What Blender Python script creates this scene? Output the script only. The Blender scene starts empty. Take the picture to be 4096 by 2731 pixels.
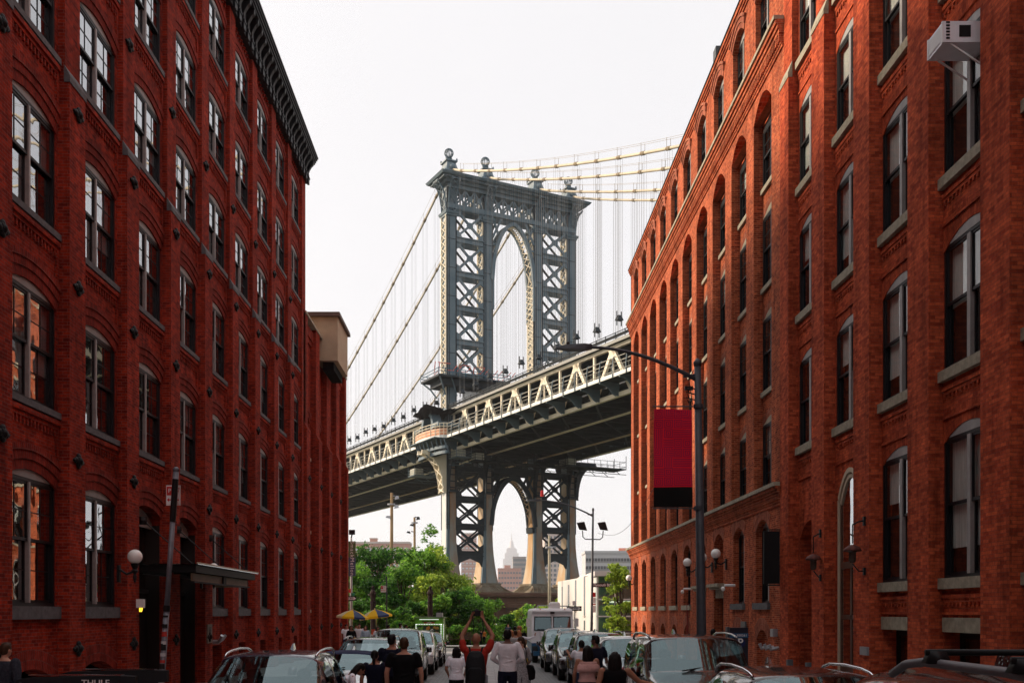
import bpy, bmesh, math, random
from mathutils import Vector, Matrix, noise as mnoise
R = math.radians
random.seed(7)
SC = bpy.context.scene
COL = SC.collection

# ------------------------------------------------------------------ camera
CZ = 2.3                      # eye height above the near road
cam_d = bpy.data.cameras.new('camera'); cam = bpy.data.objects.new('camera', cam_d); COL.objects.link(cam)
cam.location = (0, 0, CZ); cam.rotation_euler = (R(90), 0, 0)
cam_d.sensor_width = 36; cam_d.lens = 35
cam_d.shift_x = 0.0239; cam_d.shift_y = 0.2636
cam_d.clip_start = 0.1; cam_d.clip_end = 20000
SC.camera = cam
SC.render.resolution_x = 1024; SC.render.resolution_y = 682
# ------------------------------------------------------------------ sky
W = bpy.data.worlds.new('World'); SC.world = W; W.use_nodes = True
nt = W.node_tree; nt.nodes.clear()
out = nt.nodes.new('ShaderNodeOutputWorld')
sky = nt.nodes.new('ShaderNodeTexSky'); sky.sky_type = 'NISHITA'; sky.sun_disc = False
SUN_AZ, SUN_EL = 72, 25       # degrees left of the view, degrees up
sky.sun_elevation = R(SUN_EL); sky.sun_rotation = R(360 - SUN_AZ)
bg1 = nt.nodes.new('ShaderNodeBackground'); bg1.inputs[1].default_value = 0.12
nt.links.new(sky.outputs[0], bg1.inputs[0])
tc = nt.nodes.new('ShaderNodeTexCoord'); nz = nt.nodes.new('ShaderNodeTexNoise')
nz.inputs['Scale'].default_value = 2.2; nz.inputs['Detail'].default_value = 5
nt.links.new(tc.outputs['Generated'], nz.inputs['Vector'])
cr = nt.nodes.new('ShaderNodeValToRGB')
cr.color_ramp.elements[0].position = .3; cr.color_ramp.elements[0].color = (.87, .855, .875, 1)
cr.color_ramp.elements[1].position = .7; cr.color_ramp.elements[1].color = (.93, .91, .92, 1)
nt.links.new(nz.outputs[0], cr.inputs[0])
bg2 = nt.nodes.new('ShaderNodeBackground'); bg2.inputs[1].default_value = 1.0
nt.links.new(cr.outputs[0], bg2.inputs[0])
# overcast dome: even near the horizon, brighter towards the zenith
sx = nt.nodes.new('ShaderNodeSeparateXYZ'); nt.links.new(tc.outputs['Generated'], sx.inputs[0])
mr = nt.nodes.new('ShaderNodeMapRange'); mr.inputs[1].default_value=.58; mr.inputs[2].default_value=1.0; mr.inputs[3].default_value=1.0; mr.inputs[4].default_value=1.45
nt.links.new(sx.outputs[2], mr.inputs[0])
mh = nt.nodes.new('ShaderNodeMapRange'); mh.inputs[1].default_value=.0; mh.inputs[2].default_value=.22; mh.inputs[3].default_value=.10; mh.inputs[4].default_value=0
nt.links.new(sx.outputs[2], mh.inputs[0]); ad = nt.nodes.new('ShaderNodeMath'); nt.links.new(mr.outputs[0], ad.inputs[0]); nt.links.new(mh.outputs[0], ad.inputs[1]); nt.links.new(ad.outputs[0], bg2.inputs[1])
mx = nt.nodes.new('ShaderNodeMixShader'); mx.inputs[0].default_value = 0.93
nt.links.new(bg1.outputs[0], mx.inputs[1]); nt.links.new(bg2.outputs[0], mx.inputs[2])
nt.links.new(mx.outputs[0], out.inputs[0])
# ------------------------------------------------------------------ sun behind thin cloud
sd = bpy.data.lights.new('sun', 'SUN'); sd.energy = 6.0; sd.angle = R(10); sd.color = (1, .82, .62)
so = bpy.data.objects.new('sun', sd); COL.objects.link(so)
_d = Vector((-math.sin(R(SUN_AZ))*math.cos(R(SUN_EL)), math.cos(R(SUN_AZ))*math.cos(R(SUN_EL)), math.sin(R(SUN_EL))))
so.rotation_euler = _d.to_track_quat('Z', 'Y').to_euler(); so.location = _d*100
SC.view_settings.view_transform = 'Standard'; SC.view_settings.look = 'None'
SC.view_settings.exposure = 0.12; SC.view_settings.gamma = 1

# ------------------------------------------------------------------ helpers
def gz(y):
    "height of the ground: the street falls gently to the river"
    return -0.6*min(1, max(0, (y-22)/90.0))
class MB:
    def __init__(s): s.v=[]; s.f=[]; s.m=[]; s.uv=[]; s.mi=0
    def face(s, pts, uv=None):
        n=len(s.v); s.v += [tuple(p) for p in pts]; s.f.append(tuple(range(n,n+len(pts)))); s.m.append(s.mi); s.uv.append(uv)
    def box(s, x0,x1,y0,y1,z0,z1):
        n=len(s.v)
        s.v += [(x0,y0,z0),(x1,y0,z0),(x1,y1,z0),(x0,y1,z0),(x0,y0,z1),(x1,y0,z1),(x1,y1,z1),(x0,y1,z1)]
        for q in ((0,3,2,1),(4,5,6,7),(0,1,5,4),(1,2,6,5),(2,3,7,6),(3,0,4,7)):
            s.f.append(tuple(n+i for i in q)); s.m.append(s.mi); s.uv.append(None)
    def beam(s, p, q, w, h=None, up=(0,0,1)):
        "bar with rectangular section: w across, h along up"
        h = h or w; p=Vector(p); q=Vector(q); d=(q-p)
        if d.length<1e-6: return
        d.normalize(); u=Vector(up)
        if abs(d.dot(u))>.98: u=Vector((0,1,0)) if abs(d.y)<.9 else Vector((1,0,0))
        a=d.cross(u).normalized(); b=a.cross(d).normalized(); n=len(s.v)
        for c in (p,q):
            for i,j in ((-1,-1),(1,-1),(1,1),(-1,1)): s.v.append(tuple(c+a*(i*w/2)+b*(j*h/2)))
        for g in ((0,1,2,3),(7,6,5,4),(0,4,5,1),(1,5,6,2),(2,6,7,3),(3,7,4,0)):
            s.f.append(tuple(n+i for i in g)); s.m.append(s.mi); s.uv.append(None)
    def tube(s, pts, r, n=8, cap=True):
        pts=[Vector(p) for p in pts]; rs = r if isinstance(r,(list,tuple)) else [r]*len(pts)
        base=len(s.v); a=None
        for i,p in enumerate(pts):
            d = (pts[min(i+1,len(pts)-1)]-pts[max(i-1,0)]).normalized()
            if a is None: a = d.orthogonal().normalized()
            else:
                a = a - d*a.dot(d)
                a = a.normalized() if a.length>1e-5 else d.orthogonal().normalized()
            b=d.cross(a)
            for k in range(n):
                t=2*math.pi*k/n; s.v.append(tuple(p+(a*math.cos(t)+b*math.sin(t))*rs[i]))
        for i in range(len(pts)-1):
            for k in range(n):
                k2=(k+1)%n; s.f.append((base+i*n+k,base+i*n+k2,base+(i+1)*n+k2,base+(i+1)*n+k)); s.m.append(s.mi); s.uv.append(None)
        if cap:
            for i,o in ((0,1),(len(pts)-1,0)):
                q=tuple(base+i*n+k for k in range(n)); s.f.append(q[::-1] if o else q); s.m.append(s.mi); s.uv.append(None)
    def limb(s, pts, rs, n=10):
        "tapered limb with rounded ends"
        P=[Vector(p) for p in pts]; d0=(P[0]-P[1]).normalized(); d1=(P[-1]-P[-2]).normalized()
        q=[P[0]+d0*rs[0]*.9, P[0]+d0*rs[0]*.55]+P+[P[-1]+d1*rs[-1]*.55, P[-1]+d1*rs[-1]*.9]
        s.tube(q, [rs[0]*.35, rs[0]*.8]+list(rs)+[rs[-1]*.8, rs[-1]*.35], n)
    def rings(s, rg, cap=True):
        "loft through lists of equal-length point rings"
        b=len(s.v); n=len(rg[0])
        for r in rg: s.v += [tuple(p) for p in r]
        for i in range(len(rg)-1):
            for k in range(n):
                k2=(k+1)%n; s.f.append((b+i*n+k,b+i*n+k2,b+(i+1)*n+k2,b+(i+1)*n+k)); s.m.append(s.mi); s.uv.append(None)
        if cap:
            s.f.append(tuple(b+k for k in range(n))[::-1]); s.f.append(tuple(b+(len(rg)-1)*n+k for k in range(n)))
            s.m += [s.mi]*2; s.uv += [None]*2
    def lathe(s, prof, c=(0,0,0), n=16):
        c=Vector(c)
        s.rings([[(c.x+r*math.cos(2*math.pi*k/n), c.y+r*math.sin(2*math.pi*k/n), c.z+z) for k in range(n)] for r,z in prof])
    def ell(s, c, r, n=12, m=8, rot=None):
        "ellipsoid"
        c=Vector(c); rg=[]
        for i in range(m+1):
            t=math.pi*(i+.02)/(m+.04)-math.pi/2
            ring=[]
            for k in range(n):
                a=2*math.pi*k/n; p=Vector((r[0]*math.cos(t)*math.cos(a), r[1]*math.cos(t)*math.sin(a), r[2]*math.sin(t)))
                if rot: p=rot@p
                ring.append(c+p)
            rg.append(ring)
        s.rings(rg)
    def prism(s, poly, o, ax, ay, ext):
        "polygon (2D) placed with axes ax, ay at o, extruded by vector ext"
        o=Vector(o); ax=Vector(ax); ay=Vector(ay); e=Vector(ext)
        A=[o+ax*p[0]+ay*p[1] for p in poly]; s.rings([A,[a+e for a in A]])
    def build(s, name, mats, parent=None, smooth=False, org=None):
        me=bpy.data.meshes.new(name)
        off = Vector(org) if org is not None else (Vector(ORG.get(parent.name,(0,0,0))) if parent else Vector((0,0,0)))
        me.from_pydata([tuple(Vector(p)-off) for p in s.v], [], s.f)
        if not isinstance(mats,(list,tuple)): mats=[mats]
        for m in mats: me.materials.append(m)
        if len(mats)>1: me.polygons.foreach_set('material_index', s.m)
        if smooth: me.polygons.foreach_set('use_smooth',[True]*len(me.polygons))
        if any(u for u in s.uv):
            l=me.uv_layers.new(name='UVMap')
            for p,u in zip(me.polygons,s.uv):
                if u:
                    for li,c in zip(p.loop_indices,u): l.data[li].uv=c
        me.update()
        o=bpy.data.objects.new(name, me); COL.objects.link(o)
        if parent: o.parent=parent
        ORG[o.name]=tuple(off)
        return o
ORG={}
def tag(o, label=None, cat=None, group=None, kind=None):
    if label: o['label']=label
    if cat: o['category']=cat
    if group: o['group']=group
    if kind: o['kind']=kind
    return o
def thing(name, label, cat, loc=(0,0,0), rz=0, group=None, local=False):
    o=bpy.data.objects.new(name,None); COL.objects.link(o); o.location=loc; o.rotation_euler=(0,0,rz); o.empty_display_size=.3
    ORG[o.name]=(0,0,0) if local else tuple(loc)
    return tag(o,label,cat,group)
KIDS={}
def copy_tree(o, loc=None, rz=None, parent=None, label=None, group=None, kids=None):
    c=o.copy(); COL.objects.link(c)
    if parent: c.parent=parent
    if loc is not None: c.location=loc
    if rz is not None: c.rotation_euler=(0,0,rz)
    if label: c['label']=label
    if group: c['group']=group
    for ch in list(o.children): copy_tree(ch, parent=c)
    return c
def drop_tree(o):
    for ch in list(o.children): drop_tree(ch)
    bpy.data.objects.remove(o)
def remeshed(mb, name, mat, parent=None, vox=.012, smooth=4, org=None, fac=.5):
    o=mb.build(name, mat, parent, True, org)
    m=o.modifiers.new('r','REMESH'); m.mode='VOXEL'; m.voxel_size=vox; m.use_smooth_shade=True
    m=o.modifiers.new('s','SMOOTH'); m.iterations=smooth; m.factor=fac
    dg=bpy.context.evaluated_depsgraph_get(); me=bpy.data.meshes.new_from_object(o.evaluated_get(dg))
    o.modifiers.clear(); old=o.data; o.data=me; me.name=name; bpy.data.meshes.remove(old)
    if not me.materials: me.materials.append(mat)
    return o

# ------------------------------------------------------------------ materials
def newmat(name):
    m=bpy.data.materials.new(name); m.use_nodes=True; t=m.node_tree
    return m,t,t.nodes['Principled BSDF']
def N(t,ty,**kw):
    n=t.nodes.new(ty)
    for k,v in kw.items():
        if k in n.inputs: n.inputs[k].default_value=v
        else: setattr(n,k,v)
    return n
MATS={}
def mat(name, col, rough=.6, metal=0, var=.15, vs=3.0, bump=0, bs=40, spec=.5, coat=0, emit=None, es=1, col2=None, stretch=None):
    if name in MATS: return MATS[name]
    m,t,b=newmat(name); L=t.links
    if spec==.5 and rough>=.4 and metal==0: spec=.12 if max(col)<.06 else .3
    b.inputs['Roughness'].default_value=rough; b.inputs['Metallic'].default_value=metal
    b.inputs['Specular IOR Level'].default_value=spec; b.inputs['Coat Weight'].default_value=coat
    tcn=N(t,'ShaderNodeTexCoord'); src=tcn.outputs['Object']
    if stretch:
        mp=N(t,'ShaderNodeMapping'); mp.inputs['Scale'].default_value=stretch; L.new(src,mp.inputs[0]); src=mp.outputs[0]
    if var or col2:
        n1=N(t,'ShaderNodeTexNoise'); n1.inputs['Scale'].default_value=vs; n1.inputs['Detail'].default_value=6; n1.inputs['Roughness'].default_value=.65
        L.new(src,n1.inputs['Vector'])
        r=N(t,'ShaderNodeValToRGB'); e=r.color_ramp.elements
        e[0].position=.32; e[1].position=.68
        c2=col2 or tuple(min(1,c*(1+var)) for c in col)
        c1=col if col2 else tuple(c*(1-var) for c in col)
        e[0].color=(*c1,1); e[1].color=(*c2,1)
        L.new(n1.outputs[0],r.inputs[0]); L.new(r.outputs[0],b.inputs['Base Color'])
    else: b.inputs['Base Color'].default_value=(*col,1)
    if bump:
        n2=N(t,'ShaderNodeTexNoise'); n2.inputs['Scale'].default_value=bs; n2.inputs['Detail'].default_value=4
        L.new(src,n2.inputs['Vector']); bm=N(t,'ShaderNodeBump'); bm.inputs['Strength'].default_value=bump; bm.inputs['Distance'].default_value=.02
        L.new(n2.outputs[0],bm.inputs['Height']); L.new(bm.outputs[0],b.inputs['Normal'])
    if emit: b.inputs['Emission Color'].default_value=(*emit,1); b.inputs['Emission Strength'].default_value=es
    MATS[name]=m; return m
def brickmat(name, c1, c2, mortar, bw=.205, rh=.07, ms=.007, patch=(1,1,1), uv=False, patch_amt=.38, dark=.5, bumpd=.006):
    m,t,b=newmat(name); L=t.links
    b.inputs['Roughness'].default_value=.88; b.inputs['Specular IOR Level'].default_value=.06
    g=N(t,'ShaderNodeNewGeometry')
    if uv:
        tcn=N(t,'ShaderNodeTexCoord'); vec=tcn.outputs['UV']
    else:
        sp=N(t,'ShaderNodeSeparateXYZ'); L.new(g.outputs['Position'],sp.inputs[0])
        sn=N(t,'ShaderNodeSeparateXYZ'); L.new(g.outputs['True Normal'],sn.inputs[0])
        ab=N(t,'ShaderNodeMath',operation='ABSOLUTE'); L.new(sn.outputs[0],ab.inputs[0])
        gt=N(t,'ShaderNodeMath',operation='GREATER_THAN'); gt.inputs[1].default_value=.6; L.new(ab.outputs[0],gt.inputs[0])
        mxn=N(t,'ShaderNodeMix',data_type='FLOAT'); L.new(gt.outputs[0],mxn.inputs[0]); L.new(sp.outputs[0],mxn.inputs[2]); L.new(sp.outputs[1],mxn.inputs[3])
        cb=N(t,'ShaderNodeCombineXYZ'); L.new(mxn.outputs[0],cb.inputs[0]); L.new(sp.outputs[2],cb.inputs[1]); vec=cb.outputs[0]
    bt=N(t,'ShaderNodeTexBrick'); bt.offset=.5; bt.offset_frequency=2
    bt.inputs['Scale'].default_value=1; bt.inputs['Brick Width'].default_value=bw; bt.inputs['Row Height'].default_value=rh
    bt.inputs['Mortar Size'].default_value=ms; bt.inputs['Mortar Smooth'].default_value=.3; bt.inputs['Bias'].default_value=-.1
    bt.inputs['Color1'].default_value=(*c1,1); bt.inputs['Color2'].default_value=(*c2,1); bt.inputs['Mortar'].default_value=(*mortar,1)
    # slightly uneven courses
    wn=N(t,'ShaderNodeTexNoise'); wn.inputs['Scale'].default_value=1.3; wn.inputs['Detail'].default_value=3; L.new(vec,wn.inputs['Vector'])
    wm=N(t,'ShaderNodeVectorMath',operation='MULTIPLY_ADD'); wm.inputs[1].default_value=(.02,.02,0); L.new(wn.outputs[1],wm.inputs[0]); L.new(vec,wm.inputs[2])
    L.new(wm.outputs[0],bt.inputs['Vector'])
    # weathering: broad stains and blackened bricks
    n1=N(t,'ShaderNodeTexNoise'); n1.inputs['Scale'].default_value=.9; n1.inputs['Detail'].default_value=7; n1.inputs['Roughness'].default_value=.7; L.new(g.outputs['Position'],n1.inputs['Vector'])
    r1=N(t,'ShaderNodeValToRGB'); r1.color_ramp.elements[0].position=.3; r1.color_ramp.elements[1].position=.72
    r1.color_ramp.elements[0].color=(1-patch_amt,)*3+(1,); r1.color_ramp.elements[1].color=(1+patch_amt*.5*patch[0],1+patch_amt*.5*patch[1],1+patch_amt*.5*patch[2],1)
    L.new(n1.outputs[0],r1.inputs[0])
    m1=N(t,'ShaderNodeMix',data_type='RGBA',blend_type='MULTIPLY'); m1.inputs[0].default_value=1; L.new(bt.outputs[0],m1.inputs[6]); L.new(r1.outputs[0],m1.inputs[7])
    n2=N(t,'ShaderNodeTexNoise'); n2.inputs['Scale'].default_value=8; n2.inputs['Detail'].default_value=8; n2.inputs['Roughness'].default_value=.8; L.new(wm.outputs[0],n2.inputs['Vector'])
    r2=N(t,'ShaderNodeValToRGB'); r2.color_ramp.elements[0].position=.36; r2.color_ramp.elements[1].position=.6
    r2.color_ramp.elements[0].color=(dark,dark,dark,1); r2.color_ramp.elements[1].color=(1.1,1.1,1.1,1); L.new(n2.outputs[0],r2.inputs[0])
    m2=N(t,'ShaderNodeMix',data_type='RGBA',blend_type='MULTIPLY'); m2.inputs[0].default_value=.8; L.new(m1.outputs[2],m2.inputs[6]); L.new(r2.outputs[0],m2.inputs[7])
    # water streaks running down the wall
    mp=N(t,'ShaderNodeMapping'); mp.inputs['Scale'].default_value=(2.6,2.6,.22); L.new(g.outputs['Position'],mp.inputs[0])
    n3=N(t,'ShaderNodeTexNoise'); n3.inputs['Scale'].default_value=1; n3.inputs['Detail'].default_value=6; n3.inputs['Roughness'].default_value=.7; L.new(mp.outputs[0],n3.inputs['Vector'])
    r3=N(t,'ShaderNodeValToRGB'); e3=r3.color_ramp.elements; e3[0].position=.30; e3[0].color=(.42,.40,.40,1); e3[1].position=.50; e3[1].color=(1,1,1,1); e4=r3.color_ramp.elements.new(.74); e4.color=(1.25,1.35,1.4,1); L.new(n3.outputs[0],r3.inputs[0])
    m3=N(t,'ShaderNodeMix',data_type='RGBA',blend_type='MULTIPLY'); m3.inputs[0].default_value=.85; L.new(m2.outputs[2],m3.inputs[6]); L.new(r3.outputs[0],m3.inputs[7])
    L.new(m3.outputs[2],b.inputs['Base Color'])
    bm=N(t,'ShaderNodeBump',invert=True); bm.inputs['Strength'].default_value=.8; bm.inputs['Distance'].default_value=bumpd
    L.new(bt.outputs[1],bm.inputs['Height']); L.new(bm.outputs[0],b.inputs['Normal'])
    MATS[name]=m; return m
def glassmat(name, r0=.08, tint=(.55,.6,.62), rough=.015, wave=.25, gcol=(1,1,1)):
    m,t,b=newmat(name); L=t.links; o=t.nodes['Material Output']; t.nodes.remove(b)
    tr=N(t,'ShaderNodeBsdfTransparent'); tr.inputs[0].default_value=(*tint,1)
    gl=N(t,'ShaderNodeBsdfGlossy'); gl.inputs['Roughness'].default_value=rough; gl.inputs['Color'].default_value=(*gcol,1)
    fr=N(t,'ShaderNodeLayerWeight'); fr.inputs[0].default_value=.5; pw=N(t,'ShaderNodeMath',operation='POWER'); pw.inputs[1].default_value=4; L.new(fr.outputs['Facing'],pw.inputs[0])
    mu=N(t,'ShaderNodeMath',operation='MULTIPLY_ADD',use_clamp=True); mu.inputs[1].default_value=1-r0; mu.inputs[2].default_value=r0; L.new(pw.outputs[0],mu.inputs[0])
    g=N(t,'ShaderNodeNewGeometry'); n=N(t,'ShaderNodeTexNoise'); n.inputs['Scale'].default_value=1.1; n.inputs['Detail'].default_value=2; L.new(g.outputs['Position'],n.inputs['Vector'])
    bm=N(t,'ShaderNodeBump'); bm.inputs['Strength'].default_value=wave; bm.inputs['Distance'].default_value=.02; L.new(n.outputs[0],bm.inputs['Height'])
    L.new(bm.outputs[0],gl.inputs['Normal'])
    mxs=N(t,'ShaderNodeMixShader'); L.new(mu.outputs[0],mxs.inputs[0]); L.new(tr.outputs[0],mxs.inputs[1]); L.new(gl.outputs[0],mxs.inputs[2]); L.new(mxs.outputs[0],o.inputs[0])
    MATS[name]=m; return m
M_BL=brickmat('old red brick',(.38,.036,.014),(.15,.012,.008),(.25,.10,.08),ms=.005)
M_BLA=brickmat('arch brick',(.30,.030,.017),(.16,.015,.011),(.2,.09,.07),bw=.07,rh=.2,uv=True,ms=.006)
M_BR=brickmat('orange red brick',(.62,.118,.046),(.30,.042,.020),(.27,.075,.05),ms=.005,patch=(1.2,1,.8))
M_BRA=brickmat('orange arch brick',(.56,.105,.042),(.30,.045,.02),(.24,.05,.03),bw=.07,rh=.2,uv=True,ms=.005)
M_BF=brickmat('mottled brick',(.58,.125,.05),(.22,.030,.016),(.50,.21,.11),ms=.009,dark=.55)
M_BFA=brickmat('mottled arch brick',(.46,.14,.08),(.28,.06,.04),(.42,.24,.15),bw=.07,rh=.2,uv=True,ms=.006)
M_STONE=mat('grey stone',(.10,.10,.105),.85,var=.3,vs=6,bump=.3)
M_STONE2=mat('pale sill stone',(.30,.27,.20),.85,var=.3,vs=5,bump=.3)
M_LINT=mat('painted lintel board',(.26,.25,.24),.6,var=.12,vs=3)
M_BLK=mat('black paint',(.003,.0032,.004),.6,spec=.25,var=.2,vs=8)
M_FRAME=mat('dark window paint',(.006,.0065,.009),.5,spec=.3,var=.2)
M_FRAMEG=mat('grey window paint',(.30,.29,.28),.5,var=.2)
M_DARK=mat('dark room',(.006,.006,.007),.9,var=0)  # stands in for unlit rooms, their shade put into the colour
M_BLIND=mat('window blind',(.60,.62,.60),.8,var=.3,vs=2,stretch=(14,1,.6))
M_GLASS=glassmat('window glass',.36,gcol=(.95,.97,1))
M_GLASS2=glassmat('old window glass',.05,tint=(.85,.88,.86))
M_CORN=mat('cornice iron paint',(.008,.008,.010),.5,spec=.2,var=.3,vs=4)

def clothmat(name,col,tl=.45):
    m,t,b=newmat(name); L=t.links; b.inputs['Base Color'].default_value=(*col,1); b.inputs['Roughness'].default_value=.7
    tr=N(t,'ShaderNodeBsdfTranslucent'); tr.inputs[0].default_value=(*col,1); mxs=N(t,'ShaderNodeMixShader'); mxs.inputs[0].default_value=tl
    L.new(b.outputs[0],mxs.inputs[1]); L.new(tr.outputs[0],mxs.inputs[2]); L.new(mxs.outputs[0],t.nodes['Material Output'].inputs[0]); MATS[name]=m; return m
# ------------------------------------------------------------------ facade helpers
def arched(mb, P, y0,y1,z0,z1, w0,w1,s,sp,rise,d,depth,n=8):
    "wall panel at offset d with an arched opening and its brick reveal"
    F=mb.face
    if w0>y0: F([P(d,y0,z0),P(d,w0,z0),P(d,w0,z1),P(d,y0,z1)])
    if y1>w1: F([P(d,w1,z0),P(d,y1,z0),P(d,y1,z1),P(d,w1,z1)])
    if s>z0: F([P(d,w0,z0),P(d,w1,z0),P(d,w1,s),P(d,w0,s)])
    arc=[]
    for i in range(n+1):
        t=i/n; arc.append((w0+(w1-w0)*t, sp+rise*(1-(2*t-1)**2)))
    for a,b in zip(arc,arc[1:]):
        F([P(d,a[0],a[1]),P(d,b[0],b[1]),P(d,b[0],z1),P(d,a[0],z1)])
        F([P(d,a[0],a[1]),P(d,b[0],b[1]),P(d-depth,b[0],b[1]),P(d-depth,a[0],a[1])])
    F([P(d,w0,s),P(d,w0,sp),P(d-depth,w0,sp),P(d-depth,w0,s)])
    F([P(d,w1,s),P(d,w1,sp),P(d-depth,w1,sp),P(d-depth,w1,s)])
    F([P(d,w0,s),P(d,w1,s),P(d-depth,w1,s),P(d-depth,w0,s)])
def ring(mb, P, w0,w1,sp,rise,d,lo,hi,pr,n=10):
    "arched band of bricks over an opening, pr proud of d; UVs run along the arch"
    def pt(t,off): return (w0+(w1-w0)*t+(2*t-1)*off*.55, sp+rise*(1-(2*t-1)**2)+off)
    for i in range(n):
        t0,t1=i/n,(i+1)/n; L=(w1-w0); u0,u1=t0*L,t1*L
        a,b,c,e=pt(t0,lo),pt(t1,lo),pt(t1,hi),pt(t0,hi)
        D=d+pr
        mb.face([P(D,*a),P(D,*b),P(D,*c),P(D,*e)],[(u0,lo+.2),(u1,lo+.2),(u1,hi+.2),(u0,hi+.2)])
        mb.face([P(D,*a),P(D,*b),P(d,*b),P(d,*a)],[(u0,0),(u1,0),(u1,pr),(u0,pr)])
        mb.face([P(D,*e),P(D,*c),P(d,*c),P(d,*e)],[(u0,0),(u1,0),(u1,pr),(u0,pr)])
    for t in (0,1):
        a,e=pt(t,lo),pt(t,hi); mb.face([P(d+pr,*a),P(d+pr,*e),P(d,*e),P(d,*a)],[(0,0),(0,hi-lo),(pr,hi-lo),(pr,0)])
def pbox(mb,P,d0,d1,y0,y1,z0,z1):
    a=P(d0,y0,z0); b=P(d1,y1,z1)
    mb.box(min(a[0],b[0]),max(a[0],b[0]),y0,y1,min(a[2],b[2]),max(a[2],b[2]))
def window_proto(name, w, h, rise, parent, cols=2, fm=None, gl=None, lint=True, munt=True, sillm=None, blind=0, mull=.13, face=None, wsill=None, sill_h=.16, depth=.24, muntcols=2, muntrows=2, mullm=None, sill_out=.1):
    """local frame: X along the wall, Y into the wall, Z up, origin at the opening's bottom centre.
    window (frame and sashes) > pane, lintel, sill, blind"""
    fm=fm or M_FRAME; gl=gl or M_GLASS; mb=MB(); t=.07
    y=depth; sp=h-rise; tr=sp+rise*.4-.02
    mb.box(-w/2,-w/2+t,y-.02,y+.14,0,sp+.05); mb.box(w/2-t,w/2,y-.02,y+.14,0,sp+.05)
    mb.box(-w/2+t,w/2-t,y-.015,y+.14,0,t); mb.box(-w/2+t,w/2-t,y-.015,y+.14,tr-t,tr)
    cw=(w-2*t-(cols-1)*mull)/cols; zm=h*.5-.02
    for c in range(cols):
        x0=-w/2+t+c*(cw+mull); x1=x0+cw
        for yy,za,zb in ((y,zm-.04,tr-t),(y+.055,t,zm+.04)):
            mb.box(x0,x1,yy,yy+.04,za,za+.06); mb.box(x0,x1,yy,yy+.04,zb-.05,zb)
            for xx in (x0,x1-.045): mb.box(xx,xx+.045,yy,yy+.04,za+.06,zb-.05)
            if munt:
                for k in range(1,muntcols):
                    xm=x0+cw*k/muntcols; mb.box(xm-.011,xm+.011,yy+.01,yy+.03,za+.06,zb-.05)
                for k in range(1,muntrows):
                    zz=za+(zb-za)*k/muntrows; mb.box(x0+.045,x1-.045,yy+.012,yy+.028,zz-.011,zz+.011)
    o=mb.build(name, fm, parent, org=(0,0,0))
    if cols>1:
        mb=MB()
        for c in range(cols-1):
            x0=-w/2+t+(c+1)*cw+c*mull; mb.box(x0,x0+mull,y-.03,y+.1,t,tr-t)
        mb.build('mullion', mullm or fm, o, org=(0,0,0))
    g=MB()
    for yy,za,zb in ((y+.022,zm,tr-t),(y+.077,t,zm)): g.face([(-w/2+t,yy,za),(w/2-t,yy,za),(w/2-t,yy,zb),(-w/2+t,yy,zb)])
    g.build('pane', gl, o, org=(0,0,0))
    if lint:
        l=MB(); pts=[(-w/2+w*i/8, max(tr+.004,sp+rise*(1-(2*i/8-1)**2)+.012)) for i in range(9)]
        pts=[(-w/2,tr)]+pts+[(w/2,tr)]
        A=[(p[0],y-.022,p[1]) for p in pts]; B=[(p[0],y+.1,p[1]) for p in pts]; l.rings([A,B]); l.build('lintel', lint if lint is not True else M_LINT, o, org=(0,0,0))
    if sillm:
        s=MB(); ws=(wsill or w+.2)/2; s.box(-ws,ws,-sill_out,depth-.02,-sill_h,.0); s.build('sill', sillm, o, org=(0,0,0))
    b=MB(); b.face([(-w/2+.02,y+.19,.02),(w/2-.02,y+.19,.02),(w/2-.02,y+.19,sp),(-w/2+.02,y+.19,sp)]); b.build('dark_interior', M_DARK, o, org=(0,0,0))  # near-black sheet behind the pane, painted as the room's shade
    if blind:
        b=MB(); z1=tr-t; z0=z1-(z1-t)*blind; b.face([(-w/2+t,y+.12,z0),(w/2-t,y+.12,z0),(w/2-t,y+.12,z1),(-w/2+t,y+.12,z1)]); b.build('blind', M_BLIND, o, org=(0,0,0))
    return o
PROTO={}
def put_window(key, bld, P, sgn, y, z, d, jitter=0, **kw):
    "window of one size: built once, then copied with its parts"
    if key not in PROTO:
        PROTO[key]=window_proto('window', parent=None, **kw); o=PROTO[key]; first=True
    else: o=copy_tree(PROTO[key])
    o.parent=bld; off=Vector(bld.location)
    o.location=Vector(P(d,y,z))-off
    o.rotation_euler=(0,0,R(90) if sgn>0 else R(-90))
    return o
def mirror(P): return P

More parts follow.
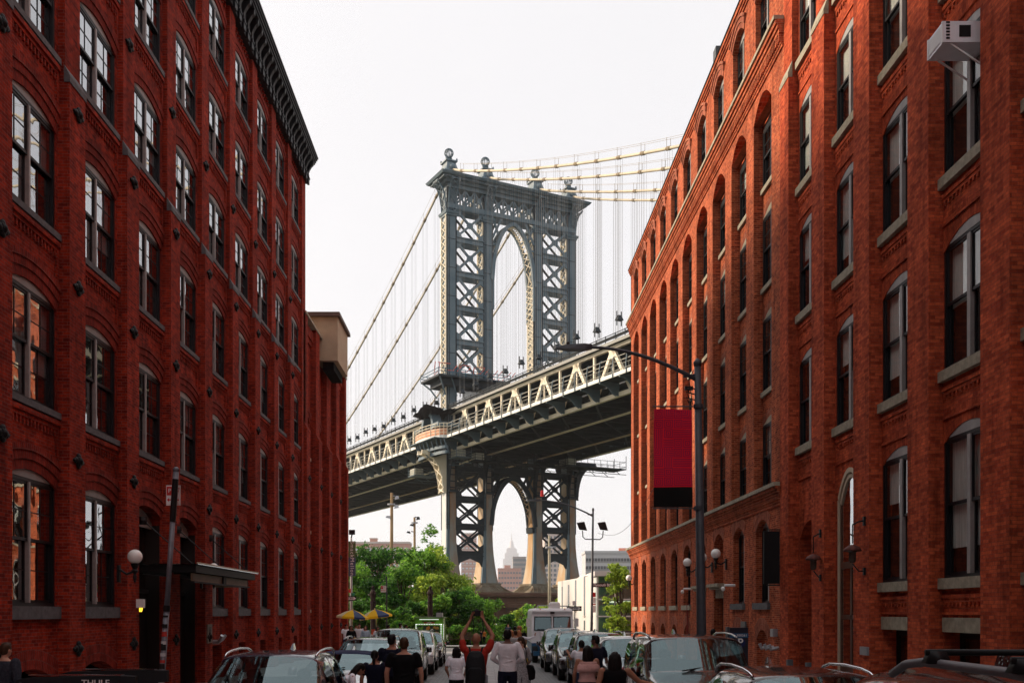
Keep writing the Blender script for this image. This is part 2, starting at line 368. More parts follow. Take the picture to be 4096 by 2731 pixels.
# ================================================================== LEFT BUILDING (tall warehouse)
def PL(d,y,z): return (-9+d, y, CZ+z)
LB=thing('warehouse','tall old dark red brick warehouse on the left with heavy black bracketed cornice','building',(-9,34,0))
wall=MB(); arch=MB(); capm=MB(); pil=[]
ROWS=[(.11,2.83),(4.2,6.6),(7.98,10.34),(11.72,13.85),(15.09,17.2),(18.4,20.45)]
BOT=-3.2; MOD=3.39; TOP=21.3
centers=[19.9+MOD*k for k in range(-1,9)]
for k,yc in enumerate(centers):
    kk=k-1; y0,y1=yc-MOD/2,yc+MOD/2; w0,w1=yc-1.16,yc+1.16; D=-.15
    zs=[BOT]+[ (ROWS[i][1]+ROWS[i+1][0])/2+.25 for i in range(5)]+[TOP]
    door = kk in (2,3)
    for i,(s,c) in enumerate(ROWS):
        rise=.25
        if i==0 and door:
            arched(wall,PL,y0,y1,zs[0],zs[1],w0,w1,BOT,c-rise,rise,D,.3)
        elif i==0:
            # basement window below, main window above
            bz=-1.45 if kk<2 else -1.15
            if kk<2: arched(wall,PL,y0,y1,zs[0],-.55,w0+.02,w1-.02,-2.6,bz-.0,.3,D,.4)
            else: arched(wall,PL,y0,y1,zs[0],-.55,w0+.35,w1-.35,-2.6,-1.15,.02,D,.4)
            arched(wall,PL,y0,y1,-.55,zs[1],w0,w1,s,c-rise,rise,D,.42)
        else: arched(wall,PL,y0,y1,zs[i],zs[i+1],w0,w1,s,c-rise,rise,D,.42)
        ring(arch,PL,w0,w1,c-rise,rise,D,.0,.2,.03); ring(arch,PL,w0,w1,c-rise,rise,D,.2,.37,.055); 
        if i<3: ring(arch,PL,w0-.03,w1+.03,c-rise,rise,D,.37,.5,.08)
        # ledge and toothed recess panel under the sill
        if i>0:
            pbox(wall,PL,D,D+.05,w0-.1,w1+.1,s-.36,s-.27); pbox(wall,PL,D,D+.09,w0-.1,w1+.1,s-.27,s-.17)
            pbox(wall,PL,D,D+.05,w0-.1,w0+.02,s-.95,s-.36); pbox(wall,PL,D,D+.05,w1-.02,w1+.1,s-.95,s-.36); pbox(wall,PL,D,D+.05,w0-.1,w1+.1,s-1.03,s-.95)
            n=15
            for j in range(n):
                yy=w0+.05+(w1-w0-.16)*j/(n-1); pbox(wall,PL,D,D+.04,yy,yy+.06,s-.5,s-.36)
    if kk<2: ring(arch,PL,w0+.02,w1-.02,-1.45,.3,D,0,.2,.02); ring(arch,PL,w0+.02,w1-.02,-1.45,.3,D,.2,.4,.02,)
    # pierced frieze under the cornice
    for j in range(9):
        for r in range(3):
            yy=w0+.12+(w1-w0-.3)*j/8; pbox(wall,PL,D,D+.07,yy+(.05 if r%2 else 0),yy+.09+(.05 if r%2 else 0),20.93+r*.09,20.98+r*.09)
# pilasters: thinner above the stone caps
for k in range(-2,9):
    yc=19.9+MOD*k+MOD/2
    pbox(wall,PL,-.22,0,yc-.39,yc+.39,BOT,TOP+.02) if k<8 else pbox(wall,PL,-.22,0,yc-.39,49.2,BOT,TOP+.02)
    hw=.42
    if k<8:
        pbox(wall,PL,-.2,.11,yc-hw,yc+hw,BOT,11.25)
        a=[(0,11.25),(.13,11.25),(.13,11.38),(0.0,11.62)]
        capm=MB(); capm.rings([[PL(p[0],yc-hw-.02,p[1]) for p in a],[PL(p[0],yc+hw+.02,p[1]) for p in a]]); capm.build('buttress_cap',M_STONE,LB)
pbox(wall,PL,-.6,0,-90,19.9-MOD*1.5-.39,BOT,TOP)       # plain wall carrying on behind the camera
pbox(wall,PL,-14,-.62,49.0,49.2,BOT,TOP)               # end wall
pbox(wall,PL,-14,-.2,-90,49.2,TOP-.0,TOP+.35)
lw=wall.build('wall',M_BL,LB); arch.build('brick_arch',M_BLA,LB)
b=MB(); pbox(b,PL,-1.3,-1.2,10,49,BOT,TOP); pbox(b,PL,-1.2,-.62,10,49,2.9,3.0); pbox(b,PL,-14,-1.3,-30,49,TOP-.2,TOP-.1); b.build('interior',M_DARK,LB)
# cornice with brackets
c=MB(); y0c,y1c=-5,49.55
pbox(c,PL,-.2,.1,y0c,y1c-.25,21.15,21.32); pbox(c,PL,-.2,.13,y0c,y1c-.2,21.32,21.45); pbox(c,PL,-.2,.1,y0c,y1c-.25,21.45,22.2)
pbox(c,PL,-.2,.42,y0c,y1c+.0,22.2,22.3); pbox(c,PL,-.2,.47,y0c,y1c+.04,22.3,22.42); pbox(c,PL,-.2,.52,y0c,y1c+.08,22.42,22.52); pbox(c,PL,-.2,.56,y0c,y1c+.12,22.52,22.6)
co=c.build('cornice',M_CORN,LB)
prof=[(0,0),(.07,0),(.1,.1),(.08,.2),(.13,.34),(.22,.5),(.31,.58),(.33,.75),(0,.75)]
br0=None
y=y1c-.35; nb=0
bm_=MB(); bm_.prism(prof,(0,0,0),(1,0,0),(0,0,1),(0,.2,0)); bm_.box(0,.1,-.03,.23,-.35,0.0); bm_.box(0,.13,-.05,.25,-.1,-.02)
br0=bm_.build('bracket',M_CORN,co,org=(0,0,0))
while y>20:
    o=br0 if nb==0 else copy_tree(br0); o.parent=co
    o.location=Vector(PL(.08,y-.1,21.46))-Vector(LB.location); y-=.62; nb+=1
# wall anchors: black cast rosettes
an=MB()
for a in range(4):
    t=a*math.pi/2; cx,cy=math.cos(t)*.15,math.sin(t)*.12
    an.ell((cx*1.15,-.04,cy),(.13,.06,.10),8,5); an.ell((math.cos(t+.78)*.1,-.05,math.sin(t+.78)*.1),(.06,.06,.06),6,4)
an.ell((0,-.08,0),(.11,.09,.11),8,6); an.ell((-.3,-.03,0),(.06,.05,.05),6,4); an.ell((.3,-.03,0),(.06,.05,.05),6,4)
a0=an.build('wall_anchor',M_BLK,LB,True,org=(0,0,0)); first=True
for k in range(-1,8):
    yc=19.9+MOD*k+MOD/2
    for z in (-.8,3.26,7.0,10.75,14.2):
        o=a0 if first else copy_tree(a0); first=False
        o.location=Vector(PL(.11 if z<11.3 else 0,yc,z))-Vector(LB.location); o.rotation_euler=(0,0,R(90)); o.scale=(.74,.7,.78)
# windows
kw=dict(w=2.32,cols=2,rise=.25,sillm=M_STONE,wsill=2.5,depth=.03,mullm=M_FRAMEG,mull=.07)
for k,yc in enumerate(centers):
    kk=k-1
    for i,(s,cr_) in enumerate(ROWS):
        if i==0 and kk in (2,3): continue
        hh=cr_-s; bl=(0,.45,0,.7,.3)[(kk*2+i*3)%5]
        put_window('L%.2f%g'%(hh,bl),LB,PL,1,yc,s,-.15,h=hh,sill_h=.26 if i==0 else .13,blind=bl,**kw)
    if kk in (2,3): continue
    if kk<2: put_window('Lbase',LB,PL,1,yc,-2.6,-.2,w=2.28,h=1.45,rise=.3,cols=2,lint=False,depth=.3)
    else: put_window('Lbase2',LB,PL,1,yc,-2.6,-.2,w=1.62,h=1.47,rise=.02,cols=1,lint=False,depth=.3)
# recessed entrances: dark timber doors with lights
M_DOOR=mat('dark door paint',(.02,.017,.016),.4)
for kk in (2,3):
    yc=19.9+MOD*kk
    m=MB(); pbox(m,PL,-.62,-.52,yc-1.16,yc+1.16,BOT,.6); 
    for q in (-.55,.0,.55): pbox(m,PL,-.52,-.48,yc+q-.05,yc+q+.05,-2.4,.6)
    pbox(m,PL,-.52,-.46,yc-1.16,yc+1.16,.5,.62)
    pbox(m,PL,-.6,-.17,yc+1.13,yc+1.155,BOT,2.4); dd=m.build('door',M_DOOR,LB); m=MB(); pbox(m,PL,-.6,-.55,yc-1.1,yc+1.1,.62,2.6); m.build('transom',M_GLASS,dd)  # thin dark sheet over the far jamb: doorway shade put into colour
    m=MB(); lp=[(-1.16+2.32*i/8,2.45+.36*(1-(2*i/8-1)**2)) for i in range(9)]; lp=[(-1.16,2.3)]+lp+[(1.16,2.3)]
    m.rings([[PL(-.45,yc+p[0],p[1]) for p in lp],[PL(-.38,yc+p[0],p[1]) for p in lp]]); m.build('lintel',M_LINT,LB)

# ================================================================== LEFT LOW WING
LE=thing('warehouse','lower sunlit red brick wing at the street corner beyond the tall left warehouse','building',(-9,56,0))
wall=MB(); arch=MB(); EB=[51.05+3.5*k for k in range(4)]; TE=14.6
ER=[(.11,2.6),(4.2,6.3),(7.98,10.1)]
for k,yc in enumerate(EB):
    y0,y1=yc-1.75,yc+1.75; w0,w1=yc-.8,yc+.8; D=-.3
    zs=[BOT,3.2,7.2,TE]
    for i,(s,c) in enumerate(ER):
        arched(wall,PL,y0,y1,zs[i],zs[i+1],w0,w1,s,c-.3,.3,D,.4); ring(arch,PL,w0,w1,c-.3,.3,D,0,.2,.05); ring(arch,PL,w0,w1,c-.3,.3,D,.2,.4,.09)
        put_window('E%.1f'%(c-s),LE,PL,1,yc,s,D,w=1.6,h=c-s,rise=.3,cols=1,sillm=M_STONE2,wsill=1.8)
for k in range(-1,4):
    yc=51.05+3.5*k+1.75; yb=yc+.55 if k<3 else 63.5
    pbox(wall,PL,-.32,0,yc-.55,yb,BOT,TE+.15)
    pbox(wall,PL,-.3,.14,yc-.5,yb-.05,BOT,8.9); a=[(0,8.9),(.16,8.9),(.16,9.0),(0.0,9.3)]
    wall.rings([[PL(p[0],yc-.52,p[1]) for p in a],[PL(p[0],yb-.03,p[1]) for p in a]])
    if k<3:
        pbox(wall,PL,-.3,-.15,yc+.55,yc+2.95,TE-.5,TE); pbox(wall,PL,-.3,-.22,yc+.55,yc+2.95,TE-.75,TE-.5)
pbox(wall,PL,-16,-.32,63.3,63.5,BOT,TE); 
wall.build('wall',M_BL,LE); arch.build('brick_arch',M_BLA,LE)
m=MB(); pbox(m,PL,-16,.04,49.22,63.52,TE+.16,TE+.28); m.build('coping',M_STONE2,LE)
m=MB(); pbox(m,PL,-1.3,-1.2,49.3,63.2,BOT,TE); m.build('interior',M_DARK,LE)
first=None
for k in range(0,4):
    yc=51.05+3.5*k+1.75-3.5+.05
    for z in (-.8,3.26,6.6):
        o=copy_tree(a0); o.parent=LE; o.location=Vector(PL(.14,yc+.1,z))-Vector(LE.location)
# beige bay box on the roof edge
M_BEIGE=mat('beige render',(.40,.30,.20),.85,var=.1,vs=2,bump=.2)
BB=thing('roof_hut','beige rendered box hut overhanging the roof edge of the low brick wing','roof hut',PL(-.5,56,13.6))
m=MB(); pbox(m,PL,-1.6,.86,54.1,57.9,13.63,16.0); m.build('wall',M_BEIGE,BB)
m=MB(); pbox(m,PL,-1.8,1.0,53.9,58.1,16.0,16.16); m.box(*[ -9-1.8, -9+.98, 53.95,58.05, CZ+16.16, CZ+16.24]); m.build('roof',mat('brown roof edge',(.10,.06,.05),.7),BB)
m=MB(); pbox(m,PL,0,.6,54.4,57.6,13.2,13.62); m.build('support',M_DARK,BB)

# ================================================================== RIGHT NEAR BUILDING
def PR(d,y,z): return (9.3-d, y, CZ+z)
RB=thing('warehouse','orange red brick warehouse on the near right with stepped buttresses','building',(9.3,20,0))
wall=MB(); arch=MB(); capm=MB()
RC=[28.75,25.95-.35,22.4-.02,19.15,15.9]
RC=[16.42+3.22*k for k in range(5)]          # window centres 15.95 .. 28.83
RR=[(.69,3.79),(4.97,7.75),(8.97,11.7),(12.85,15.45),(16.7,19.2),(20.4,22.7)]
TR=24.2
for k,yc in enumerate(RC):
    y0,y1=yc-1.61,yc+1.61; D=-.19
    hw=1.06 if k<=2 else 1.0
    w0,w1=yc-hw,yc+hw
    zs=[BOT]+[(RR[i][1]+RR[i+1][0])/2+.2 for i in range(5)]+[TR]
    for i,(s,c) in enumerate(RR):
        if i==0 and k==3:   # tall arched entrance
            arched(wall,PR,y0,y1,zs[0],zs[1],yc-.9,yc+.9,BOT,3.0,.75,D,.3)
            continue
        if i==0 and k==4:   # blind recess with doorway
            arched(wall,PR,y0,y1,zs[0],zs[1],w0+.05,w1-.05,BOT,2.2,.5,D,.75)
            continue
        if i==0:
            arched(wall,PR,y0,y1,zs[0],-.12,w0,w1,-2.6,-.42,.001,D,.45)
            arched(wall,PR,y0,y1,-.12,zs[1],w0,w1,s,c-.32,.32,D,.42)
        else: arched(wall,PR,y0,y1,zs[i],zs[i+1],w0,w1,s,c-.32,.32,D,.42)
        ring(arch,PR,w0,w1,c-.32,.32,D,.0,.4,.006)
        pbox(wall,PR,D,D+.05,w0,w1,s-.42,s-.33); pbox(wall,PR,D,D+.03,w0,w1,s-.5,s-.42)
        lo=.95 if i else .7
        pbox(wall,PR,D,D+.04,w0-.05,w0+.05,s-lo,s-.33); pbox(wall,PR,D,D+.04,w0-.05,w1,s-lo-.05,s-lo)
        for j in range(12):
            yy=w0+.08+(w1-w0-.2)*j/11; pbox(wall,PR,D,D+.035,yy,yy+.06,s-.58,s-.5)
        bl=(.5,0,.8,.5,.35)[(k*2+i*3)%5]; put_window('R%.2f%.2f%g'%(c-s,hw,bl),RB,PR,-1,yc,s,D,w=hw*2,h=c-s,rise=.32,cols=2,sillm=M_STONE2,wsill=hw*2+.1,depth=.03,mull=.13,mullm=M_FRAMEG,
                   munt=False,gl=M_GLASS2,lint=M_FRAMEG,blind=bl,sill_h=.22,sill_out=.12)
for k in range(-1,5):
    yc=16.42+3.22*k+1.61
    e0,e1=yc-.5,yc+.5
    if k==4: e0,e1=yc-.5,31.25
    pbox(wall,PR,-.25,0,e0,e1,BOT,TR)
    pbox(wall,PR,-.25,.12,e0-.02,e1+.02 if k<4 else 31.25,BOT,16.3)
    a=[(0,16.3),(.14,16.3),(.14,16.42),(0.0,16.8)]
    capm=MB(); capm.rings([[PR(p[0],e0-.04,p[1]) for p in a],[PR(p[0],e1+.04,p[1]) for p in a]]); capm.build('buttress_cap',M_STONE2,RB)
pbox(wall,PR,-.6,0,-90,16.42-1.61-.5,BOT,TR); pbox(wall,PR,-14,-.25,-90,31.2,TR,TR+.3); pbox(wall,PR,-14,-.25,31.05,31.25,BOT,TR)
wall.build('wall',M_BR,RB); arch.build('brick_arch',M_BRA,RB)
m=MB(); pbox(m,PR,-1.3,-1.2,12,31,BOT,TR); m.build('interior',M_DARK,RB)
# concrete lintels and basement windows
for k in (0,1,2):
    yc=RC[k]; hw=1.06
    m=MB(); pbox(m,PR,-.25,-.16,yc-hw-.02,yc+hw+.02,-.42,-.12); m.build('concrete_lintel',M_STONE2,RB)
    put_window('Rbase%d'%(k>1),RB,PR,-1,yc,-2.6,-.19,w=2*hw,h=2.18,rise=.002,cols=2,lint=False,depth=.35,munt=False,gl=M_GLASS2)
# arched entrance: pale carved surround, glazed door
yc=RC[3]; M_TAN=mat('cream timber',(.50,.42,.30),.6,var=.1)
m=MB(); P2=lambda d,y,z: PR(d,y,z)
ring(m,PR,yc-.80,yc+.80,3.0,.70,-.24,-.04,.08,.07); ring(m,PR,yc-.76,yc+.76,3.0,.66,-.26,-.14,-.04,.06)
for s_ in (-1,1):
    pbox(m,PR,-.25,-.18,yc+s_*.84-.05,yc+s_*.84+.05,BOT,3.0)
o=m.build('entrance_surround',M_TAN,RB)
m=MB(); pbox(m,PR,-.26,-.22,yc-.8,yc-.7,BOT,3.1); pbox(m,PR,-.26,-.22,yc+.7,yc+.8,BOT,3.1); pbox(m,PR,-.26,-.2,yc-.7,yc+.7,1.15,1.32); pbox(m,PR,-.26,-.22,yc-.7,yc+.7,-1.55,-1.4); pbox(m,PR,-.26,-.235,yc-.7,yc+.7,BOT,-1.55); pbox(m,PR,-.26,-.22,yc-.05,yc+.05,-1.4,1.15)
pbox(m,PR,-.26,-.22,yc-.7,yc+.7,-.2,-.08)
dr=m.build('door',mat('brown door varnish',(.09,.04,.025),.45,var=.2),RB)
m=MB(); pbox(m,PR,-.245,-.24,yc-.7,yc+.7,-1.4,3.6); m.build('pane',M_GLASS,dr)
m=MB(); pbox(m,PR,-1.0,-.98,yc-.3,yc+.6,1.5,3.6); 
# side doorway with loading dock rail
yc=RC[4]; m=MB(); pbox(m,PR,-1.0,-.95,yc-.8,yc+.8,BOT,-.0); m.build('door',M_DOOR,RB)
m=MB(); pbox(m,PR,-1.0,-.9,yc-.8,yc+.8,0.0,2.9); m.build('infill_wall',M_BR,RB)
dk=thing('dock_gate','grey timber loading gate between two steel posts at the small doorway on the right','gate',(9.1,yc,0))
for q in (-.9,.9):
    m=MB(); pbox(m,PR,.05,.22,yc+q-.07,yc+q+.07,BOT,-1.45); m.build('post',mat('dock steel',(.10,.11,.12),.5,var=.2),dk)
m=MB(); pbox(m,PR,.1,.18,yc-.83,yc+.83,-2.1,-1.72); pbox(m,PR,.1,.2,yc-.83,yc+.83,-1.7,-1.64); pbox(m,PR,.1,.18,yc-.83,yc+.83,-2.6,-2.16); m.build('board',mat('grey boards',(.16,.16,.16),.6,var=.3,stretch=(1,1,6)),dk)

# ================================================================== RIGHT FAR BUILDING
RF=thing('warehouse','mottled brick warehouse on the far right with tall arched bays and attic windows','building',(9.3,48,0))
wall=MB(); arch=MB(); st=MB()
FC=[33.7+3.18*k for k in range(10)]; YE=64.6; TF=22.1
FRr=[(4.12,6.66),(7.6,10.3),(11.2,13.85),(14.65,16.9)]
for k,yc in enumerate(FC):
    y0,y1=yc-1.59,yc+1.59; w0,w1=yc-1.09,yc+1.09
    if k==0: y0=31.25
    if k==9: y1=YE
    # ground floor, front plane d=0
    g0,g1=yc-.82,yc+.82
    door=k in (2,3)
    if door:
        arched(wall,PR,y0,y1,BOT,3.37,g0,g1,BOT,2.75,.4,0,.5)
    else:
        if k in (0,1,4): arched(wall,PR,y0,y1,BOT,-.15,g0+.1,g1-.1,-2.6,-.95,.35,0,.18)
        else: arched(wall,PR,y0,y1,BOT,-.15,g0+.15,g1-.15,-2.6,-.95,.35,0,.3)
        if k in (0,1,4): wall.face([PR(-.17,g0,-2.7),PR(-.17,g1,-2.7),PR(-.17,g1,-.5),PR(-.17,g0,-.5)])
        arched(wall,PR,y0,y1,-.15,3.37,g0,g1,.3,2.75,.35,0,.4)
        for a,b in ((0,.2),(.2,.4)): ring(arch,PR,g0+.12,g1-.12,-.95,.35,0,a,b,.012+.01*(a>0))
        put_window('Fg%d'%(k>3),RF,PR,-1,yc,.3,0,w=1.64,h=2.8,rise=.35,cols=2,sillm=M_STONE2 if k>3 else M_STONE,wsill=1.9,sill_h=.22,mull=.1,lint=M_FRAMEG,gl=M_GLASS2,fm=M_FRAME,mullm=M_FRAMEG,muntcols=1)
        if k not in (0,1,4): put_window('Fb',RF,PR,-1,yc,-2.6,0,w=1.34,h=2.0,rise=.35,cols=2,lint=M_FRAMEG,depth=.22,munt=False,gl=M_GLASS2)
    for a,b in ((0,.2),(.2,.4)): ring(arch,PR,g0,g1,2.75,.37,0,a,b,.012+.012*(a>0))
    # tall recess from the belt to the arch
    wall.face([PR(0,y0,4.07),PR(0,w0,4.07),PR(0,w0,16.9),PR(0,y0,16.9)]); wall.face([PR(0,w1,4.07),PR(0,y1,4.07),PR(0,y1,16.9),PR(0,w1,16.9)])
    arched(wall,PR,y0,y1,16.9,18.65,w0,w1,16.9,16.9,.62,0,.3)
    wall.face([PR(0,w0,4.07),PR(-.35,w0,4.07),PR(-.35,w0,16.9),PR(0,w0,16.9)]); wall.face([PR(0,w1,4.07),PR(-.35,w1,4.07),PR(-.35,w1,16.9),PR(0,w1,16.9)])
    zs=[4.07,7.1,10.75,14.3,17.6]; v0,v1=yc-1.03,yc+1.03
    for i,(s,c) in enumerate(FRr):
        arched(wall,PR,w0,w1,zs[i],zs[i+1],v0,v1,s,c-.3,.3,-.32,.3)
        if i<3: ring(arch,PR,v0,v1,c-.3,.3,-.32,0,.3,.008)
        put_window('F%.2f%s'%(c-s,'b' if (k+i)%4==0 else ''),RF,PR,-1,yc,s,-.32,w=2.06,h=c-s,rise=.3,cols=2,mull=.08,sillm=M_STONE2,wsill=2.08,depth=.005,lint=M_STONE2 if i<3 else M_FRAME,gl=M_GLASS2,muntcols=2,blind=.5 if (k+i)%4==0 else 0)
    # attic
    a0_,a1_=yc-.85,yc+.85
    arched(wall,PR,y0,y1,18.65,TF-.0,a0_,a1_,19.0,21.05,.4,0,.4)
    ring(arch,PR,a0_,a1_,21.05,.4,0,0,.18,.03); ring(arch,PR,a0_,a1_,21.05,.4,0,.18,.34,.06); ring(arch,PR,a0_-.05,a1_+.05,21.05,.4,0,.34,.44,.1)
    put_window('Fa',RF,PR,-1,yc,19.0,0,w=1.7,h=2.45,rise=.4,cols=2,depth=.2,mull=.09,muntcols=2,mullm=M_FRAMEG,lint=M_FRAMEG)
def corbel(z0,z1,led):
    "corbelled brick band with teeth, then a stone ledge"
    h=(z1-z0); n=int((YE-31.25)/.16)
    pbox(wall,PR,0,.05,31.26,YE,z0,z0+.1); pbox(wall,PR,0,.08,31.26,YE,z0+.1,z0+.18)
    for j in range(n):
        y=31.3+j*.16; pbox(wall,PR,0,.14,y,y+.08,z0+.18,z0+h*.5)
    pbox(wall,PR,0,.15,31.26,YE+.05,z0+h*.5,z0+h*.66); pbox(wall,PR,0,.2,31.26,YE+.1,z0+h*.66,z0+h*.82); pbox(wall,PR,0,.26,31.26,YE+.15,z0+h*.82,z1)
    pbox(st,PR,-.2,.32,31.26,YE+.2,z1,z1+.12)
corbel(3.38,3.96,1); corbel(17.75,18.6,1)
wall.face([PR(0,31.25,3.37),PR(0,YE,3.37),PR(0,YE,4.07),PR(0,31.25,4.07)])
for a,b,p in ((21.75,21.85,.05),(21.85,21.95,.1),(21.95,22.1,.15)): pbox(wall,PR,-.1,p,31.26,YE+.05,a,b)
pbox(wall,PR,-14,-.3,31.3,YE,TF-.1,TF); pbox(wall,PR,-14,0,YE-.2,YE,BOT,TF)
wall.build('wall',M_BF,RF); arch.build('brick_arch',M_BFA,RF); st.build('ledge',M_STONE2,RF)
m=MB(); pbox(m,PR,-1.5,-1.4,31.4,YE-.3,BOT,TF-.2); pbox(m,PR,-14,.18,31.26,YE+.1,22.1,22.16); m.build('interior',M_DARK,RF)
for k in (2,3):
    yc=FC[k]
    m=MB(); pbox(m,PR,-.45,-.35,yc-.82,yc+.82,BOT,.55); m.build('door',M_DOOR,RF)
    m=MB(); pbox(m,PR,-.32,-.06,yc-.82,yc+.82,.55,1.0); m.build('carved_lintel',M_STONE2,RF)
    m=MB(); pbox(m,PR,-.3,.28,yc-.98,yc+.98,1.0,1.12); pbox(m,PR,-.3,.18,yc-.9,yc+.9,.9,1.0); m.build('door_hood',M_STONE2,RF)
    m=MB(); pbox(m,PR,-.42,-.36,yc-.82,yc+.82,1.12,3.1); m.build('infill_wall',M_BF,RF)
# plumbing vents on roof
for i,(y,z1) in enumerate(((41.2,1.3),(55.,.8))):
    o=MB(); pbox(o,PR,-.6,-.15,y,y+.5,22.1,22.1+z1); q=o.build('roof_vent',mat('dark steel',(.05,.055,.06),.5),None); tag(q,'%s dark louvred vent box standing on the roof edge of the far right warehouse'%('taller, nearer' if i==0 else 'smaller, farther'),'vent')
# ================================================================== GROUND
def groundmat():
    m,t,b=newmat('cobbles and concrete'); L=t.links
    g=N(t,'ShaderNodeNewGeometry'); bt=N(t,'ShaderNodeTexBrick'); bt.inputs['Scale'].default_value=1; bt.inputs['Brick Width'].default_value=.28; bt.inputs['Row Height'].default_value=.14
    bt.inputs['Mortar Size'].default_value=.014; bt.inputs['Color1'].default_value=(.19,.185,.18,1); bt.inputs['Color2'].default_value=(.11,.11,.115,1); bt.inputs['Mortar'].default_value=(.035,.035,.035,1)
    n=N(t,'ShaderNodeTexNoise'); n.inputs['Scale'].default_value=3; L.new(g.outputs['Position'],n.inputs['Vector'])
    wm=N(t,'ShaderNodeVectorMath',operation='MULTIPLY_ADD'); wm.inputs[1].default_value=(.06,.06,0); L.new(n.outputs[1],wm.inputs[0]); L.new(g.outputs['Position'],wm.inputs[2]); L.new(wm.outputs[0],bt.inputs['Vector'])
    L.new(bt.outputs[0],b.inputs['Base Color']); b.inputs['Roughness'].default_value=.6
    bm=N(t,'ShaderNodeBump',invert=True); bm.inputs['Strength'].default_value=1; bm.inputs['Distance'].default_value=.03; L.new(bt.outputs[1],bm.inputs['Height']); L.new(bm.outputs[0],b.inputs['Normal'])
    return m
M_COB=groundmat()
M_CONC=mat('worn concrete',(.24,.235,.235),.7,col2=(.38,.37,.36),vs=1.6,bump=.3)
M_ASPH=mat('asphalt path',(.09,.09,.095),.8,col2=(.15,.15,.155),vs=2,bump=.3)
def slabmat():
    m=groundmat(); m.name='pale stone slabs'; t=m.node_tree
    for n in t.nodes:
        if n.type=='TEX_BRICK':
            n.inputs['Brick Width'].default_value=.62; n.inputs['Row Height'].default_value=.3; n.inputs['Color1'].default_value=(.36,.34,.34,1); n.inputs['Color2'].default_value=(.25,.24,.24,1); n.inputs['Mortar'].default_value=(.10,.10,.10,1); n.inputs['Mortar Size'].default_value=.01
    return m
M_SLAB=slabmat()
M_SOIL=mat('park soil',(.05,.06,.03),.95,var=.3)
def sheet(name,x0,x1,y0,y1,dz,m,step=3):
    b=MB(); n=max(1,int((y1-y0)/step)); ys=[y0+(y1-y0)*i/n for i in range(n+1)]
    for a,c in zip(ys,ys[1:]): b.face([(x0,a,gz(a)+dz),(x1,a,gz(a)+dz),(x1,c,gz(c)+dz),(x0,c,gz(c)+dz)])
    return tag(b.build(name,m),kind='structure')
b=MB(); ys=[-100,22]+[22+90*i/20 for i in range(1,21)]+[200,400]
for a,c in zip(ys,ys[1:]): b.face([(-200,a,gz(a)-.02),(200,a,gz(a)-.02),(200,c,gz(c)-.02),(-200,c,gz(c)-.02)])
tag(b.build('ground',M_SOIL),kind='structure')
b=MB(); b.face([(-9000,400,-.63),(9000,400,-.63),(9000,12000,-.63),(-9000,12000,-.63)]); b.face([(-9000,-3000,-.63),(-200,-3000,-.63),(-200,400,-.63),(-9000,400,-.63)]); b.face([(200,-3000,-.63),(9000,-3000,-.63),(9000,400,-.63),(200,400,-.63)])
tag(b.build('water',mat('river water',(.12,.14,.15),.15,var=.2,vs=.02,bump=.3,bs=.4)),kind='structure')
sheet('road',-4.15,4.75,-90,64,0,M_COB)
sheet('centre_paving',-1.15,1.2,-90,63,.008,M_SLAB)
for nm,x0,x1 in (('sidewalk',-9.25,-4.3),('sidewalk',4.9,9.4)): sheet(nm,x0,x1,-90,63.5,.13,M_CONC)
for x in (-4.3,4.75):
    b=MB(); ys=[-90+153.5*i/30 for i in range(31)]
    for a,c in zip(ys,ys[1:]):
        b.face([(x,a,gz(a)+.135),(x+.15,a,gz(a)+.135),(x+.15,c,gz(c)+.135),(x,c,gz(c)+.135)])
        xx=x+.15 if x<0 else x
        b.face([(xx,a,gz(a)-.05),(xx,a,gz(a)+.135),(xx,c,gz(c)+.135),(xx,c,gz(c)-.05)])
    tag(b.build('kerb',M_STONE),kind='structure')
sheet('cross_street',-60,60,64,73,.0,M_COB)
sheet('crosswalk',-2.6,3.2,59,64.5,.012,M_CONC)
sheet('far_sidewalk',-60,60,73,75.5,.12,M_CONC)
b=MB(); pts=[(-.3,3.4,75.5),(.2,3.0,90),(.1,2.9,105),(-.8,3.0,120),(-3.5,1.2,140),(-9,-4,160)]
for p,q in zip(pts,pts[1:]): b.face([(p[0],p[2],gz(p[2])+.06+.003*(p[2]-75)),(p[1],p[2],gz(p[2])+.06+.003*(p[2]-75)),(q[1],q[2],gz(q[2])+.06+.003*(q[2]-75)),(q[0],q[2],gz(q[2])+.06+.003*(q[2]-75))])
tag(b.build('park_path',M_ASPH),kind='structure')
# ================================================================== SUSPENSION BRIDGE
BC=Vector((4.92,213.75,CZ)); BU=Vector((.887,.462,0)).normalized(); BV=Vector((BU.y,-BU.x,0))
def B(u,v,z): return BC+BU*u+BV*v+Vector((0,0,z))
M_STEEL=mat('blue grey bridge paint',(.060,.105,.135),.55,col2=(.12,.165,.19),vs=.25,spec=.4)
M_STEELD=mat('shaded bridge steel',(.018,.026,.034),.6,col2=(.04,.048,.056),vs=.3)  # darker copy of the steel: shade inside and under the deck is painted in
M_CREAM=mat('sunlit bridge steel',(.72,.62,.44),.6,col2=(.82,.75,.60),vs=.5)  # cream carries the sunlight on left-facing steel in its colour
M_RUSTY=mat('rust streaked bridge paint',(.26,.12,.045),.75,col2=(.24,.27,.26),vs=.35,stretch=(1,1,.35))
M_RUST2=mat('rusted sunlit steel',(.46,.25,.09),.75,col2=(.58,.52,.42),vs=.3,stretch=(1,1,.25))  # rust, with sunlight on the leg sides put into the pale tone
M_PIER=mat('rust brown pier',(.07,.028,.018),.85,col2=(.13,.07,.045),vs=.25,bump=.4,bs=2)
M_CABLE=mat('cable wrapping',(.55,.47,.34),.6,var=.15,vs=.3)
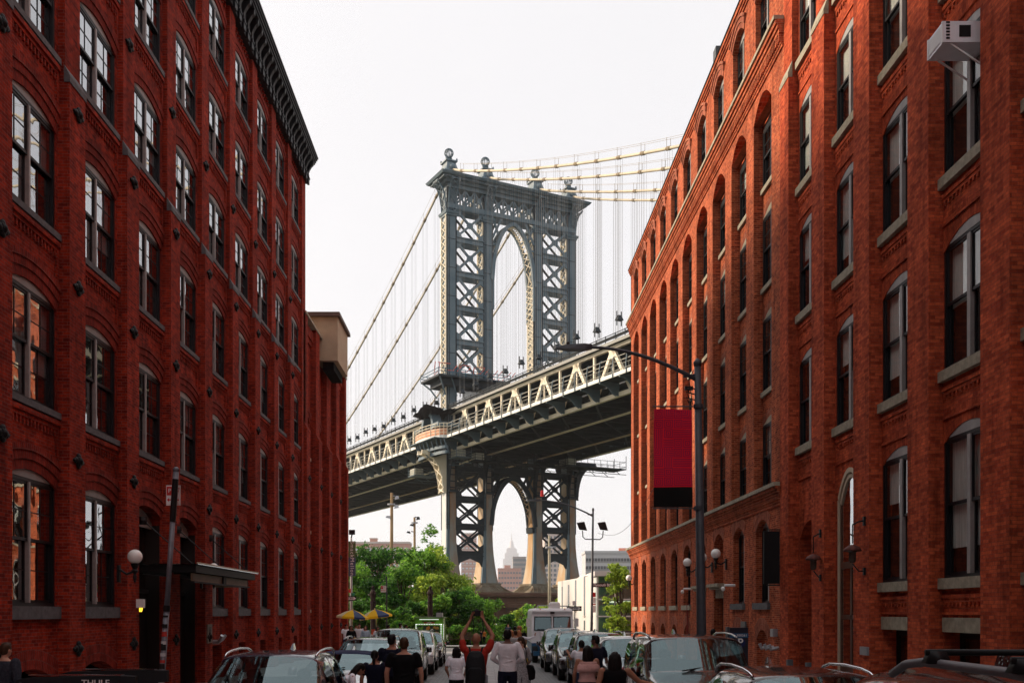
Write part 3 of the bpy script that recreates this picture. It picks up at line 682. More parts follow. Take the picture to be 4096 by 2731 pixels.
M_CABLE2=mat('cable clamp paint',(.24,.18,.10),.6,var=.2)
M_WIRE=mat('suspender wire',(.34,.32,.30),.6,var=0)
BR=thing('suspension_bridge','blue grey steel suspension bridge with arched tower, four globe finials and main cables','bridge',BC)
def bm(): return MB()
LEGS=(-14.6,-6.1,6.1,14.6); HV=1.35
def legw(z):
    "half width across the bridge, flaring at the foot"
    f=max(0,(17-z)/12.0); return 1.02+1.15*f*f, HV+1.0*f*f
def rect(u,z,hu,hv,du=0): return [B(u-hu+du,-hv,z),B(u+hu+du,-hv,z),B(u+hu+du,hv,z),B(u-hu+du,hv,z)]
for i,u in enumerate(LEGS):
    z=[5.2,6.5,8,10,12,14,17,33,50,70,89]
    m=bm(); m.rings([rect(u,zz,*legw(zz)) for zz in z]); leg=m.build('tower_leg',M_STEEL,BR)
    # lower leg carries rust-streaked plates; side plates have sunlight in their colour
    m=bm(); zl=[5.2,6.5,8,10,12,14,17,30]
    for s in (-1,1):
        A=[];Q=[]
        for zz in zl:
            hu,hv=legw(zz); A.append([B(u+s*(hu+.02)-.05,-hv+.25,zz),B(u+s*(hu+.02)+.05,-hv+.25,zz),B(u+s*(hu+.02)+.05,hv-.45,zz),B(u+s*(hu+.02)-.05,hv-.45,zz)])
        m.rings(A)
    m.build('side_plate',M_RUST2 if i else mat('sunlit grey bridge steel',(.50,.52,.52),.6,col2=(.62,.62,.60),vs=.4),leg)  # first leg: brightness of the sunlit face put into a pale grey
    m=bm()
    for sv in (-1,1):
        A=[]
        for zz in zl:
            hu,hv=legw(zz); A.append([B(u-hu*.45,sv*(hv+.03)-.05,zz),B(u+hu*.95,sv*(hv+.03)-.05,zz),B(u+hu*.95,sv*(hv+.03)+.05,zz),B(u-hu*.45,sv*(hv+.03)+.05,zz)])
        m.rings(A)
    m.build('front_plate',M_RUSTY,leg)
    # corner angles, plate joints
    m=bm()
    for (su,sv) in ((-1,1),(1,1),(-1,-1),(1,-1)):
        m.beam(B(u+su*1.02,sv*HV,17),B(u+su*1.02,sv*HV,88),.22,.22,up=BU)
    for k in range(12):
        zz=18+k*5.9; m.rings([rect(u,zz,1.06,HV+.05),rect(u,zz+.12,1.06,HV+.05)])
    m.beam(B(u-.55,HV+.06,17),B(u-.55,HV+.06,88),.1,.1,up=BU)
    m.build('corner_angle',M_STEELD,leg)
    # lattice on the left side, deck to frieze, its sunlight put into the colour
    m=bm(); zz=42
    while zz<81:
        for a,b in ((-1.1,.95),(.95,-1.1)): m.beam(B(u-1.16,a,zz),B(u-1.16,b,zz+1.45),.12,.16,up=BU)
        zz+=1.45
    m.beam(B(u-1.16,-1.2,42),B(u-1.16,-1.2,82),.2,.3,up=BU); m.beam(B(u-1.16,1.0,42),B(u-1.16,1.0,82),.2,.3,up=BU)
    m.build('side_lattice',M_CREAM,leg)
    # flared base with curved ribs
    prof=[(5.6,2.75,2.75),(5.2,3.0,3.0),(4.9,3.5,3.5),(4.5,4.3,4.1),(4.1,5.4,4.9),(3.95,5.5,5.0)]
    m=bm(); m.rings([rect(u,a,min(b*.8,4.15),c) for a,b,c in prof]); m.rings([rect(u,5.55,2.4,2.6),rect(u,6.0,2.5,2.7)])
    for s in (-1,1):
        for j in range(7):
            uu=u-2.1+j*.7; m.tube([B(uu,s*2.75,5.55),B(uu+ (j-3)*.12,s*3.3,5.1),B(uu+(j-3)*.25,s*4.2,4.55),B(uu+(j-3)*.4,s*5.0,4.0)],.11,5)
        for j in range(7):
            vv=-2.1+j*.7; m.tube([B(u+s*2.3,vv,5.5),B(u+s*2.8,vv,5.1),B(u+s*3.5,vv,4.6),B(u+s*4.2,vv,4.05)],.11,5)
    m.build('leg_base',mat('weathered base iron',(.13,.085,.05),.8,col2=(.24,.22,.17),vs=.5),leg)
# bracing between leg pairs
def xpanel(m,ua,ub,z0,z1,v,w=.46,gus=True):
    up=BV
    m.beam(B(ua,v,z0),B(ub,v,z1),w,.35,up=up); m.beam(B(ua,v,z1),B(ub,v,z0),w,.35,up=up)
    if gus:
        cu,cz=(ua+ub)/2,(z0+z1)/2; q=[(cu-.75,cz),(cu-.35,cz+.6),(cu+.35,cz+.6),(cu+.75,cz),(cu+.35,cz-.6),(cu-.35,cz-.6)]
        m.rings([[B(a,v-.12,b) for a,b in q],[B(a,v+.2,b) for a,b in q]])
        for a,sa in ((ua,1),(ub,-1)):
            for zz,sz in ((z0,1),(z1,-1)):
                q=[(a,zz),(a+sa*1.3,zz+sz*.0),(a+sa*.95,zz+sz*.95),(a,zz+sz*1.5)]
                m.rings([[B(p,v-.1,r) for p,r in q],[B(p,v+.15,r) for p,r in q]])
def girder(m,ua,ub,z,v,h=1.0):
    m.beam(B(ua,v,z+h/2),B(ub,v,z+h/2),.6,.16,up=BV) if False else None
    for zz in (z,z+h): m.rings([[B(ua,v-.35,zz-.09),B(ub,v-.35,zz-.09),B(ub,v+.35,zz-.09),B(ua,v+.35,zz-.09)],[B(ua,v-.35,zz+.09),B(ub,v-.35,zz+.09),B(ub,v+.35,zz+.09),B(ua,v+.35,zz+.09)]])
    m.rings([[B(ua,v-.1,z),B(ub,v-.1,z),B(ub,v+.1,z),B(ua,v+.1,z)],[B(ua,v-.1,z+h),B(ub,v-.1,z+h),B(ub,v+.1,z+h),B(ua,v+.1,z+h)]])
for ua,ub in ((-13.5,-7.2),(7.2,13.5)):
    lv=[48.4,55.45,62.5,69.55,76.6,83.2]
    m=bm()
    for z0,z1 in zip(lv,lv[1:]): xpanel(m,ua,ub,z0+1.0,z1,HV-.1)
    m.build('cross_brace',M_STEEL,BR)
    m=bm()
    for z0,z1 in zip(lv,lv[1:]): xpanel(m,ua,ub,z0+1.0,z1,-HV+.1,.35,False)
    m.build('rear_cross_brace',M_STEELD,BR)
    for z in lv:
        m=bm(); girder(m,ua,ub,z,HV-.1); girder(m,ua,ub,z,-HV+.1); m.build('cross_girder',M_STEEL,BR)
    lv=[11.6,17.3,23.0,29.2]
    m=bm()
    for z0,z1 in zip(lv,lv[1:]):
        xpanel(m,ua,ub,z0+.95,z1,HV-.1,.5); 
    q=[(ua,11.6),(ua,8.6),(ua+.9,10.2),((ua+ub)/2,11.1),(ub-.9,10.2),(ub,8.6),(ub,11.6)]
    m.rings([[B(a,HV-.2,b) for a,b in q],[B(a,HV+.1,b) for a,b in q]])
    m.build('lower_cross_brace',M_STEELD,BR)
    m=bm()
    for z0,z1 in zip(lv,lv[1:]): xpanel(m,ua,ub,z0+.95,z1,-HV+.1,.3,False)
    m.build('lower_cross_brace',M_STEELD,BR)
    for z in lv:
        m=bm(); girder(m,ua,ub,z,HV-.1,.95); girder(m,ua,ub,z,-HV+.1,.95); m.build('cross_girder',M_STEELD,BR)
# frieze lattice, cornice, capitals
def lat(m,ua,ub,z0,z1,v,n):
    st=(ub-ua)/n
    for i in range(n):
        a,b=ua+i*st,ua+(i+1)*st
        m.beam(B(a,v,z0),B(b,v,z1),.32,.16,up=BV); m.beam(B(a,v,z1),B(b,v,z0),.32,.16,up=BV); m.beam(B(a,v,z0),B(a,v,z1),.34,.2,up=BV)
        q=[((a+b)/2+math.cos(t)*.62,(z0+z1)/2+math.sin(t)*.62) for t in [k*math.pi/4 for k in range(8)]]
        m.rings([[B(x,v-.08,y) for x,y in q],[B(x,v+.12,y) for x,y in q]])
m=bm()
for v in (HV-.05,-HV+.05):
    lat(m,-13.5,-7.2,84.2,87.6,v,3); lat(m,-5.0,5.0,84.2,87.6,v,4); lat(m,7.2,13.5,84.2,87.6,v,3)
m.build('frieze_lattice',M_STEEL,BR)
m=bm()
for v in (HV,-HV):
    m.rings([[B(-15.6,v-.35,83.3),B(15.6,v-.35,83.3),B(15.6,v+.35,83.3),B(-15.6,v+.35,83.3)],[B(-15.6,v-.35,84.2),B(15.6,v-.35,84.2),B(15.6,v+.35,84.2),B(-15.6,v+.35,84.2)]])
m.rings([rect(0,87.5,15.6,1.8),rect(0,88.6,15.6,1.8)])
m.build('frieze_chord',M_STEEL,BR)
m=bm(); pr=[(88.3,16.2,2.3),(88.8,16.4,2.6),(88.8,17.1,3.2),(89.2,17.3,3.4),(89.25,17.8,3.9),(89.7,18.1,4.2),(89.75,17.9,4.0),(90.2,17.2,3.2),(90.2,16.2,2.2),(90.6,16.0,2.0)]
m.rings([rect(0,a,b,c) for a,b,c in pr])
for j in range(60):
    uu=-17.2+j*.583; m.rings([rect(uu,88.85,.14,3.45),rect(uu,89.15,.14,3.45)])
cor=m.build('cornice',M_STEEL,BR)
M_STL=M_STEEL
for i,u in enumerate(LEGS):
    m=bm()
    curve=[(0,82.6),(.15,84.4),(.5,86.2),(1.1,87.6),(2.0,88.6),(2.0,88.9)]
    for sv in (1,-1):
        for du in (-.85,.85):
            m.tube([B(u+du,sv*(HV+.15+o),z) for o,z in curve],.17,6)
        for (o0,z0),(o1,z1) in zip(curve,curve[1:]):
            m.beam(B(u-.85,sv*(HV+.15+o0),z0),B(u+.85,sv*(HV+.15+o1),z1),.14,.14,up=BV); m.beam(B(u+.85,sv*(HV+.15+o0),z0),B(u-.85,sv*(HV+.15+o1),z1),.14,.14,up=BV)
    if i in (0,3):
        s=-1 if i==0 else 1
        for dv in (-1.1,1.1): m.tube([B(u+s*(1.1+o*.95),dv,z) for o,z in curve],.17,6)
        for (o0,z0),(o1,z1) in zip(curve,curve[1:]):
            m.beam(B(u+s*(1.1+o0),-1.1,z0),B(u+s*(1.1+o1),1.1,z1),.14,.14,up=BV); m.beam(B(u+s*(1.1+o0),1.1,z0),B(u+s*(1.1+o1),-1.1,z1),.14,.14,up=BV)
    m.rings([rect(u,82.2,1.45,HV+.45),rect(u,82.7,1.6,HV+.6)]); m.rings([rect(u,81.8,1.25,HV+.25),rect(u,82.2,1.3,HV+.3)])
    m.build('capital',M_STEEL,BR)
    # finial: stepped pedestal and open globe
    m=bm(); pf=[(90.4,2.1,2.4),(90.9,1.9,2.2),(91.0,1.5,1.9),(92.0,1.15,1.5),(93.0,.95,1.2),(93.1,1.3,1.5),(93.35,1.3,1.5),(93.4,.7,.8)]
    m.rings([rect(u,a,b,c) for a,b,c in pf]); c0=B(u,0,0); m.lathe([(.75,93.4),(.45,93.8),(.7,94.1),(.35,94.3)],c0,12)
    for sv in (1,-1): m.ell(B(u,sv*1.75,91.6),(.75,.75,.75),10,7)
    for du,dv in ((-1.2,-1.3),(1.2,-1.3),(1.2,1.3),(-1.2,1.3)): m.lathe([(.12,93.3),(.2,93.6),(.05,93.9)],B(u+du,dv,0),6)
    fn=m.build('finial',M_STEEL,BR)
    m=bm(); cc=B(u,0,95.2); 
    for k in range(14):
        a=2*math.pi*k/14; m.tube([cc+Vector((math.cos(a)*math.cos(t),math.sin(a)*math.cos(t),math.sin(t)))*.92 for t in [(-1.4+2.8*j/8) for j in range(9)]],.085,4)
    m.lathe([(.32,-1.0),(.36,-.9),(.2,-.8)],cc,10); m.lathe([(.26,.85),(.3,.94),(.1,1.05)],cc,10)
    m.build('globe',M_STEEL,fn)
# pointed arches
def archring(name,z0,za,hw,th,v,m_,lath=None,out=None):
    def pt(t,off=0):   # t 0..1 left to right
        x=-1+2*t; e=math.sqrt(max(0,1-x*x)); p=1-abs(x)**1.35
        zz=z0+(za-z0)*(.82*e+.18*p)
        nx,nzv=x*1.0,.75*(1-abs(x))+.1
        l=math.hypot(nx,nzv); return (x*hw+nx/l*off, zz+nzv/l*off)
    n=28; m=bm()
    for vv in v:
        A=[]
        for i in range(n+1):
            a=pt(i/n); b=pt(i/n,th); A.append([B(a[0],vv-.3,a[1]),B(a[0],vv+.3,a[1]),B(b[0],vv+.3,b[1]),B(b[0],vv-.3,b[1])])
        m.rings(A)
    o=m.build(name,m_,BR)
    m=bm()   # intrados lattice (between front and rear rings)
    for i in range(n):
        a=pt(i/n,.1); b=pt((i+1)/n,.1); m.beam(B(a[0],v[0],a[1]),B(b[0],v[1],b[1]),.13,.13,up=BU); m.beam(B(a[0],v[1],a[1]),B(b[0],v[0],b[1]),.13,.13,up=BU)
    for s in (-1,1):
        for k in range(6):
            pass
    m.build('arch_lattice',M_CREAM if lath is None else lath,o)
    return pt
pt=archring('tower_arch',70.0,82.2,4.75,.75,(HV,-HV),M_STEEL)
m=bm()
for v in (HV,-HV):
    for s in (-1,1):
        m.beam(B(s*5,v,83.3),B(s*3.7,v,79.8),.45,.25,up=BV); m.beam(B(s*5,v,79),B(s*2.9,v,83.3),.45,.25,up=BV); m.beam(B(s*5,v,77.6),B(s*4.2,v,77.6),.4,.25,up=BV)
        m.beam(B(s*4.95,v,70),B(s*4.95,v,63.8 if s<0 else 62.5),.4,.5,up=BV)
m.build('arch_spandrel',M_STEEL,BR)
m=bm(); zz=62.5
while zz<70: m.beam(B(4.75,-HV,zz),B(4.75,HV,zz+1.2),.13,.13,up=BU); m.beam(B(4.75,HV,zz),B(4.75,-HV,zz+1.2),.13,.13,up=BU); zz+=1.2
zz=42
while zz<62: m.beam(B(4.85,-HV,zz),B(4.85,HV,zz+1.4),.16,.13,up=BU); m.beam(B(4.85,HV,zz),B(4.85,-HV,zz+1.4),.16,.13,up=BU); zz+=1.4
m.build('arch_pendant',M_CREAM,BR)
pt=archring('lower_arch',18.2,28.0,4.9,.9,(HV,-HV),M_STEELD,M_RUST2)
m=bm()
for v in (HV,-HV):
    for s in (-1,1):
        m.beam(B(s*5,v,29.6),B(s*3.3,v,26.2),.5,.25,up=BV); m.beam(B(s*5.2,v,25.5),B(s*2.2,v,30),.5,.25,up=BV)
    girder(m,-5,5,29.2,v,1.2)
for s in (1,): m.rings([[B(4.7,-HV,17.0),B(5.1,-HV,17.0),B(5.1,HV,17.0),B(4.7,HV,17.0)],[B(4.55,-HV,18.2),B(5.1,-HV,18.2),B(5.1,HV,18.2),B(4.55,HV,18.2)]])
m.build('lower_spandrel',M_STEELD,BR)
# pier
m=bm(); m.rings([rect(0,-3,20.5,8),rect(0,.8,20.3,7.8),rect(0,.8,21.2,8.6),rect(0,1.6,21.2,8.6),rect(0,1.9,20.6,8),rect(0,3.0,20.4,7.8),rect(0,3.1,21.3,8.7),rect(0,3.6,21.3,8.7),rect(0,3.95,20.6,8)])
m.build('pier',M_PIER,BR)
m=bm(); 
for v in (8.0,): 
    for j in range(20): m.beam(B(-20+j*2.1,v,.0),B(-20+j*2.1,v,1.1),.1)
m.build('pier_railing',M_STEELD,BR)

# ------------------------------------------------------------------ deck
V0,V1=-230,140
def ubox(m,u0,u1,v0,v1,z0,z1): m.rings([[B(u0,v0,z0),B(u1,v0,z0),B(u1,v1,z0),B(u0,v1,z0)],[B(u0,v0,z1),B(u1,v0,z1),B(u1,v1,z1),B(u0,v1,z1)]])
m=bm(); ubox(m,-14.2,14.2,V0,V1,35.0,35.35); m.build('lower_deck',M_STEELD,BR)
for s in (-1,1):
    m=bm(); ubox(m,min(s*4.2,s*15.3),max(s*4.2,s*15.3),V0,V1,41.2,41.45); m.build('upper_deck',M_STEELD,BR)
    m=bm(); ubox(m,s*15.4-.12,s*15.4+.12,V0,V1,41.1,41.6); m.build('edge_girder',MATS.get('grey girder') or mat('grey girder',(.24,.24,.22),.6),BR)
    m=bm()
    for zz in (41.9,42.25,42.6): m.beam(B(s*15.4,V0,zz),B(s*15.4,V1,zz),.09,.11)
    v=V0
    while v<V1: m.beam(B(s*15.4,v,41.4),B(s*15.4,v,42.7),.14); v+=2.6
    v=V0
    while v<V1: m.beam(B(s*15.1,v,42.0),B(s*15.1,v,42.42),.12,1.2,up=BV); v+=2.6
    m.beam(B(s*15.1,V0,42.3),B(s*15.1,V1,42.3),.2,.3)
    m.build('upper_railing',M_STEELD,BR)
PAN=10.4; VN=[7.4-1.35*0+PAN*k for k in range(-22,13)]
def truss(u,m_,md,name):
    m=bm()
    for zz,h in ((33.3,.65),(40.85,.5)): ubox(m,u-.3,u+.3,V0,V1,zz-h/2,zz+h/2)
    m.build(name+'_chord',m_,BR)
    m=bm()
    for v in VN:
        for s in (-1,1): m.beam(B(u,v,40.7),B(u,v+s*PAN/2*.95,33.4),.48,.6,up=BV)
        m.beam(B(u,v,40.8),B(u,v,33.3),.2,.2,up=BV); m.beam(B(u,v+PAN/2,40.8),B(u,v+PAN/2,33.3),.36,.36,up=BV)
        q=[(-1.0,40.6),(1.0,40.6),(.4,39.2),(-.4,39.2)]; m.rings([[B(u-.24,v+a,b) for a,b in q],[B(u+.24,v+a,b) for a,b in q]])
    m.build(name+'_web',md,BR)
truss(-14.5,M_CREAM,M_CREAM,'side_truss'); truss(14.5,M_STEELD,M_STEELD,'side_truss')  # near truss has sunlight in its colour, far truss has shade
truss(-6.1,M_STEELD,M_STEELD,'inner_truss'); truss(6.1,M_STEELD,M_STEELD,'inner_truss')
# pale lower chord flanges
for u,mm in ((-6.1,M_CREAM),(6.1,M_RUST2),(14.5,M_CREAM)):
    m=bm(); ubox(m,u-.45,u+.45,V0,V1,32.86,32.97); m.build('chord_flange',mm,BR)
# floor beams and curved walkway brackets
m=bm(); v=V0+2
while v<V1:
    ubox(m,-14.3,14.3,v-.2,v+.2,33.3,33.5); ubox(m,-14.3,14.3,v-.07,v+.07,33.5,35.0)
    v+=5.2
for v in VN:
    for a,b in ((-14.3,-6.1),(-6.1,6.1),(6.1,14.3)):
        m.beam(B(a,v-5.2,33.15),B(b,v+5.2,33.15),.3,.2); m.beam(B(b,v-5.2,33.15),B(a,v+5.2,33.15),.3,.2)
uu=-12
while uu<13: ubox(m,uu-.15,uu+.15,V0,V1,34.4,35.0); uu+=2.0
m.build('floor_beam',M_STEELD,BR)
for s in (-1,1):
    q=[(14.7,33.0),(14.7,35.0),(18.3,35.0),(18.3,34.65),(17.4,34.5),(16.6,34.1),(15.8,33.3),(15.3,33.05)]
    m=bm(); m.rings([[BC+BU*(s*a)+BV*-.08+Vector((0,0,b)) for a,b in q],[BC+BU*(s*a)+BV*.08+Vector((0,0,b)) for a,b in q]])
    m.tube([B(s*a,0,b) for a,b in q[3:]],.16,5); wb_=m.build('walkway_bracket',M_STEEL,BR); v=-74 if s<0 else -58; f_=True
    while v<(76 if s<0 else 50):
        o=wb_ if f_ else copy_tree(wb_); f_=False; o.location=BV*v; v+=5.2
    m=bm(); ubox(m,min(s*14.8,s*18.3),max(s*14.8,s*18.3),V0,V1,35.0,35.12); m.build('walkway',M_STEELD,BR)
    m=bm(); ubox(m,min(s*18.2,s*18.42),max(s*18.2,s*18.42),V0,V1,34.75,35.3); m.build('walkway_fascia',mat('grey fascia paint',(.66,.66,.63),.6,var=.12,vs=.5) if s<0 else M_STEELD,BR)
    m=bm()
    for zz in (35.6,36.9,37.6): m.beam(B(s*18.3,V0,zz),B(s*18.3,V1,zz),.08,.1)
    v=V0
    while v<V1:
        m.beam(B(s*18.3,v,35.2),B(s*18.3,v,36.4),.05); v+=.9
    m.beam(B(s*18.3,V0,36.35),B(s*18.3,V1,36.35),.05,.06)
    m.build('walkway_railing',mat('grey railing',(.26,.25,.21),.6) if s<0 else M_STEELD,BR)
    m=bm(); v=V0
    while v<V1:
        m.tube([B(s*18.5,v,34.7),B(s*18.55,v,36.0),B(s*18.35,v,37.7),B(s*18.0,v,37.9)],.08,5); v+=3.47
    m.build('railing_post',M_STEEL,BR)
# rounded balcony, portal and big curved bracket around the near leg
m=bm(); 
def bal(r,z,n=12): return [B(-18.3-r*math.sin(math.pi*j/n),-7*math.cos(math.pi*j/n),z) for j in range(n+1)]
m.rings([bal(2.5,34.8),bal(2.5,35.35),bal(2.2,35.35),bal(2.2,34.8)]); b0=m.build('balcony_edge',MATS['grey fascia paint'],BR)
m=bm(); P_=bal(2.4,0)
for zz in (35.9,36.5,37.1,37.7): m.tube([p+Vector((0,0,zz)) for p in P_],.07,4)
for p in P_: m.tube([p+Vector((0,0,35.2)),p+Vector((0,0,37.8))],.1,4)
m.build('balcony_railing',M_CREAM,BR)
m=bm()
for p,q in zip(P_,P_[1:]): m.face([p+Vector((0,0,35.4)),q+Vector((0,0,35.4)),q+Vector((0,0,36.7)),p+Vector((0,0,36.7))])
m.build('safety_screen',mat('orange safety screen',(.62,.28,.16),.8,var=.25,vs=1),BR)
m=bm(); ubox(m,-21,-14,-6.5,6.5,34.7,34.85)
for j in range(1,12):
    a=math.pi*j/12; p=B(-18.3-2.2*math.sin(a),-7*math.cos(a),0); m.tube([p+Vector((0,0,34.7)),p-BU*-.3+Vector((0,0,33.6)),p-BU*-.9+Vector((0,0,32.4)),p-BU*-1.2+Vector((0,0,31.6))],.16,5)
    p2=P_[j]
for r_,z_ in ((1.6,32.7),(1.2,31.7)):
    Q=bal(r_,z_); m.rings([Q,[q+Vector((0,0,.6)) for q in Q],[q+BU*.2+Vector((0,0,.6)) for q in Q],[q+BU*.2 for q in Q]])
m.build('balcony_frame',M_STEEL,BR)
def bigbracket(u,s,mt):
    m=bm(); q=[(0,24.6),(0,33),(5.6,33),(5.6,32.4),(4.4,32.2),(3.0,31.4),(1.8,29.9),(1.1,27.8),(.8,25.6),(.75,24.6)]
    for v in (-HV+.3,HV-.3):
        m.rings([[B(u+s*a,v-.12,b) for a,b in q],[B(u+s*a,v+.12,b) for a,b in q]])
        m.tube([B(u+s*a,v,b) for a,b in q[3:]],.2,5)
    cv=q[3:]
    for (a0_,z0),(a1_,z1) in zip(cv,cv[1:]): m.beam(B(u+s*a0_,-HV,z0),B(u+s*a1_,HV,z1),.25,.2,up=BU); m.beam(B(u+s*a0_,HV,z0),B(u+s*a1_,-HV,z1),.25,.2,up=BU)
    m.build('leg_bracket',mt,BR)
bigbracket(-15.6,-1,M_CREAM); bigbracket(15.6,1,M_STEELD)  # left bracket in the sunlit colour, right one in the shaded colour
for u in LEGS:
    m=bm()
    for s in (-1,1):
        q=[(HV,25.2),(HV+.7,25.2),(HV+.8,27.5),(HV+1.4,30),(HV+2.6,31.6),(HV+2.6,32.4),(HV,32.4)]
        for du in (-.8,.8): m.rings([[B(u+du-.1,s*a,b) for a,b in q],[B(u+du+.1,s*a,b) for a,b in q]])
        for k in range(5): m.beam(B(u-.8,s*(HV+.75+.12*k*k*.4),25.6+1.3*k),B(u+.8,s*(HV+.75+.12*k*k*.4),25.6+1.3*k),.2)
        m.rings([[B(u-1.0,s*HV,24.7),B(u+1.0,s*HV,24.7),B(u+1.0,s*(HV+.9),24.7),B(u-1.0,s*(HV+.9),24.7)],[B(u-1.0,s*HV,25.2),B(u+1.0,s*HV,25.2),B(u+1.0,s*(HV+1.0),25.2),B(u-1.0,s*(HV+1.0),25.2)]])
    m.build('capital',M_STEELD,BR)
m=bm()   # arched portal on the walkway
n=14
for i in range(n):
    a0_,a1_=math.pi*i/n,math.pi*(i+1)/n
    q=[(math.cos(a0_)*2.0,38.2+math.sin(a0_)*2.0),(math.cos(a1_)*2.0,38.2+math.sin(a1_)*2.0),(math.cos(a1_)*2.9,38.2+math.sin(a1_)*2.7),(math.cos(a0_)*2.9,38.2+math.sin(a0_)*2.7)]
    m.rings([[B(-19.6,0,0)+BV*p[0]+Vector((0,0,p[1])) for p in q],[B(-17.6,0,0)+BV*p[0]+Vector((0,0,p[1])) for p in q]])
for s in (-1,1): ubox(m,-19.6,-17.6,min(s*2.0,s*2.9),max(s*2.0,s*2.9),35.2,38.3); ubox(m,-19.8,-15,min(s*2.9,s*6.0),max(s*2.9,s*6.0),37.3,38.1)
ubox(m,-19.7,-17.5,-3.4,3.4,41.0,41.35)
m.build('walkway_portal',M_STEEL,BR)
# ------------------------------------------------------------------ cables
def cz_right(s): return 91.7-.415*s+.00088*s*s
def cz_left(s): return 91.7-.51*s+.00098*s*s
for i,u in enumerate(LEGS):
    pts=[B(u,-s,cz_left(s)) for s in range(230,0,-6)]+[B(u,0,92.0)]+[B(u,s,cz_right(s)) for s in range(6,145,6)]
    m=bm(); m.tube(pts,.24,8); cb=m.build('main_cable',M_CABLE,BR,True)
    m=bm(); k=0
    for sgn,fn_ in ((1,cz_right),(-1,cz_left)):
        s=6.2
        while s<(134 if sgn>0 else 190):
            c=B(u,sgn*s,fn_(s)); d=(B(u,sgn*(s+1),fn_(s+1))-c).normalized()
            m.tube([c-d*.4,c+d*.4],.32,8); m.tube([c+BU*.35+Vector((0,0,.2)),c+BU*.35+Vector((0,0,1.5))],.035,4); m.tube([c-BU*.35+Vector((0,0,.2)),c-BU*.35+Vector((0,0,1.5))],.035,4)
            s+=6.1
        S=[a*6.1 for a in range(1,31 if sgn<0 else 22)]
        for sd in (-1,1): m.tube([B(u+sd*.35,sgn*s,fn_(s)+1.4) for s in S],.025,4)
    m.build('cable_clamp',M_CABLE2,cb)
    m=bm()
    for sgn,fn_ in ((1,cz_right),(-1,cz_left)):
        s=6.2
        while s<(134 if sgn>0 else 190):
            for a,b in ((-.42,-.3),(.42,-.3),(-.42,.3),(.42,.3)):
                m.tube([B(u+a,sgn*s+b,fn_(s)),B(u+a,sgn*s+b,41.6)],.022,4,cap=False)
            s+=6.1
    m.build('suspender',M_WIRE,cb)
    m=bm()
    for sgn,fn_ in ((1,cz_right),(-1,cz_left)):
        s=6.2; j=0
        while s<(134 if sgn>0 else 190):
            h=44.2+(j*7%5)*.15
            m.rings([[B(u+a*.55,sgn*s+b*.45,h) for a,b in ((-1,-1),(1,-1),(1,1),(-1,1))],[B(u+a*.25,sgn*s+b*.2,h+.8) for a,b in ((-1,-1),(1,-1),(1,1),(-1,1))]])
            for a in (-.42,.42): m.tube([B(u+a,sgn*s,h-.8),B(u+a,sgn*s,h+1.4)],.09,5)
            s+=6.1; j+=1
    m.build('suspender_socket',M_STEELD,cb)
# ------------------------------------------------------------------ maintenance rigs
def rig(name,label,u0,u1,v0,v1,z,mt,h=2.2,grp='painters platforms under the bridge'):
    t=thing(name,label,'platform',B((u0+u1)/2,(v0+v1)/2,z),0,grp); m=bm(); ubox(m,u0,u1,v0,v1,z,z+.2)
    n=max(2,int((u1-u0)/1.6)); k=max(2,int((v1-v0)/1.6))
    for i in range(n+1):
        uu=u0+(u1-u0)*i/n
        for vv in (v0,v1): m.beam(B(uu,vv,z),B(uu,vv,z+h*.55),.09); 
        for vv in (v0,v1):
            if i<n: m.beam(B(uu,vv,z),B(uu+(u1-u0)/n,vv,z-1.1 if i%2 else z),.1); m.beam(B(uu,vv,z-1.1 if i%2==0 else z),B(uu+(u1-u0)/n,vv,z-1.1),.1)
    for vv in (v0,v1):
        for zz in (z+.6,z+h*.55): m.beam(B(u0,vv,zz),B(u1,vv,zz),.08)
        m.beam(B(u0,vv,z-1.1),B(u1,vv,z-1.1),.12)
    for uu in (u0,u1):
        for zz in (z+.6,z+h*.55): m.beam(B(uu,v0,zz),B(uu,v1,zz),.08)
        for vv in (v0,v1): m.beam(B(uu,vv,z),B(uu,vv,z+h),.12)
    m.build('frame',mt,t)
    m=bm(); ubox(m,u0+.3,u0+2.2,v0+.3,v1-.3,z+.2,z+1.6); m.build('cabin',mat('pale site board',(.45,.44,.36),.7,var=.3),t)
    return t
M_GRN=mat('green safety net',(.08,.22,.14),.7,var=.3)
rig('work_platform','grey scaffold cradle hung under the bridge deck left of the near tower leg',-17,-11.5,-16,-12.5,29.7,M_STEEL)
rig('work_platform','scaffold cradle with pale cabin hung under the deck just right of the near tower leg',-16,-12.6,3,6.5,31.2,M_STEEL)
rig('work_platform','long scaffold cradle with green netting under the deck right of the near tower leg',-12,9.5,4.2,7,30.7,M_STEELD)
rig('work_platform','scaffold cradle jutting out beyond the far right edge of the bridge deck',9.5,24.5,3.5,8,31.0,M_STEELD,3)
# scaffold round the tower above the deck
t=thing('tower_scaffold','scaffold deck with red and blue railings round the tower legs above the road','scaffold',B(-10.35,0,48))
m=bm(); ubox(m,-19,-2.5,-4.5,4.5,47.7,48.1); ubox(m,-17.5,-3.5,-3,3,46.4,47.7); m.build('platform',M_STEELD,t)
m=bm()
for vv in (-4.5,4.5):
    for zz in (48.7,49.3): m.beam(B(-19,vv,zz),B(-2.5,vv,zz),.12)
    for j in range(12): m.beam(B(-19+j*1.5,vv,48),B(-19+j*1.5,vv,49.4),.14)
for zz in (48.7,49.3): m.beam(B(-19,-4.5,zz),B(-19,4.5,zz),.12)
m.build('railing',mat('blue railing',(.05,.12,.17),.6),t)
m=bm()
for j in range(16):
    a=-16.6+j*1.05; m.beam(B(a,3.8,49.1),B(a+1.0,3.8,50.3 if j%3 else 49.2),.13); m.beam(B(a,-3,49.6),B(a+.8,-3,50.4),.13)
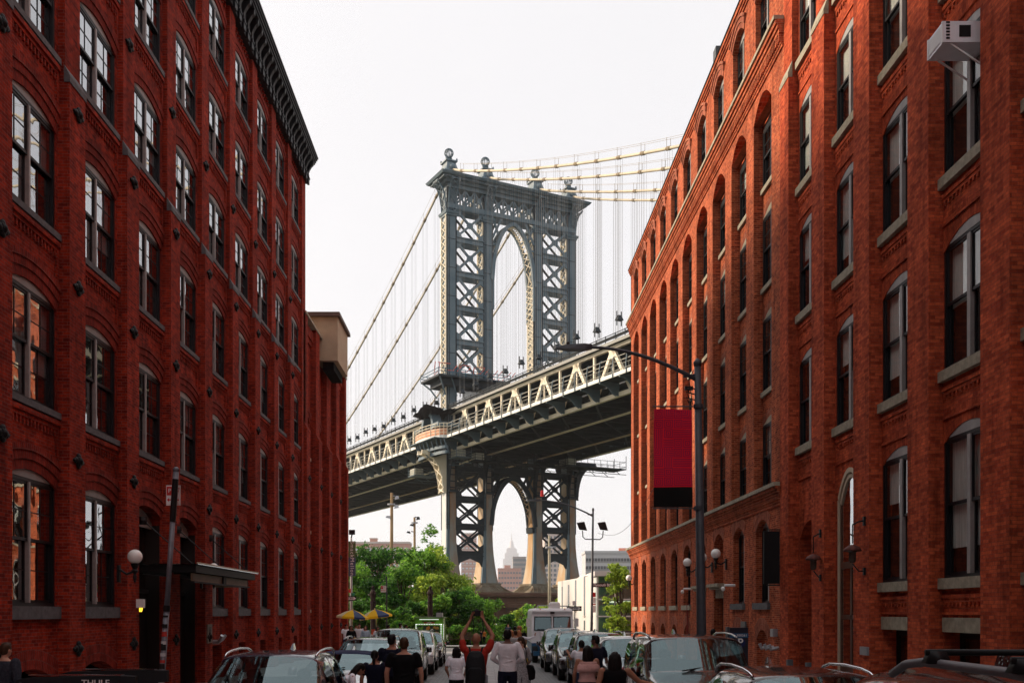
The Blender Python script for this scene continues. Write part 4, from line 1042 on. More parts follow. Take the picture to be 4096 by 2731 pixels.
for a in (-18,-17,-12.4,-9): m.beam(B(a,0,49),B(a+.3,0,51.6),.16); m.beam(B(a,2,51),B(a+1.8,2,51),.13)
m.build('red_rail',mat('red railing',(.55,.10,.07),.6),t)
m=bm()
for k in range(2):
    v=(-1)**k*4.2
    for u in (-18.6,-16): m.tube([B(u,v,47.7),B(u+1.2,v*.7,46.3),B(u+2.2,v*.5,44.5)],.18,5)
m.build('knee_brace',M_STEEL,t)
m=bm()   # loose sheeting
rn=random.Random(3); gr=[[B(-12.2+7.5*i/12, 1.2+.3*rn.random(), 45.8-3.2*j/6-.5*math.sin(i*1.3)*(j/6)+.2*rn.random()) for i in range(13)] for j in range(7)]
for a,b in zip(gr,gr[1:]):
    for i in range(12): m.face([a[i],a[i+1],b[i+1],b[i]])
m.build('tarpaulin',mat('white sheeting',(.62,.62,.60),.7,var=.1,vs=1),t,True)
# dark netting near the portal
o=MB(); rn=random.Random(5)
gr=[[B(-22+9*i/14, 5-7*j/5, 40.6+.06*(i-6)**2*.3+.5*rn.random()-.25*j) for i in range(15)] for j in range(6)]
for a,b in zip(gr,gr[1:]):
    for i in range(14): o.face([a[i],a[i+1],b[i+1],b[i]])
tag(o.build('debris_net',mat('dark netting',(.03,.025,.03),.9)),'dark debris netting slung over the arched walkway portal beside the near tower leg','netting')
# ================================================================== BACKGROUND BUILDINGS
def place(xn, Y): return (xn-1950)/3982*Y
def zat(yn, Y): return CZ+(2445-yn)/3982*Y
def far_block(name,label,x0,x1,Y,dep,ztop,wallm,rows,cols,ww,wh,glassm,z0=None,rz=0,bands=None,zbase=-1,cat='building',balc=False):
    t=thing(name,label,cat,((x0+x1)/2,Y,zbase),rz,local=True); w=x1-x0; H=ztop-zbase
    m=MB(); m.box(-w/2,w/2,0,dep,0,H); m.build('wall',wallm,t,org=(0,0,0))
    m=MB(); m.box(-w/2-.3,w/2+.3,-.3,dep+.3,H,H+1.1); m.build('parapet',bands or wallm,t,org=(0,0,0))
    z0=(z0 if z0 is not None else 0)-zbase; fh=(H-z0-1)/rows; first=None
    for r in range(rows):
        if bands:
            m=MB(); m.box(-w/2-.12,w/2+.12,-.12,.0,z0+r*fh-.2,z0+r*fh+.25); m.build('floor_band',bands,t,org=(0,0,0))
        for c in range(cols):
            if first is None:
                m=MB(); m.box(-ww/2,ww/2,-.06,.04,0,wh); first=m.build('window',glassm,t,org=(0,0,0)); q=first
                m=MB(); m.box(-ww/2-.1,ww/2+.1,-.14,.0,-.5,-.12); m.box(-.06,.06,-.12,-.05,0,wh); m.build('sill',M_LINT,first,org=(0,0,0))
            else: q=copy_tree(first)
            q.parent=t; q.location=(-w/2+w*(c+.5)/cols,0,z0+r*fh+fh*.3)
    return t
M_PINK=mat('pink brick tower',(.46,.26,.21),.9,var=.1,vs=.1); M_PINK2=mat('pale brick tower',(.50,.40,.36),.9,var=.1,vs=.1)
M_FG=mat('far window glass',(.10,.12,.14),.25); M_FGL=mat('pale far window',(.48,.49,.50),.4)
M_BAND=mat('pale floor band',(.52,.46,.42),.9,var=.05)
far_block('apartment_block','long red brick apartment block with white floor bands behind the left trees',place(1290,620),place(1638,620),620,18,zat(2172,620),M_PINK,7,14,2.6,2.0,M_FGL,z0=8,bands=M_BAND)
t=thing('rooftop_tank_house','small brick tank house on the roof of the long apartment block','tank house',(place(1491,622),626,zat(2160,620)))
m=MB(); m.box(place(1478,622),place(1505,622),624,630,zat(2172,620),zat(2152,620)); m.build('wall',M_PINK,t); m=MB(); m.box(place(1476,622),place(1507,622),623.5,630.5,zat(2152,620)+.02,zat(2150,620)+.3); m.build('roof',M_BAND,t)
far_block('apartment_tower','tall pink brick tower seen between the two left legs of the bridge',place(1845,900),place(1905,900),900,30,zat(2135,900),M_PINK,13,4,2.2,1.5,M_FGL,z0=12,bands=M_BAND)
far_block('apartment_tower','tall pink brick tower seen between the two right legs of the bridge',place(2178,900),place(2262,900),900,30,zat(2135,900),M_PINK2,14,5,2.4,2.2,M_FG,z0=12,bands=M_BAND)
far_block('apartment_tower','lower pink slab tower below the distant spire under the bridge arch',place(1992,1050),place(2085,1050),1050,30,zat(2275,1050),M_PINK,8,8,2.0,1.8,M_FG,z0=4)
far_block('apartment_tower','grey tower with square windows beside the distant spire under the arch',place(2052,1300),place(2104,1300),1300,30,zat(2228,1300),mat('grey tower wall',(.26,.23,.22),.9,var=.1,vs=.1),9,6,2.6,3.2,M_FG,z0=20)
far_block('apartment_tower','pale pink tower standing left of the arch behind the left middle leg',place(1700,1000),place(1770,1000),1000,30,zat(2330,1000),M_PINK2,6,6,2.4,1.8,M_FG,z0=4)
t=thing('water_tank_block','narrow brick roof block on top of the lower pink slab tower','roof block',(place(2030,1055),1060,zat(2275,1050)))
m=MB(); m.box(place(2018,1055),place(2042,1055),1055,1066,zat(2275,1050)+1.2,zat(2258,1050)); m.build('wall',M_PINK,t)
far_block('apartment_block','pale grey apartment block with paired windows at far right behind the glass building',place(2342,420),place(2530,420),420,16,zat(2212,420),mat('pale grey wall',(.46,.45,.46),.9,var=.05),6,16,1.0,1.3,mat('dark far glass',(.07,.07,.08),.4),z0=6)
o=thing('billboard','colourful rooftop billboard reading 275 at the far right','billboard',(place(2500,425),428,zat(2212,420)+1.2))
m=MB(); m.box(place(2478,425),place(2524,425),427.5,428,zat(2208,420)+.3,zat(2186,420)); m.build('panel',mat('orange red poster',(.62,.14,.08),.6,col2=(.75,.45,.32),vs=.4),o)
# distant stepped skyscraper with a spire
D=5200; cx=place(2046,D)
def zz(yn): return CZ+(2445-yn)/3982*D
t=thing('skyscraper','very distant stepped skyscraper with tall needle spire, fading into the haze under the arch','skyscraper',(cx,D,0))
m=MB()
for yt,hw in ((2290,46),(2235,36),(2212,29),(2195,22),(2190,17)):
    z0={2290:0,2235:zz(2290),2212:zz(2235),2195:zz(2212),2190:zz(2195)}[yt]; m.box(cx-hw*1.25,cx+hw*1.25,D-hw,D+hw,z0,zz(yt))
for j in range(-3,4): m.box(cx+j*8-1.2,cx+j*8+1.2,D-47,D-45.5,zz(2400),zz(2238)) if False else None
M_ESB=mat('distant limestone',(.62,.58,.58),.9,var=.05,vs=.01); m.build('shaft',M_ESB,t)
m=MB(); m.lathe([(16,zz(2190)),(12,zz(2180)),(9,zz(2165)),(3.2,zz(2157)),(2.4,zz(2140)),(.8,zz(2128))],(cx,D,0),10); m.build('spire',M_ESB,t)
# ------------------------------------------------------------------ white building with glass front by the corner
M_WHITE=mat('white render',(.60,.57,.55),.8,var=.06,vs=.6)
t=thing('white_building','low white rendered building with narrow windows at the far street corner','building',(8,88,-.5))
x0,x1=place(2280,80),place(2392,80)
m=MB(); 
P=[(x0,88),(x0+.2,96),(14,96),(14,77),(place(2392,77),77)]
def wallrun(m,p,q,z0,z1,th=.3):
    p=Vector((*p,0));q=Vector((*q,0)); d=(q-p).normalized(); n=Vector((-d.y,d.x,0))*th
    m.rings([[p+Vector((0,0,z0)),q+Vector((0,0,z0)),q+n+Vector((0,0,z0)),p+n+Vector((0,0,z0))],[p+Vector((0,0,z1)),q+Vector((0,0,z1)),q+n+Vector((0,0,z1)),p+n+Vector((0,0,z1))]])
A=(x0,94.); Bq=(place(2384,77),77.)
ztA=zat(2312,85)
m.rings([[(A[0],A[1],-.6),(Bq[0],Bq[1],-.6),(16,77,-.6),(16,94,-.6)],[(A[0],A[1],ztA),(Bq[0],Bq[1],ztA),(16,77,ztA),(16,94,ztA)]])
m.build('wall',M_WHITE,t)
dv=(Vector((*Bq,0))-Vector((*A,0))); ln=dv.length; dv.normalize()
for j,(f,zl,zh) in enumerate(((.14,2.6,4.6),(.33,2.2,4.7),(.52,2.4,5.0),(.74,2.0,5.2),(.33,-.2,1.3),(.52,-.2,1.5),(.74,-.2,1.6))):
    c=Vector((*A,0))+dv*ln*f; m=MB(); nn=Vector((-dv.y,dv.x,0))
    if nn.x>0: nn=-nn
    m.rings([[c-dv*.27+nn*.02+Vector((0,0,zl)),c+dv*.27+nn*.02+Vector((0,0,zl)),c+dv*.27-nn*.2+Vector((0,0,zl)),c-dv*.27-nn*.2+Vector((0,0,zl))],[c-dv*.27+nn*.02+Vector((0,0,zh)),c+dv*.27+nn*.02+Vector((0,0,zh)),c+dv*.27-nn*.2+Vector((0,0,zh)),c-dv*.27-nn*.2+Vector((0,0,zh))]])
    w_=m.build('window',M_FG,t)
    m=MB(); m.rings([[c-dv*.33+nn*.1+Vector((0,0,zl-.12)),c+dv*.33+nn*.1+Vector((0,0,zl-.12)),c+dv*.33-nn*.02+Vector((0,0,zl-.12)),c-dv*.33-nn*.02+Vector((0,0,zl-.12))],[c-dv*.33+nn*.1+Vector((0,0,zl-.01)),c+dv*.33+nn*.1+Vector((0,0,zl-.01)),c+dv*.33-nn*.02+Vector((0,0,zl-.01)),c-dv*.33-nn*.02+Vector((0,0,zl-.01))]]); m.build('sill',M_BAND,w_)
t=thing('glass_building','pale glass fronted building with white frames behind the corner tree','building',(13,78,-.5))
M_TEAL=glassmat('teal glass',.12,tint=(.45,.62,.62)); xg=place(2386,76.5)
m=MB(); m.box(xg,18,76.6,90,-.6,zat(2300,76)); m.build('back_wall',mat('teal interior',(.16,.26,.26),.8,col2=(.30,.36,.33),vs=.8),t)
m=MB()
for i in range(7): m.box(xg+i*1.35,xg+i*1.35+.12,76.3,76.5,-.6,zat(2300,76))
for z in (-.5,.6,1.9,3.2,4.35): m.box(xg,18,76.28,76.48,z,z+.1)
m.box(xg-.2,18,76,90,zat(2302,76),zat(2296,76)+.25); m.build('frame',M_WHITE,t)
m=MB(); m.face([(xg,76.4,-.5),(18,76.4,-.5),(18,76.4,zat(2300,76)),(xg,76.4,zat(2300,76))]); m.build('glazing',M_TEAL,t)
m=MB(); m.box(xg+.9,xg+2.6,76.52,76.56,3.0,3.12); m.build('lamp_strip',mat('warm strip lamp',(.9,.8,.6),.5,emit=(1,.85,.6),es=1.5),t)

# ================================================================== TREES
def leafmat(name,c1,c2):
    m,t,b=newmat(name); L=t.links
    a=N(t,'ShaderNodeAttribute'); a.attribute_name='tone'
    r=N(t,'ShaderNodeValToRGB'); r.color_ramp.elements[0].color=(*c1,1); r.color_ramp.elements[1].color=(*c2,1); L.new(a.outputs['Fac'],r.inputs[0])
    L.new(r.outputs[0],b.inputs['Base Color']); b.inputs['Roughness'].default_value=.5; b.inputs['Specular IOR Level'].default_value=.2
    tr=N(t,'ShaderNodeBsdfTranslucent'); hs=N(t,'ShaderNodeHueSaturation'); hs.inputs['Value'].default_value=1.5; L.new(r.outputs[0],hs.inputs['Color']); L.new(hs.outputs[0],tr.inputs[0])
    mxs=N(t,'ShaderNodeMixShader'); mxs.inputs[0].default_value=.42; L.new(b.outputs[0],mxs.inputs[1]); L.new(tr.outputs[0],mxs.inputs[2]); L.new(mxs.outputs[0],t.nodes['Material Output'].inputs[0])
    return m
M_LEAF=leafmat('green leaves',(.02,.095,.012),(.22,.42,.05))
M_LEAFY=leafmat('yellow green leaves',(.10,.19,.02),(.42,.52,.07))
M_LEAFD=leafmat('dark green leaves',(.012,.055,.012),(.09,.22,.03))
M_BARK=mat('bark',(.07,.05,.035),.9,var=.4,vs=6)
def crown_mesh(name, clumps, n, leaf, mt, seed, flowers=0, droop=.2):
    "leaf-sized faces spread through the volume of many clumps, each clump a shell denser outside"
    rn=random.Random(seed); V=[];F=[];T=[]
    fine=[]
    for (c,r,sq) in clumps:
        fine.append((c,r*.8,sq))
        for _ in range(5):
            th=rn.uniform(0,6.28); u=rn.uniform(-.7,1); q=math.sqrt(1-u*u); fine.append(((c[0]+r*.95*q*math.cos(th),c[1]+r*.95*q*math.sin(th),c[2]+r*.9*u*sq),r*rn.uniform(.22,.45),rn.uniform(.5,1.1)))
    clumps=fine
    tot=sum(c[1]**2 for c in clumps)
    for (c,r,sq) in clumps:
        k=int(n*r*r/tot); tone=rn.uniform(-.18,.18)
        for _ in range(k):
            th=rn.uniform(0,2*math.pi); cz_=rn.uniform(-1,1); sr=math.sqrt(1-cz_*cz_); rad=r*min(1.5,abs(rn.gauss(.72,.3)))*(1+.2*math.sin(3*th+seed)*sr)
            p=Vector((c[0]+rad*sr*math.cos(th),c[1]+rad*sr*math.sin(th),c[2]+rad*cz_*sq))
            s=leaf*rn.uniform(.6,1.35); nrm=Vector((rn.gauss(0,1),rn.gauss(0,1),rn.gauss(.9,.8))).normalized()
            a=nrm.orthogonal().normalized(); b=nrm.cross(a); ph=rn.uniform(0,6.28); a,b=a*math.cos(ph)+b*math.sin(ph),b*math.cos(ph)-a*math.sin(ph)
            i=len(V); V+= [tuple(p-a*s),tuple(p+b*s*.42-Vector((0,0,s*droop))*.2),tuple(p+a*s-Vector((0,0,s*droop))),tuple(p-b*s*.42)]
            F.append((i,i+1,i+2,i+3)); T.append(min(1,max(0,rn.gauss(.45,.30)+tone*1.3)))
    me=bpy.data.meshes.new(name); me.from_pydata(V,[],F); me.materials.append(mt)
    at=me.attributes.new('tone','FLOAT','FACE'); at.data.foreach_set('value',T); me.update(); return me
def tree(name,label,x,y,h,rx,mt=M_LEAF,seed=1,n=9000,leaf=.17,nc=26,trunk=.16,low=.28,cat='tree',group=None,zb=None,ry=None,sparse_top=0):
    rn=random.Random(seed); g=gz(y)+.05 if zb is None else zb; ry=ry or rx
    t=thing(name,label,cat,(x,y,g),0,group,local=True); cl=[]
    for i in range(nc):
        a=rn.uniform(0,6.28); f=rn.random()**.5; zf=rn.uniform(low,1.0); sh=math.sqrt(max(.05,1-((zf-.5)/.58)**2))
        r=rx*rn.uniform(.2,.4)
        cl.append(((rx*.78*f*sh*math.cos(a),ry*.78*f*sh*math.sin(a),h*zf-r*.55),r,rn.uniform(.6,.9)))
    for i in range(sparse_top):
        a=rn.uniform(0,6.28); cl.append(((rx*.6*rn.random()*math.cos(a),ry*.5*math.sin(a)*rn.random(),h*rn.uniform(.92,1.12)),rx*rn.uniform(.1,.18),1.2))
    me=crown_mesh('crown',cl,n,leaf,mt,seed); o=bpy.data.objects.new('crown',me); COL.objects.link(o); o.parent=t
    m=MB(); top=(rn.uniform(-.2,.2),rn.uniform(-.2,.2),h*.55)
    if trunk: m.tube([(0,0,-.3),(.04,0,h*.15),(top[0]*.5,top[1]*.5,h*.33),top,(top[0]*1.3,top[1],h*.8)],[trunk*1.3,trunk,trunk*.8,trunk*.5,trunk*.2],7)
    for c,r,_ in cl[:16]:
        b0=Vector((top[0]*.4,top[1]*.4,h*rn.uniform(.12,.5))); e=Vector(c); m.tube([b0,b0.lerp(e,.5)+Vector((0,0,-.15*r)),e],[max(trunk,.1)*.45,max(trunk,.1)*.28,.02],5)
    m.build('trunk',M_BARK,t,org=(0,0,0)); return t
G='trees and bushes of the waterfront park'
tree('broadleaf_tree','dense dark tree flecked with orange seed heads behind the hanging green banner',place(1480,88),88,zat(2190,88)+.6,3.6,M_LEAFD,11,12000,.15,30,group=G)
tree('broadleaf_tree','tree half hidden behind the corner of the left building and the green banner',place(1385,84),84,zat(2260,84)+.6,2.8,M_LEAF,12,8000,.15,20,group=G)
tree('broadleaf_tree','tall bright tree with feathery top between the wooden pole and the bridge leg',place(1690,92),92,zat(2160,92)+.5,3.2,M_LEAF,13,14000,.16,30,group=G,sparse_top=4)
tree('broadleaf_tree','yellow green airy tree in front of the left bridge leg',place(1775,90),90,zat(2225,90)+.5,3.3,M_LEAFY,14,12000,.14,26,group=G,sparse_top=4)
tree('broadleaf_tree','medium green tree just right of the tall wooden pole',place(1615,86),86,zat(2240,86)+.5,2.7,M_LEAF,15,8000,.16,24,group=G)
tree('broadleaf_tree','low bright tree under the tall feathery one beside the dark bollard post',place(1700,84),84,zat(2290,84)+.5,2.6,M_LEAFY,16,8000,.17,22,group=G,low=.1)
tree('broadleaf_tree','round dark tree left of the tall wooden pole above the umbrellas',place(1530,83),83,zat(2320,83)+.5,2.5,M_LEAFD,17,8000,.16,22,group=G,low=.05)
for i,(x,y,yn,r,mt,lb) in enumerate((
    (1420,79,2400,1.8,M_LEAFD,'dark bush behind the one way sign and the first umbrella'),
    (1500,80,2430,1.6,M_LEAF,'leafy bush between the two yellow umbrellas'),
    (1580,78,2420,1.7,M_LEAF,'bright round bush right of the umbrellas'),
    (1655,79,2410,1.8,M_LEAFD,'dark bush left of the green juice cart'),
    (1740,80,2395,1.9,M_LEAF,'bush rising right behind the green juice cart'),
    (1830,82,2350,2.4,M_LEAFD,'dark bush just left of the raised camera'),
    (1900,86,2365,2.6,M_LEAF,'big rounded bush in front of the brown bridge pier'),
    (1960,90,2390,2.3,M_LEAF,'rounded bush right of the raised camera'),
    (2005,94,2440,1.7,M_LEAFD,'dark bush leaning over the left edge of the park path'),
    (1850,78,2500,1.3,M_LEAF,'low shrubs behind the raised arms of the photographer'))):
    tree('bush',lb,place(x,y),y,zat(yn,y)+.5,r,mt,30+i,7000,.16,18,trunk=.06,low=.02,cat='bush',group=G,ry=1.6)
for i,(x,y,yn,r,mt,lb) in enumerate((
    (2090,100,2425,1.7,M_LEAFY,'spiky light bush at the right edge of the park path'),
    (2150,98,2405,1.9,M_LEAF,'light green shrub behind the step van roof'),
    (2230,97,2400,2.0,M_LEAFY,'yellow green shrub beside the white building'),
    (2280,93,2440,1.4,M_LEAF,'green shrub under the one way sign on the right'),
    (2105,88,2480,1.2,M_LEAFY,'low flowering shrub left of the step van'))):
    tree('shrub',lb,place(x,y),y,zat(yn,y)+.6,r,mt,50+i,6000,.14,18,trunk=.05,low=.02,cat='shrub',group=G,ry=1.4)
tree('street_tree','light green street tree at the corner beside the right warehouse and the glass building',place(2480,72),72,zat(2262,72)+.5,1.35,M_LEAFY,61,9000,.10,30,low=.2)
tree('bush','bright yellow green bush at the foot of the right corner tree',place(2462,70),70,zat(2470,70)+.5,1.0,M_LEAFY,62,5000,.09,14,trunk=.04,low=.02,cat='bush')
b=MB(); rn=random.Random(9)
for i in range(2500):
    x=rn.uniform(-17,-.6) if rn.random()<.75 else rn.uniform(3.3,10); y=rn.uniform(76,100); z=gz(y)-.02; a=rn.uniform(0,3.14); s=rn.uniform(.1,.28)
    b.face([(x,y,z),(x+.1*math.cos(a),y+.1*math.sin(a),z),(x+.05+rn.uniform(-.1,.1),y,z+s)])
tag(b.build('undergrowth',mat('undergrowth leaves',(.04,.11,.02),.7,col2=(.09,.2,.04),vs=3)),kind='stuff',label='rough green undergrowth at the foot of the park bushes')
# ================================================================== STREET FURNITURE
M_POLE=mat('galvanised pole',(.16,.17,.19),.45,metal=.3,var=.2,vs=8)
M_POLED=mat('dark street pole',(.045,.05,.06),.45,var=.2,vs=8)
M_WOOD=mat('weathered wooden pole',(.17,.11,.055),.85,col2=(.28,.19,.10),vs=3,stretch=(4,4,.3))
M_GLOBE=mat('white globe glass',(.82,.80,.76),.25,var=.03,spec=.6)
M_BLKIRON=mat('black cast iron',(.005,.005,.006),.5,spec=.3,var=.3,vs=12)
M_ALU=mat('sign aluminium',(.35,.36,.38),.4,metal=.5)
M_WHT=mat('white sign paint',(.75,.74,.73),.5,var=.04); M_REDS=mat('red sign paint',(.55,.03,.03),.5,var=.05); M_BLKS=mat('black sign paint',(.004,.004,.004),.5,var=0)
def text(s, name, parent, loc, size, mt, rot=(90,0,0), ext=.003, align='CENTER', sx=1, space=1, world=False, bold=0):
    c=bpy.data.curves.new(name,'FONT'); c.body=s; c.size=size; c.extrude=ext; c.align_x=align; c.align_y='CENTER'; c.space_character=space; c.offset=bold
    o=bpy.data.objects.new('tmp',c); COL.objects.link(o)
    bpy.context.view_layer.update()
    me=bpy.data.meshes.new_from_object(o.evaluated_get(bpy.context.evaluated_depsgraph_get())); bpy.data.objects.remove(o)
    me.materials.clear(); me.materials.append(mt); me.name=name
    q=bpy.data.objects.new(name,me); COL.objects.link(q); q.rotation_euler=[R(a) for a in rot]; q.scale=(sx,1,1)
    q.location=Vector(loc)-(Vector(ORG.get(parent.name,(0,0,0))) if parent else Vector((0,0,0)))
    if parent: q.parent=parent
    return q
# --- street light with banner on the right sidewalk
def cobra(name,label,x,y,ztop,arm,armz,r=.11,tilt=0,mt=M_POLED):
    g=gz(y)+.13; t=thing(name,label,'street light',(x,y,g)); m=MB(); dx=tilt
    m.tube([(x+dx,y,g),(x+dx*.6,y,g+1.5),(x,y,ztop)],[r*1.25,r*1.05,r*.72],14); m.lathe([(r*2,0),(r*2,.12),(r*1.5,.3),(r*1.3,.4)],(x+dx,y,g),12); m.lathe([(r*.8,0),(r*.95,.1),(r*.3,.2)],(x,y,ztop),10)
    m.build('pole',mt,t,True)
    m=MB(); n=8; pts=[(x-arm*i/n, y, ztop-.35+(armz-ztop+.35)*(1-(1-i/n)**1.9)) for i in range(n+1)]
    m.tube(pts,[.055-.02*i/n for i in range(n+1)],8); m.tube([(x,y,ztop-.2),(x-.35,y,ztop-.26)],.03,6); m.build('arm',mt,t,True)
    m=MB(); xx=x-arm; z=armz
    m.rings([[(xx+.1,y-.06,z-.05),(xx+.1,y+.06,z-.05),(xx+.1,y+.06,z+.06),(xx+.1,y-.06,z+.06)],[(xx-.1,y-.13,z-.08),(xx-.1,y+.13,z-.08),(xx-.1,y+.1,z+.07),(xx-.1,y-.1,z+.07)],[(xx-.5,y-.15,z-.07),(xx-.5,y+.15,z-.07),(xx-.5,y+.1,z+.05),(xx-.5,y-.1,z+.05)],[(xx-.82,y-.08,z-.04),(xx-.82,y+.08,z-.04),(xx-.82,y+.05,z+.0),(xx-.82,y-.05,z+.0)]])
    h=m.build('lamp_head',mt,t); m=MB(); m.lathe([(.04,0),(.045,.06),(.02,.09)],(xx-.5,y,z+.05),8); m.build('photocell',M_BLKIRON,h)
    return t
LPx,LPy=place(2790,25),25.0
lp=cobra('street_light','grey street light with long curved arm and red banner on the right sidewalk',LPx,LPy,zat(1465,25),2.75,zat(1388,25),.115,tilt=.17)
for z in (zat(1625,25),zat(2032,25)):
    m=MB(); m.tube([(LPx,LPy,z),(LPx-1.12,LPy,z+.0)],.018,6); m.lathe([(.12,-.05),(.12,.05)],(LPx+.02,LPy,z),10); m.build('banner_arm',M_POLED,lp)
m=MB(); m.box(LPx-.32,LPx-.12,LPy-.04,LPy+.04,zat(1560,25),zat(1545,25))
for q in range(3): m.tube([(LPx-.05,LPy,zat(1600-q*22,25)),(LPx-.3,LPy-.05,zat(1590-q*22,25)),(LPx-.22,LPy,zat(1610-q*22,25))],.018,5)
m.tube([(LPx-.1,LPy,zat(1480,25)),(LPx-.22,LPy-.03,zat(1520,25)),(LPx-.12,LPy,zat(1620,25))],.012,5)
m.build('cable_bracket',M_BLKIRON,lp)
m=MB(); m.box(LPx+.12,LPx+.28,LPy-.14,LPy-.11,zat(2580,25)-.1,zat(2560,25)); m.build('access_plate',M_BLKIRON,lp)
bn=thing('street_banner','deep red banner with maze stripes and black foot hung from the street light','banner',(LPx-.62,LPy,zat(2030,25)))
zt,zb=zat(1638,25),zat(2028,25); zk=zat(1948,25); x0,x1=LPx-1.1,LPx-.14
def bw(x,z): return LPy+.035*math.sin((x-x0)*5+z*1.3)+.02*math.sin(z*4+x*3)-.03
def cloth(m,xa,xb,za,zb_,off=0,nx=10,nz=14):
    for i in range(nx):
        for j in range(nz):
            X=[xa+(xb-xa)*i/nx,xa+(xb-xa)*(i+1)/nx]; Z=[za+(zb_-za)*j/nz,za+(zb_-za)*(j+1)/nz]
            m.face([(X[0],bw(X[0],Z[0])+off,Z[0]),(X[1],bw(X[1],Z[0])+off,Z[0]),(X[1],bw(X[1],Z[1])+off,Z[1]),(X[0],bw(X[0],Z[1])+off,Z[1])])
m=MB(); cloth(m,x0,x1,zk,zt); cloth(m,x0,x1,zk,zt,.006); m.build('red_cloth',clothmat('banner red',(.88,.012,.06),.5),bn,True)
m=MB(); cloth(m,x0,x1,zb,zk); cloth(m,x0,x1,zb,zk,.006); m.build('black_cloth',M_BLKS,bn,True)
# maze of nested squares, meanders laid on the cloth
m=MB(); rn=random.Random(4); cell=.24; nx=4; nz=int((zt-zk)/cell)
def stripe(xa,za,xb,zb_):
    w=.011
    if abs(xb-xa)>abs(zb_-za): xa,xb=min(xa,xb)-w,max(xa,xb)+w; za,zb_=za-w,za+w; k=4; pts=[(xa+(xb-xa)*i/k) for i in range(k+1)]; [m.face([(p,bw(p,za)-.004,za),(q,bw(q,za)-.004,za),(q,bw(q,zb_)-.004,zb_),(p,bw(p,zb_)-.004,zb_)]) for p,q in zip(pts,pts[1:])]
    else: za,zb_=min(za,zb_)-w,max(za,zb_)+w; xa,xb=xa-w,xa+w; k=4; pts=[(za+(zb_-za)*i/k) for i in range(k+1)]; [m.face([(xa,bw(xa,p)-.004,p),(xb,bw(xb,p)-.004,p),(xb,bw(xb,q)-.004,q),(xa,bw(xa,q)-.004,q)]) for p,q in zip(pts,pts[1:])]
for i in range(nx):
    for j in range(nz):
        cx0=x0+.0+i*cell; cz0=zk+.02+j*cell; kind=rn.choice('nnhvlL')
        for k in range(5):
            o_=.024+k*.044
            if kind=='h': stripe(cx0+.01,cz0+o_,cx0+cell-.01,cz0+o_)
            elif kind=='v': stripe(cx0+o_,cz0+.01,cx0+o_,cz0+cell-.01)
            elif kind=='l': stripe(cx0+o_,cz0+o_,cx0+cell-.01,cz0+o_); stripe(cx0+o_,cz0+o_,cx0+o_,cz0+cell-.01)
            elif kind=='L': stripe(cx0+.01,cz0+o_,cx0+cell-o_,cz0+o_); stripe(cx0+cell-o_,cz0+o_,cx0+cell-o_,cz0+cell-.01)
            elif k<3: e=o_; stripe(cx0+e,cz0+e,cx0+cell-e,cz0+e); stripe(cx0+cell-e,cz0+e,cx0+cell-e,cz0+cell-e); stripe(cx0+cell-e,cz0+cell-e,cx0+e,cz0+cell-e); stripe(cx0+e,cz0+cell-e,cx0+e,cz0+e)
m.build('maze_stripes',clothmat('banner dark stripe',(.45,.010,.11),.5),bn)
# --- second street light with floodlights
x2,y2=place(2372,64.5),64.5
l2=cobra('street_light','slim street light with twin floodlights and street name sign at the right corner',x2,y2,zat(2042,y2),3.5,zat(2000,y2),.085,tilt=-.15)
m=MB(); zc=zat(2155,y2); pts=[(x2-.68,y2,zc+.55),(x2-.66,y2,zc+.15),(x2-.5,y2,zc),(x2+.45,y2,zc-.02),(x2+.62,y2,zc+.12),(x2+.66,y2,zc+.55)]; m.tube(pts,.035,6); m.build('floodlight_yoke',M_POLED,l2)
for sx_ in (-.85,.5):
    m=MB(); cx_=x2+sx_; zf=zat(2100,y2)
    m.rings([[(cx_-.05,y2-.2,zf-.3),(cx_+.45,y2-.2,zf-.36),(cx_+.45,y2+.2,zf-.28),(cx_-.05,y2+.2,zf-.2)],[(cx_-.2,y2-.2,zf+.12),(cx_+.28,y2-.2,zf+.2),(cx_+.28,y2+.2,zf+.26),(cx_-.2,y2+.2,zf+.2)]]); m.build('floodlight',M_BLKIRON,l2)
m=MB(); m.lathe([(.1,0),(.1,.35),(.06,.4)],(x2-3.3,y2,zat(1985,y2)),8); m.build('red_beacon',M_REDS,l2)
ps=thing('street_name_sign','dark street name sign reading Plymouth St on the right corner lamp pole','street sign',(x2,y2-.15,zat(2345,y2)))
za_,zb_=zat(2347,y2),zat(2331,y2); xa_,xb_=place(2372,y2),place(2437,y2)
m=MB(); m.box(xa_,xb_,y2-.16,y2-.13,za_,zb_); m.build('blade',mat('dark brown sign',(.05,.015,.018),.5),ps)
text('Plymouth St','lettering',ps,((xa_+xb_)/2,y2-.165,(za_+zb_)/2+.01),.24,M_WHT,sx=.88,bold=.006)
dn=thing('parking_sign','narrow red and white parking notices stacked on the right corner lamp pole','parking sign',(x2+.1,y2-.14,zat(2400,y2)))
for a,b_,mm in ((2386,2368,M_REDS),(2412,2388,M_WHT),(2418,2413,M_REDS),(2448,2420,M_WHT)):
    m=MB(); m.box(x2-.02,x2+.16,y2-.15,y2-.135,zat(a,y2),zat(b_,y2)); m.build('plate',mm,dn)
